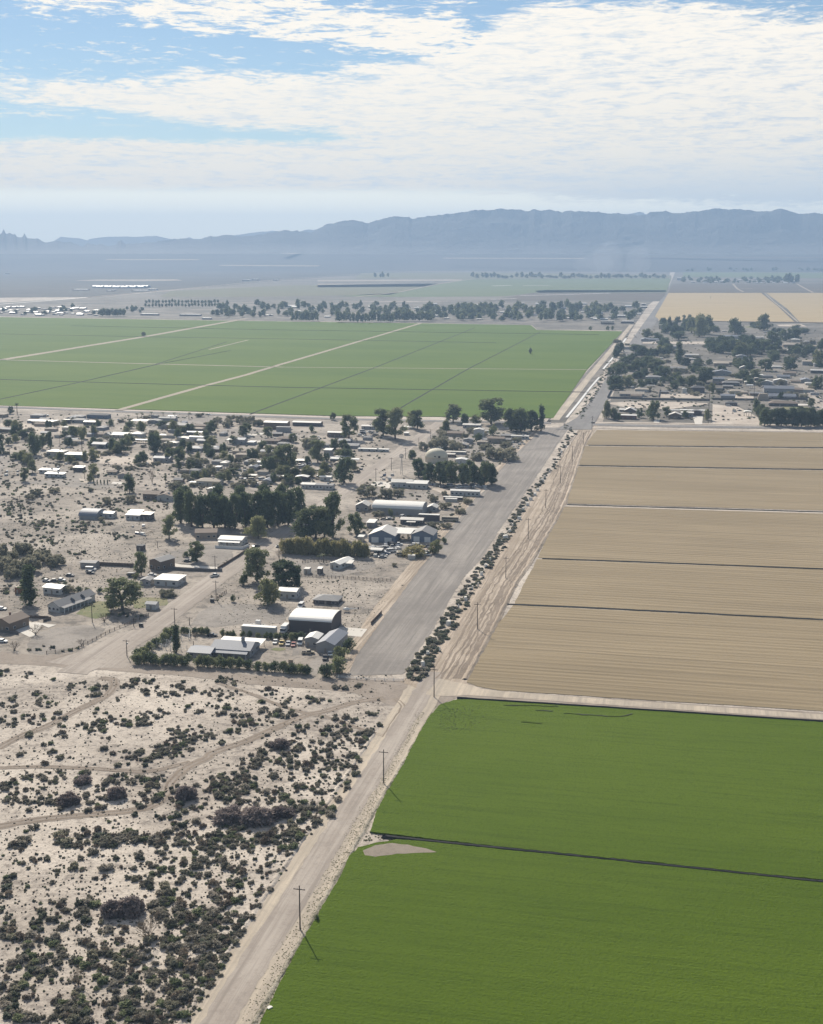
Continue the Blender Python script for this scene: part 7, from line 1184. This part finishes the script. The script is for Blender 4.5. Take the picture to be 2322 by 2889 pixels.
fence('N3', [(75, 465), (140, 350)], 2.2, BLOCK, 'dark wall end beside the main road', name='block_wall', npost=4)
fence('N4', [(880, 480), (1200, 485), (1490, 490)], 2.0, BLOCK, 'block wall behind the wide brown hipped house', name='block_wall', npost=8)
fence('K', [(230, 190), (350, 215), (440, 210)], 2.2, TRIM, 'pale corral rails inside the barn yard, front', solid=False, npost=7)
fence('K', [(250, 160), (340, 175), (345, 120)], 2.2, TRIM, 'pale corral rails inside the barn yard, back', solid=False, npost=6)
fence('K', [(400, 85), (455, 85), (460, 130), (400, 140)], 2.4, TRIM, 'pale tall pipe frame behind the columnar tree', solid=False, npost=6)
# ---------------------------------------------------------------- vehicles
PAINT = {k: plain('paint_' + k, c, 0.3, 0.5, 0.03) for k, c in dict(white=(0.72, 0.72, 0.70), dark=(0.04, 0.042, 0.048), red=(0.28, 0.06, 0.05), silver=(0.42, 0.42, 0.42), blue=(0.08, 0.11, 0.18), tan=(0.42, 0.36, 0.27), yellow=(0.55, 0.40, 0.12)).items()}
TYRE = plain('tyre', (0.025, 0.025, 0.027), 0.9, 0.1, 0.05)
def make_car(kind, paint):
    o = empty({'sedan': 'parked_car', 'pickup': 'pickup_truck', 'van': 'van', 'bus': 'bus', 'truck': 'box_truck'}[kind]); L, W = {'sedan': (4.6, 1.8), 'pickup': (5.4, 1.9), 'van': (5.6, 2.1), 'bus': (10.5, 2.5), 'truck': (7.5, 2.4)}[kind]; y = W / 2
    def side(p, y0, y1): return MB().prism(p, y0, y1)
    l = L / 2
    if kind == 'sedan': b = [(-l, .35), (l, .35), (l, .75), (l - .9, .92), (-l + .5, .95), (-l, .8)]; c = [(-l + .6, .93), (l - 1.2, .90), (l - 1.9, 1.42), (-l + 1.2, 1.45)]
    elif kind == 'pickup': b = [(-l, .45), (l, .45), (l, .95), (l - 1.2, 1.1), (-l, 1.1)]; c = [(-.6, 1.08), (l - 1.25, 1.08), (l - 1.8, 1.75), (-.4, 1.78)]
    elif kind == 'van': b = [(-l, .4), (l, .4), (l, .95), (l - .8, 1.25), (-l, 1.25)]; c = [(-l + .05, 1.23), (l - .8, 1.23), (l - 1.6, 2.1), (-l + .1, 2.15)]
    elif kind == 'bus': b = [(-l, .45), (l, .45), (l, 1.6), (-l, 1.6)]; c = [(-l + .02, 1.58), (l - .05, 1.58), (l - .3, 2.75), (-l + .2, 2.8)]
    else: b = [(-l, .6), (l, .6), (l, 1.3), (l - 1.6, 1.5), (-l, 1.0)]; c = [(l - 1.7, 1.45), (l - .25, 1.3), (l - .6, 2.3), (l - 1.7, 2.35)]
    side(b, -y, y).build('body', PAINT[paint], o)
    if kind == 'truck': MB().box(-l, l - 1.85, -y - .05, y + .05, 1.0, 3.3).build('cargo_box', PAINT['white'], o)
    ca = side(c, -y + .1, y - .1).build('cabin', GLASS, o)
    rx0 = min(p[0] for p in c[2:]) + .05; rx1 = max(p[0] for p in c[2:]) - .05; rz = max(p[1] for p in c)
    MB().box(rx0 - .1, rx1 + .1, -y + .08, y - .08, rz - .02, rz + .06).build('roof', PAINT[paint], ca)
    if kind == 'bus': MB().box(-l + .1, l - .2, -y - .01, y + .01, 2.35, 2.75).build('roof_panel', PAINT[paint], ca)
    if kind == 'pickup': MB().box(-l + .12, -.7, -y + .12, y - .12, 1.0, 1.13).build('bed', TYRE, o)
    for sx_ in (-l * .62, l * .62):
        for s_ in (-1, 1): MB().tube([(sx_, s_ * (y - .22), .34), (sx_, s_ * (y + .02), .34)], .34 if kind != 'bus' else .45, 12).build('wheel', TYRE, o)
    for s_ in (-1, 1): MB().box(l - .05, l + .03, s_ * y * .7 - .18, s_ * y * .7 + .18, .62, .8).build('headlight', TRIM, o)
    return o
CARS = {}; _used = set()
def car(kind, paint, r, x, y, yaw, label, group=None):
    if (kind, paint) not in CARS: CARS[(kind, paint)] = make_car(kind, paint)
    o = CARS[(kind, paint)] if (kind, paint) not in _used else copy_tree(CARS[(kind, paint)]); _used.add((kind, paint))
    o.location = g(r, x, y); o.rotation_euler = (0, 0, -AZ + R(yaw)); tag(o, label, {'sedan': 'car', 'pickup': 'pickup', 'van': 'van', 'bus': 'bus', 'truck': 'truck'}[kind], group)
    if group is None and 'group' in o: del o['group']
for a in (('sedan', 'white', 'R5', 800, 1052, -80, 'leftmost of the five cars in a row, white'), ('pickup', 'yellow', 'R5', 853, 1062, -80, 'yellow and white pickup, second of the five cars in a row'), ('sedan', 'silver', 'R5', 905, 1066, -80, 'silver car, third of the five in a row'), ('sedan', 'red', 'R5', 948, 1074, -80, 'red car, fourth of the five in a row'), ('van', 'white', 'R5', 1003, 1060, -80, 'white van at the right end of the five in a row'), ('pickup', 'tan', 'R5', 1065, 1140, 20, 'tan open pickup in front of the white roofed shed'),
    ('sedan', 'white', 'K', 1440, 245, -70, 'white car beside the grey workshop door'), ('pickup', 'dark', 'K', 1405, 270, -80, 'dark pickup half hidden by the round green bush'), ('truck', 'white', 'R5', 876, 962, -90, 'white box truck backed up to the dark hangar'), ('pickup', 'white', 'R5', 305, 512, 60, 'white pickup driving on the dirt street'), ('sedan', 'dark', 'R5', 645, 268, 50, 'dark car parked at the street beyond the white corner house'), ('sedan', 'silver', 'R5', 835, 272, 20, 'silver car at the street by the cane row'), ('sedan', 'dark', 'K', 615, 112, 10, 'dark car in front of the back hedge'), ('sedan', 'white', 'R5', 140, 380, 5, 'white car under the lone tree'), ('sedan', 'dark', 'R5', 85, 390, 0, 'dark car left of the lone tree'), ('van', 'white', 'R5', 1008, 760, -90, 'small white van left of the low dark shed'),
    ('sedan', 'dark', 'R4', 570, 508, 0, 'dark car alone on the sand lot'), ('sedan', 'dark', 'R4', 738, 486, 0, 'dark car in front of the white van by the storage shed'), ('van', 'white', 'R4', 740, 462, 5, 'white van in front of the grey storage shed'), ('van', 'white', 'R4', 165, 900, 10, 'white van parked beside the brown house'), ('sedan', 'white', 'R4', 20, 1045, 0, 'white car cut by the left photo edge'), ('sedan', 'white', 'R4', 15, 780, 0, 'white car at the left edge above the brown house'), ('sedan', 'silver', 'R4', 380, 552, 0, 'silver car behind the white shed'), ('sedan', 'dark', 'R4', 445, 550, 20, 'dark car behind the white shed'), ('sedan', 'white', 'R4', 500, 545, 0, 'white car behind the white shed'), ('sedan', 'white', 'R4', 1240, 505, 10, 'white car between the brown house and the flat white roof'), ('van', 'dark', 'R4', 1085, 512, 10, 'dark van left of the small dark tree'),
    ('van', 'white', 'R6', 510, 700, 10, 'white van in front of the right blue workshop'), ('pickup', 'white', 'R6', 355, 690, 20, 'white pickup between the two blue workshops'), ('bus', 'tan', 'R6', 780, 492, 0, 'old tan bus right of the long dark trailer'), ('van', 'silver', 'R6', 392, 465, 80, 'silver van at the rusty roofed shed'), ('sedan', 'tan', 'R6', 240, 480, 10, 'brown car wreck on the pale yard, left'), ('sedan', 'white', 'R6', 288, 478, 30, 'white car on the pale yard, right'), ('van', 'white', 'R6', 853, 220, 60, 'white van below the dark tree row'), ('sedan', 'silver', 'R6', 228, 790, 20, 'silver car at the front of the scrap yard'),
    ('sedan', 'white', 'R2', 258, 205, 0, 'white car driving on the paved road by the green field'), ('sedan', 'silver', 'R2', 120, 505, 30, 'silver car in front of the left grey hipped house'), ('sedan', 'dark', 'R2', 235, 510, 40, 'dark car in front of the right grey hipped house'), ('sedan', 'dark', 'R2', 570, 450, -70, 'dark car beside the grey box house'), ('van', 'white', 'R2', 690, 735, 40, 'white van in front of the dark hut'), ('sedan', 'silver', 'R2', 905, 750, 20, 'silver car between the two white edged huts'), ('van', 'white', 'N4', 255, 590, 0, 'white van in front of the dark hipped shed'), ('van', 'white', 'N4', 345, 680, 60, 'white van on the pale lot left of the arched canopy'), ('sedan', 'dark', 'N4', 425, 665, 20, 'dark car on the pale lot'), ('van', 'white', 'N4', 250, 380, -80, 'white van on the grey drive'), ('sedan', 'dark', 'N4', 310, 385, -80, 'dark car beside the white van on the grey drive'), ('van', 'white', 'N4', 1315, 445, -70, 'white van right of the big grey house'), ('sedan', 'dark', 'N4', 1645, 445, 60, 'dark car on the side street'), ('sedan', 'white', 'N4', 1690, 480, 60, 'white car on the side street'), ('sedan', 'dark', 'N4', 1700, 520, 60, 'second dark car on the side street'), ('bus', 'dark', 'N4', 120, 345, 0, 'long dark bus in the gardens'), ('sedan', 'white', 'N3', 95, 585, 0, 'white car at the street corner of the right neighbourhood, front'), ('sedan', 'white', 'N3', 75, 555, 0, 'white car at the street corner of the right neighbourhood, middle'), ('sedan', 'silver', 'N3', 95, 530, 0, 'silver car at the street corner of the right neighbourhood, rear'), ('van', 'dark', 'T4', 283, 220, 90, 'dark van far away on the main road')):
    car(*a)
rs = random.Random(31)
for k in range(18): car(rs.choice(('sedan', 'van', 'pickup')), rs.choice(('dark', 'silver', 'white', 'blue', 'tan')), 'R6', rs.uniform(230, 600), rs.uniform(688, 775), rs.uniform(0, 180), 'old vehicle in the crowded scrap yard before the blue workshops', 'vehicles of the scrap yard before the workshops')
for k in range(16): car(rs.choice(('sedan', 'van', 'pickup')), rs.choice(('dark', 'silver', 'white', 'tan')), 'R2', rs.uniform(520, 660) if k % 2 else rs.uniform(960, 1080), rs.uniform(735, 800) if k % 2 else rs.uniform(605, 650), rs.uniform(0, 180), 'old vehicle in the scrap yards of the left neighbourhood', 'vehicles of the left scrap yards')
for k in range(8): car(rs.choice(('sedan', 'van')), rs.choice(('dark', 'silver', 'white')), 'R3', rs.uniform(20, 160), rs.uniform(285, 335), rs.uniform(0, 180), 'old vehicle on the scrap lot by the street end trees', 'vehicles of the scrap lot at the street end')
for k in range(7): car(rs.choice(('sedan', 'van')), rs.choice(('dark', 'silver', 'white')), 'R3', rs.uniform(520, 900), rs.uniform(670, 690), rs.uniform(-20, 20), 'vehicle parked in the shade below the tree row', 'vehicles below the tree row')
for k in range(9): car(rs.choice(('sedan', 'van')), rs.choice(('dark', 'silver', 'white')), 'R5', rs.uniform(1545, 1730), rs.uniform(280, 345), rs.uniform(0, 180), 'old vehicle at the left end of the scrap yard', 'vehicles at the left end of the scrap yard')
# little helicopter on the sand beside the airstrip
o = empty('helicopter', g('R5', 1385, 798), -AZ + R(8))
MB().loft([[(x_, .75 * r_ * math.cos(a * math.pi / 5), 1.35 + .8 * r_ * math.sin(a * math.pi / 5)) for a in range(10)] for x_, r_ in ((-2.0, .15), (-1.6, .7), (-.6, 1.0), (.4, .95), (1.1, .5), (1.5, .25))]).build('body', PAINT['white'], o, smooth=True)
MB().tube([(1.2, 0, 1.6), (5.2, 0, 1.75)], [.24, .12], 8).build('tail_boom', PAINT['white'], o); MB().box(4.9, 5.5, -.04, .04, 1.3, 2.4).build('tail_fin', PAINT['dark'], o)
MB().tube([(0, 0, 2.1), (0, 0, 2.8)], .1, 8).build('mast', STEEL, o); MB().box(-3.6, 3.6, -.12, .12, 2.78, 2.83).build('rotor', PAINT['dark'], o)
for s_ in (-1, 1): MB().tube([(-1.7, s_ * .9, .12), (1.4, s_ * .9, .12)], .07, 6).bar((-.8, s_ * .9, .12), (-.7, s_ * .5, .9), .07).bar((.7, s_ * .9, .12), (.6, s_ * .5, .9), .07).build('skid', STEEL, o)
tag(o, 'small white helicopter parked on the sand right of the low dark shed', 'helicopter')
# farm implement on top of the yard behind the pale trailer
o = empty('farm_machine', g('R5', 660, 918), -AZ); MB().box(-3.5, 3.5, -.5, .5, .8, 1.2).bar((-3.5, 0, 1), (-5.5, .5, .6), .3).bar((3.5, 0, 1), (6, 1, .5), .3).build('frame', STEEL, o); MB().box(-1, 1, -.8, .8, 1.2, 3.0).build('cab', PAINT['white'], o)
for s_ in (-2.6, 2.6): MB().tube([(s_, -.9, .7), (s_, -.5, .7)], .7, 12).build('wheel', TYRE, o)
tag(o, 'pale farm machine standing behind the pale box trailer', 'farm machine')
# dark signs / bins by the street
for x, y, lb, r in ((285, 718, 'dark bin beside the tall street pole', 'R5'), (1150, 918, 'dark bin beside the yard gate', 'R4'), (1165, 300, 'pale post box in the barn drive', 'K')):
    mb = MB().box(-.9, .9, -.5, .5, .05, 1.5); mb.box(-.95, .95, -.55, .55, 1.5, 1.6); tag(mb.build('bin', PAINT['dark'] if r != 'K' else WALL['tan'], None, g(r, x, y), -AZ), lb, 'bin')
# loose yard clutter: boxes, tanks, boards - each its own object
def clut(i):
    mb = MB(); t = i % 3
    if t == 0: mb.box(-.9, .9, -.6, .6, 0, 1.0).box(-.95, .95, -.65, .65, 1.0, 1.08)
    elif t == 1: mb.tube([(-1, 0, .55), (1, 0, .55)], .55, 10).box(-.8, -.6, -.4, .4, 0, .4).box(.6, .8, -.4, .4, 0, .4)
    else: mb.bar((-1.4, -.4, .1), (1.4, .5, .4), .9, .12).bar((-1.1, .6, .1), (1.2, -.5, .3), .6, .1).box(-.3, .4, -.3, .3, 0, .5)
    return mb.mesh('clutter')
CL = [(clut(i), m_) for i, m_ in enumerate((WALL['white'], PAINT['blue'], WOOD, TRIM, STEEL, WALL['tan'], WALL['white']))]
for a, b in CL: a.materials.append(b)
for r, x0, x1, y0, y1, n, lb in (('R6', 100, 620, 690, 790, 26, 'before the blue workshops'), ('R2', 500, 700, 620, 780, 18, 'in the middle scrap yard'), ('R2', 960, 1300, 600, 700, 14, 'beside the white roofed cabin'), ('R2', 1480, 1640, 330, 390, 12, 'on the scrap lot by the field'), ('R4', 1040, 1230, 100, 190, 10, 'on the sand left of the grove'), ('R6', 600, 1080, 190, 250, 14, 'below the dark tree row'), ('R5', 1540, 1733, 260, 350, 14, 'at the cane row end'), ('R1', 40, 180, 660, 700, 8, 'at the left rubble lot'), ('R3', 1100, 1240, 320, 410, 9, 'at the airstrip end homes'), ('N3', 970, 1330, 340, 420, 14, 'left of the dark hipped house'), ('N4', 650, 830, 200, 400, 12, 'left of the big grey houses'), ('R6', 200, 330, 120, 200, 10, 'beside the white street house'), ('R1', 300, 1700, 200, 640, 40, 'in the far yards of the left neighbourhood'), ('R2', 0, 1500, 350, 760, 50, 'among the cabins of the left neighbourhood')):
    for k in range(n):
        me, m_ = CL[rs.randrange(len(CL))]; o = obj('yard_clutter', me, None, None, g(r, rs.uniform(x0, x1), rs.uniform(y0, y1)), rs.random() * 6); s_ = rs.uniform(.7, 1.5); o.scale = (s_, s_, s_); tag(o, 'small discarded box, tank or boards lying ' + lb, 'clutter', 'yard clutter ' + lb)

# thin smoke rising from the far plain
sm = bpy.data.materials.new('smoke'); sm.use_nodes = True; sm.node_tree.nodes.clear(); so_ = sm.node_tree.nodes.new('ShaderNodeOutputMaterial'); sv_ = sm.node_tree.nodes.new('ShaderNodeVolumeScatter')
sv_.inputs['Color'].default_value = (0.95, 0.96, 1, 1); sv_.inputs['Density'].default_value = 0.0011; sm.node_tree.links.new(sv_.outputs[0], so_.inputs['Volume'])
for i, (x, w_, h_) in enumerate(((1680, 150, 70), (1712, 110, 110), (1800, 90, 95))):
    bm = bmesh.new(); bmesh.ops.create_icosphere(bm, subdivisions=3, radius=1.0)
    for v in bm.verts: v.co *= 1 + 0.25 * mnoise.noise(v.co * 1.7 + Vector((i * 3, 0, 0)))
    me = bpy.data.meshes.new('smoke'); bm.to_mesh(me); bm.free(); P = G(x, 771)
    o = obj('smoke', me, sm, None, P + Vector((0, 0, h_ * 0.9))); o.scale = (w_, 110, h_); o['kind'] = 'stuff'
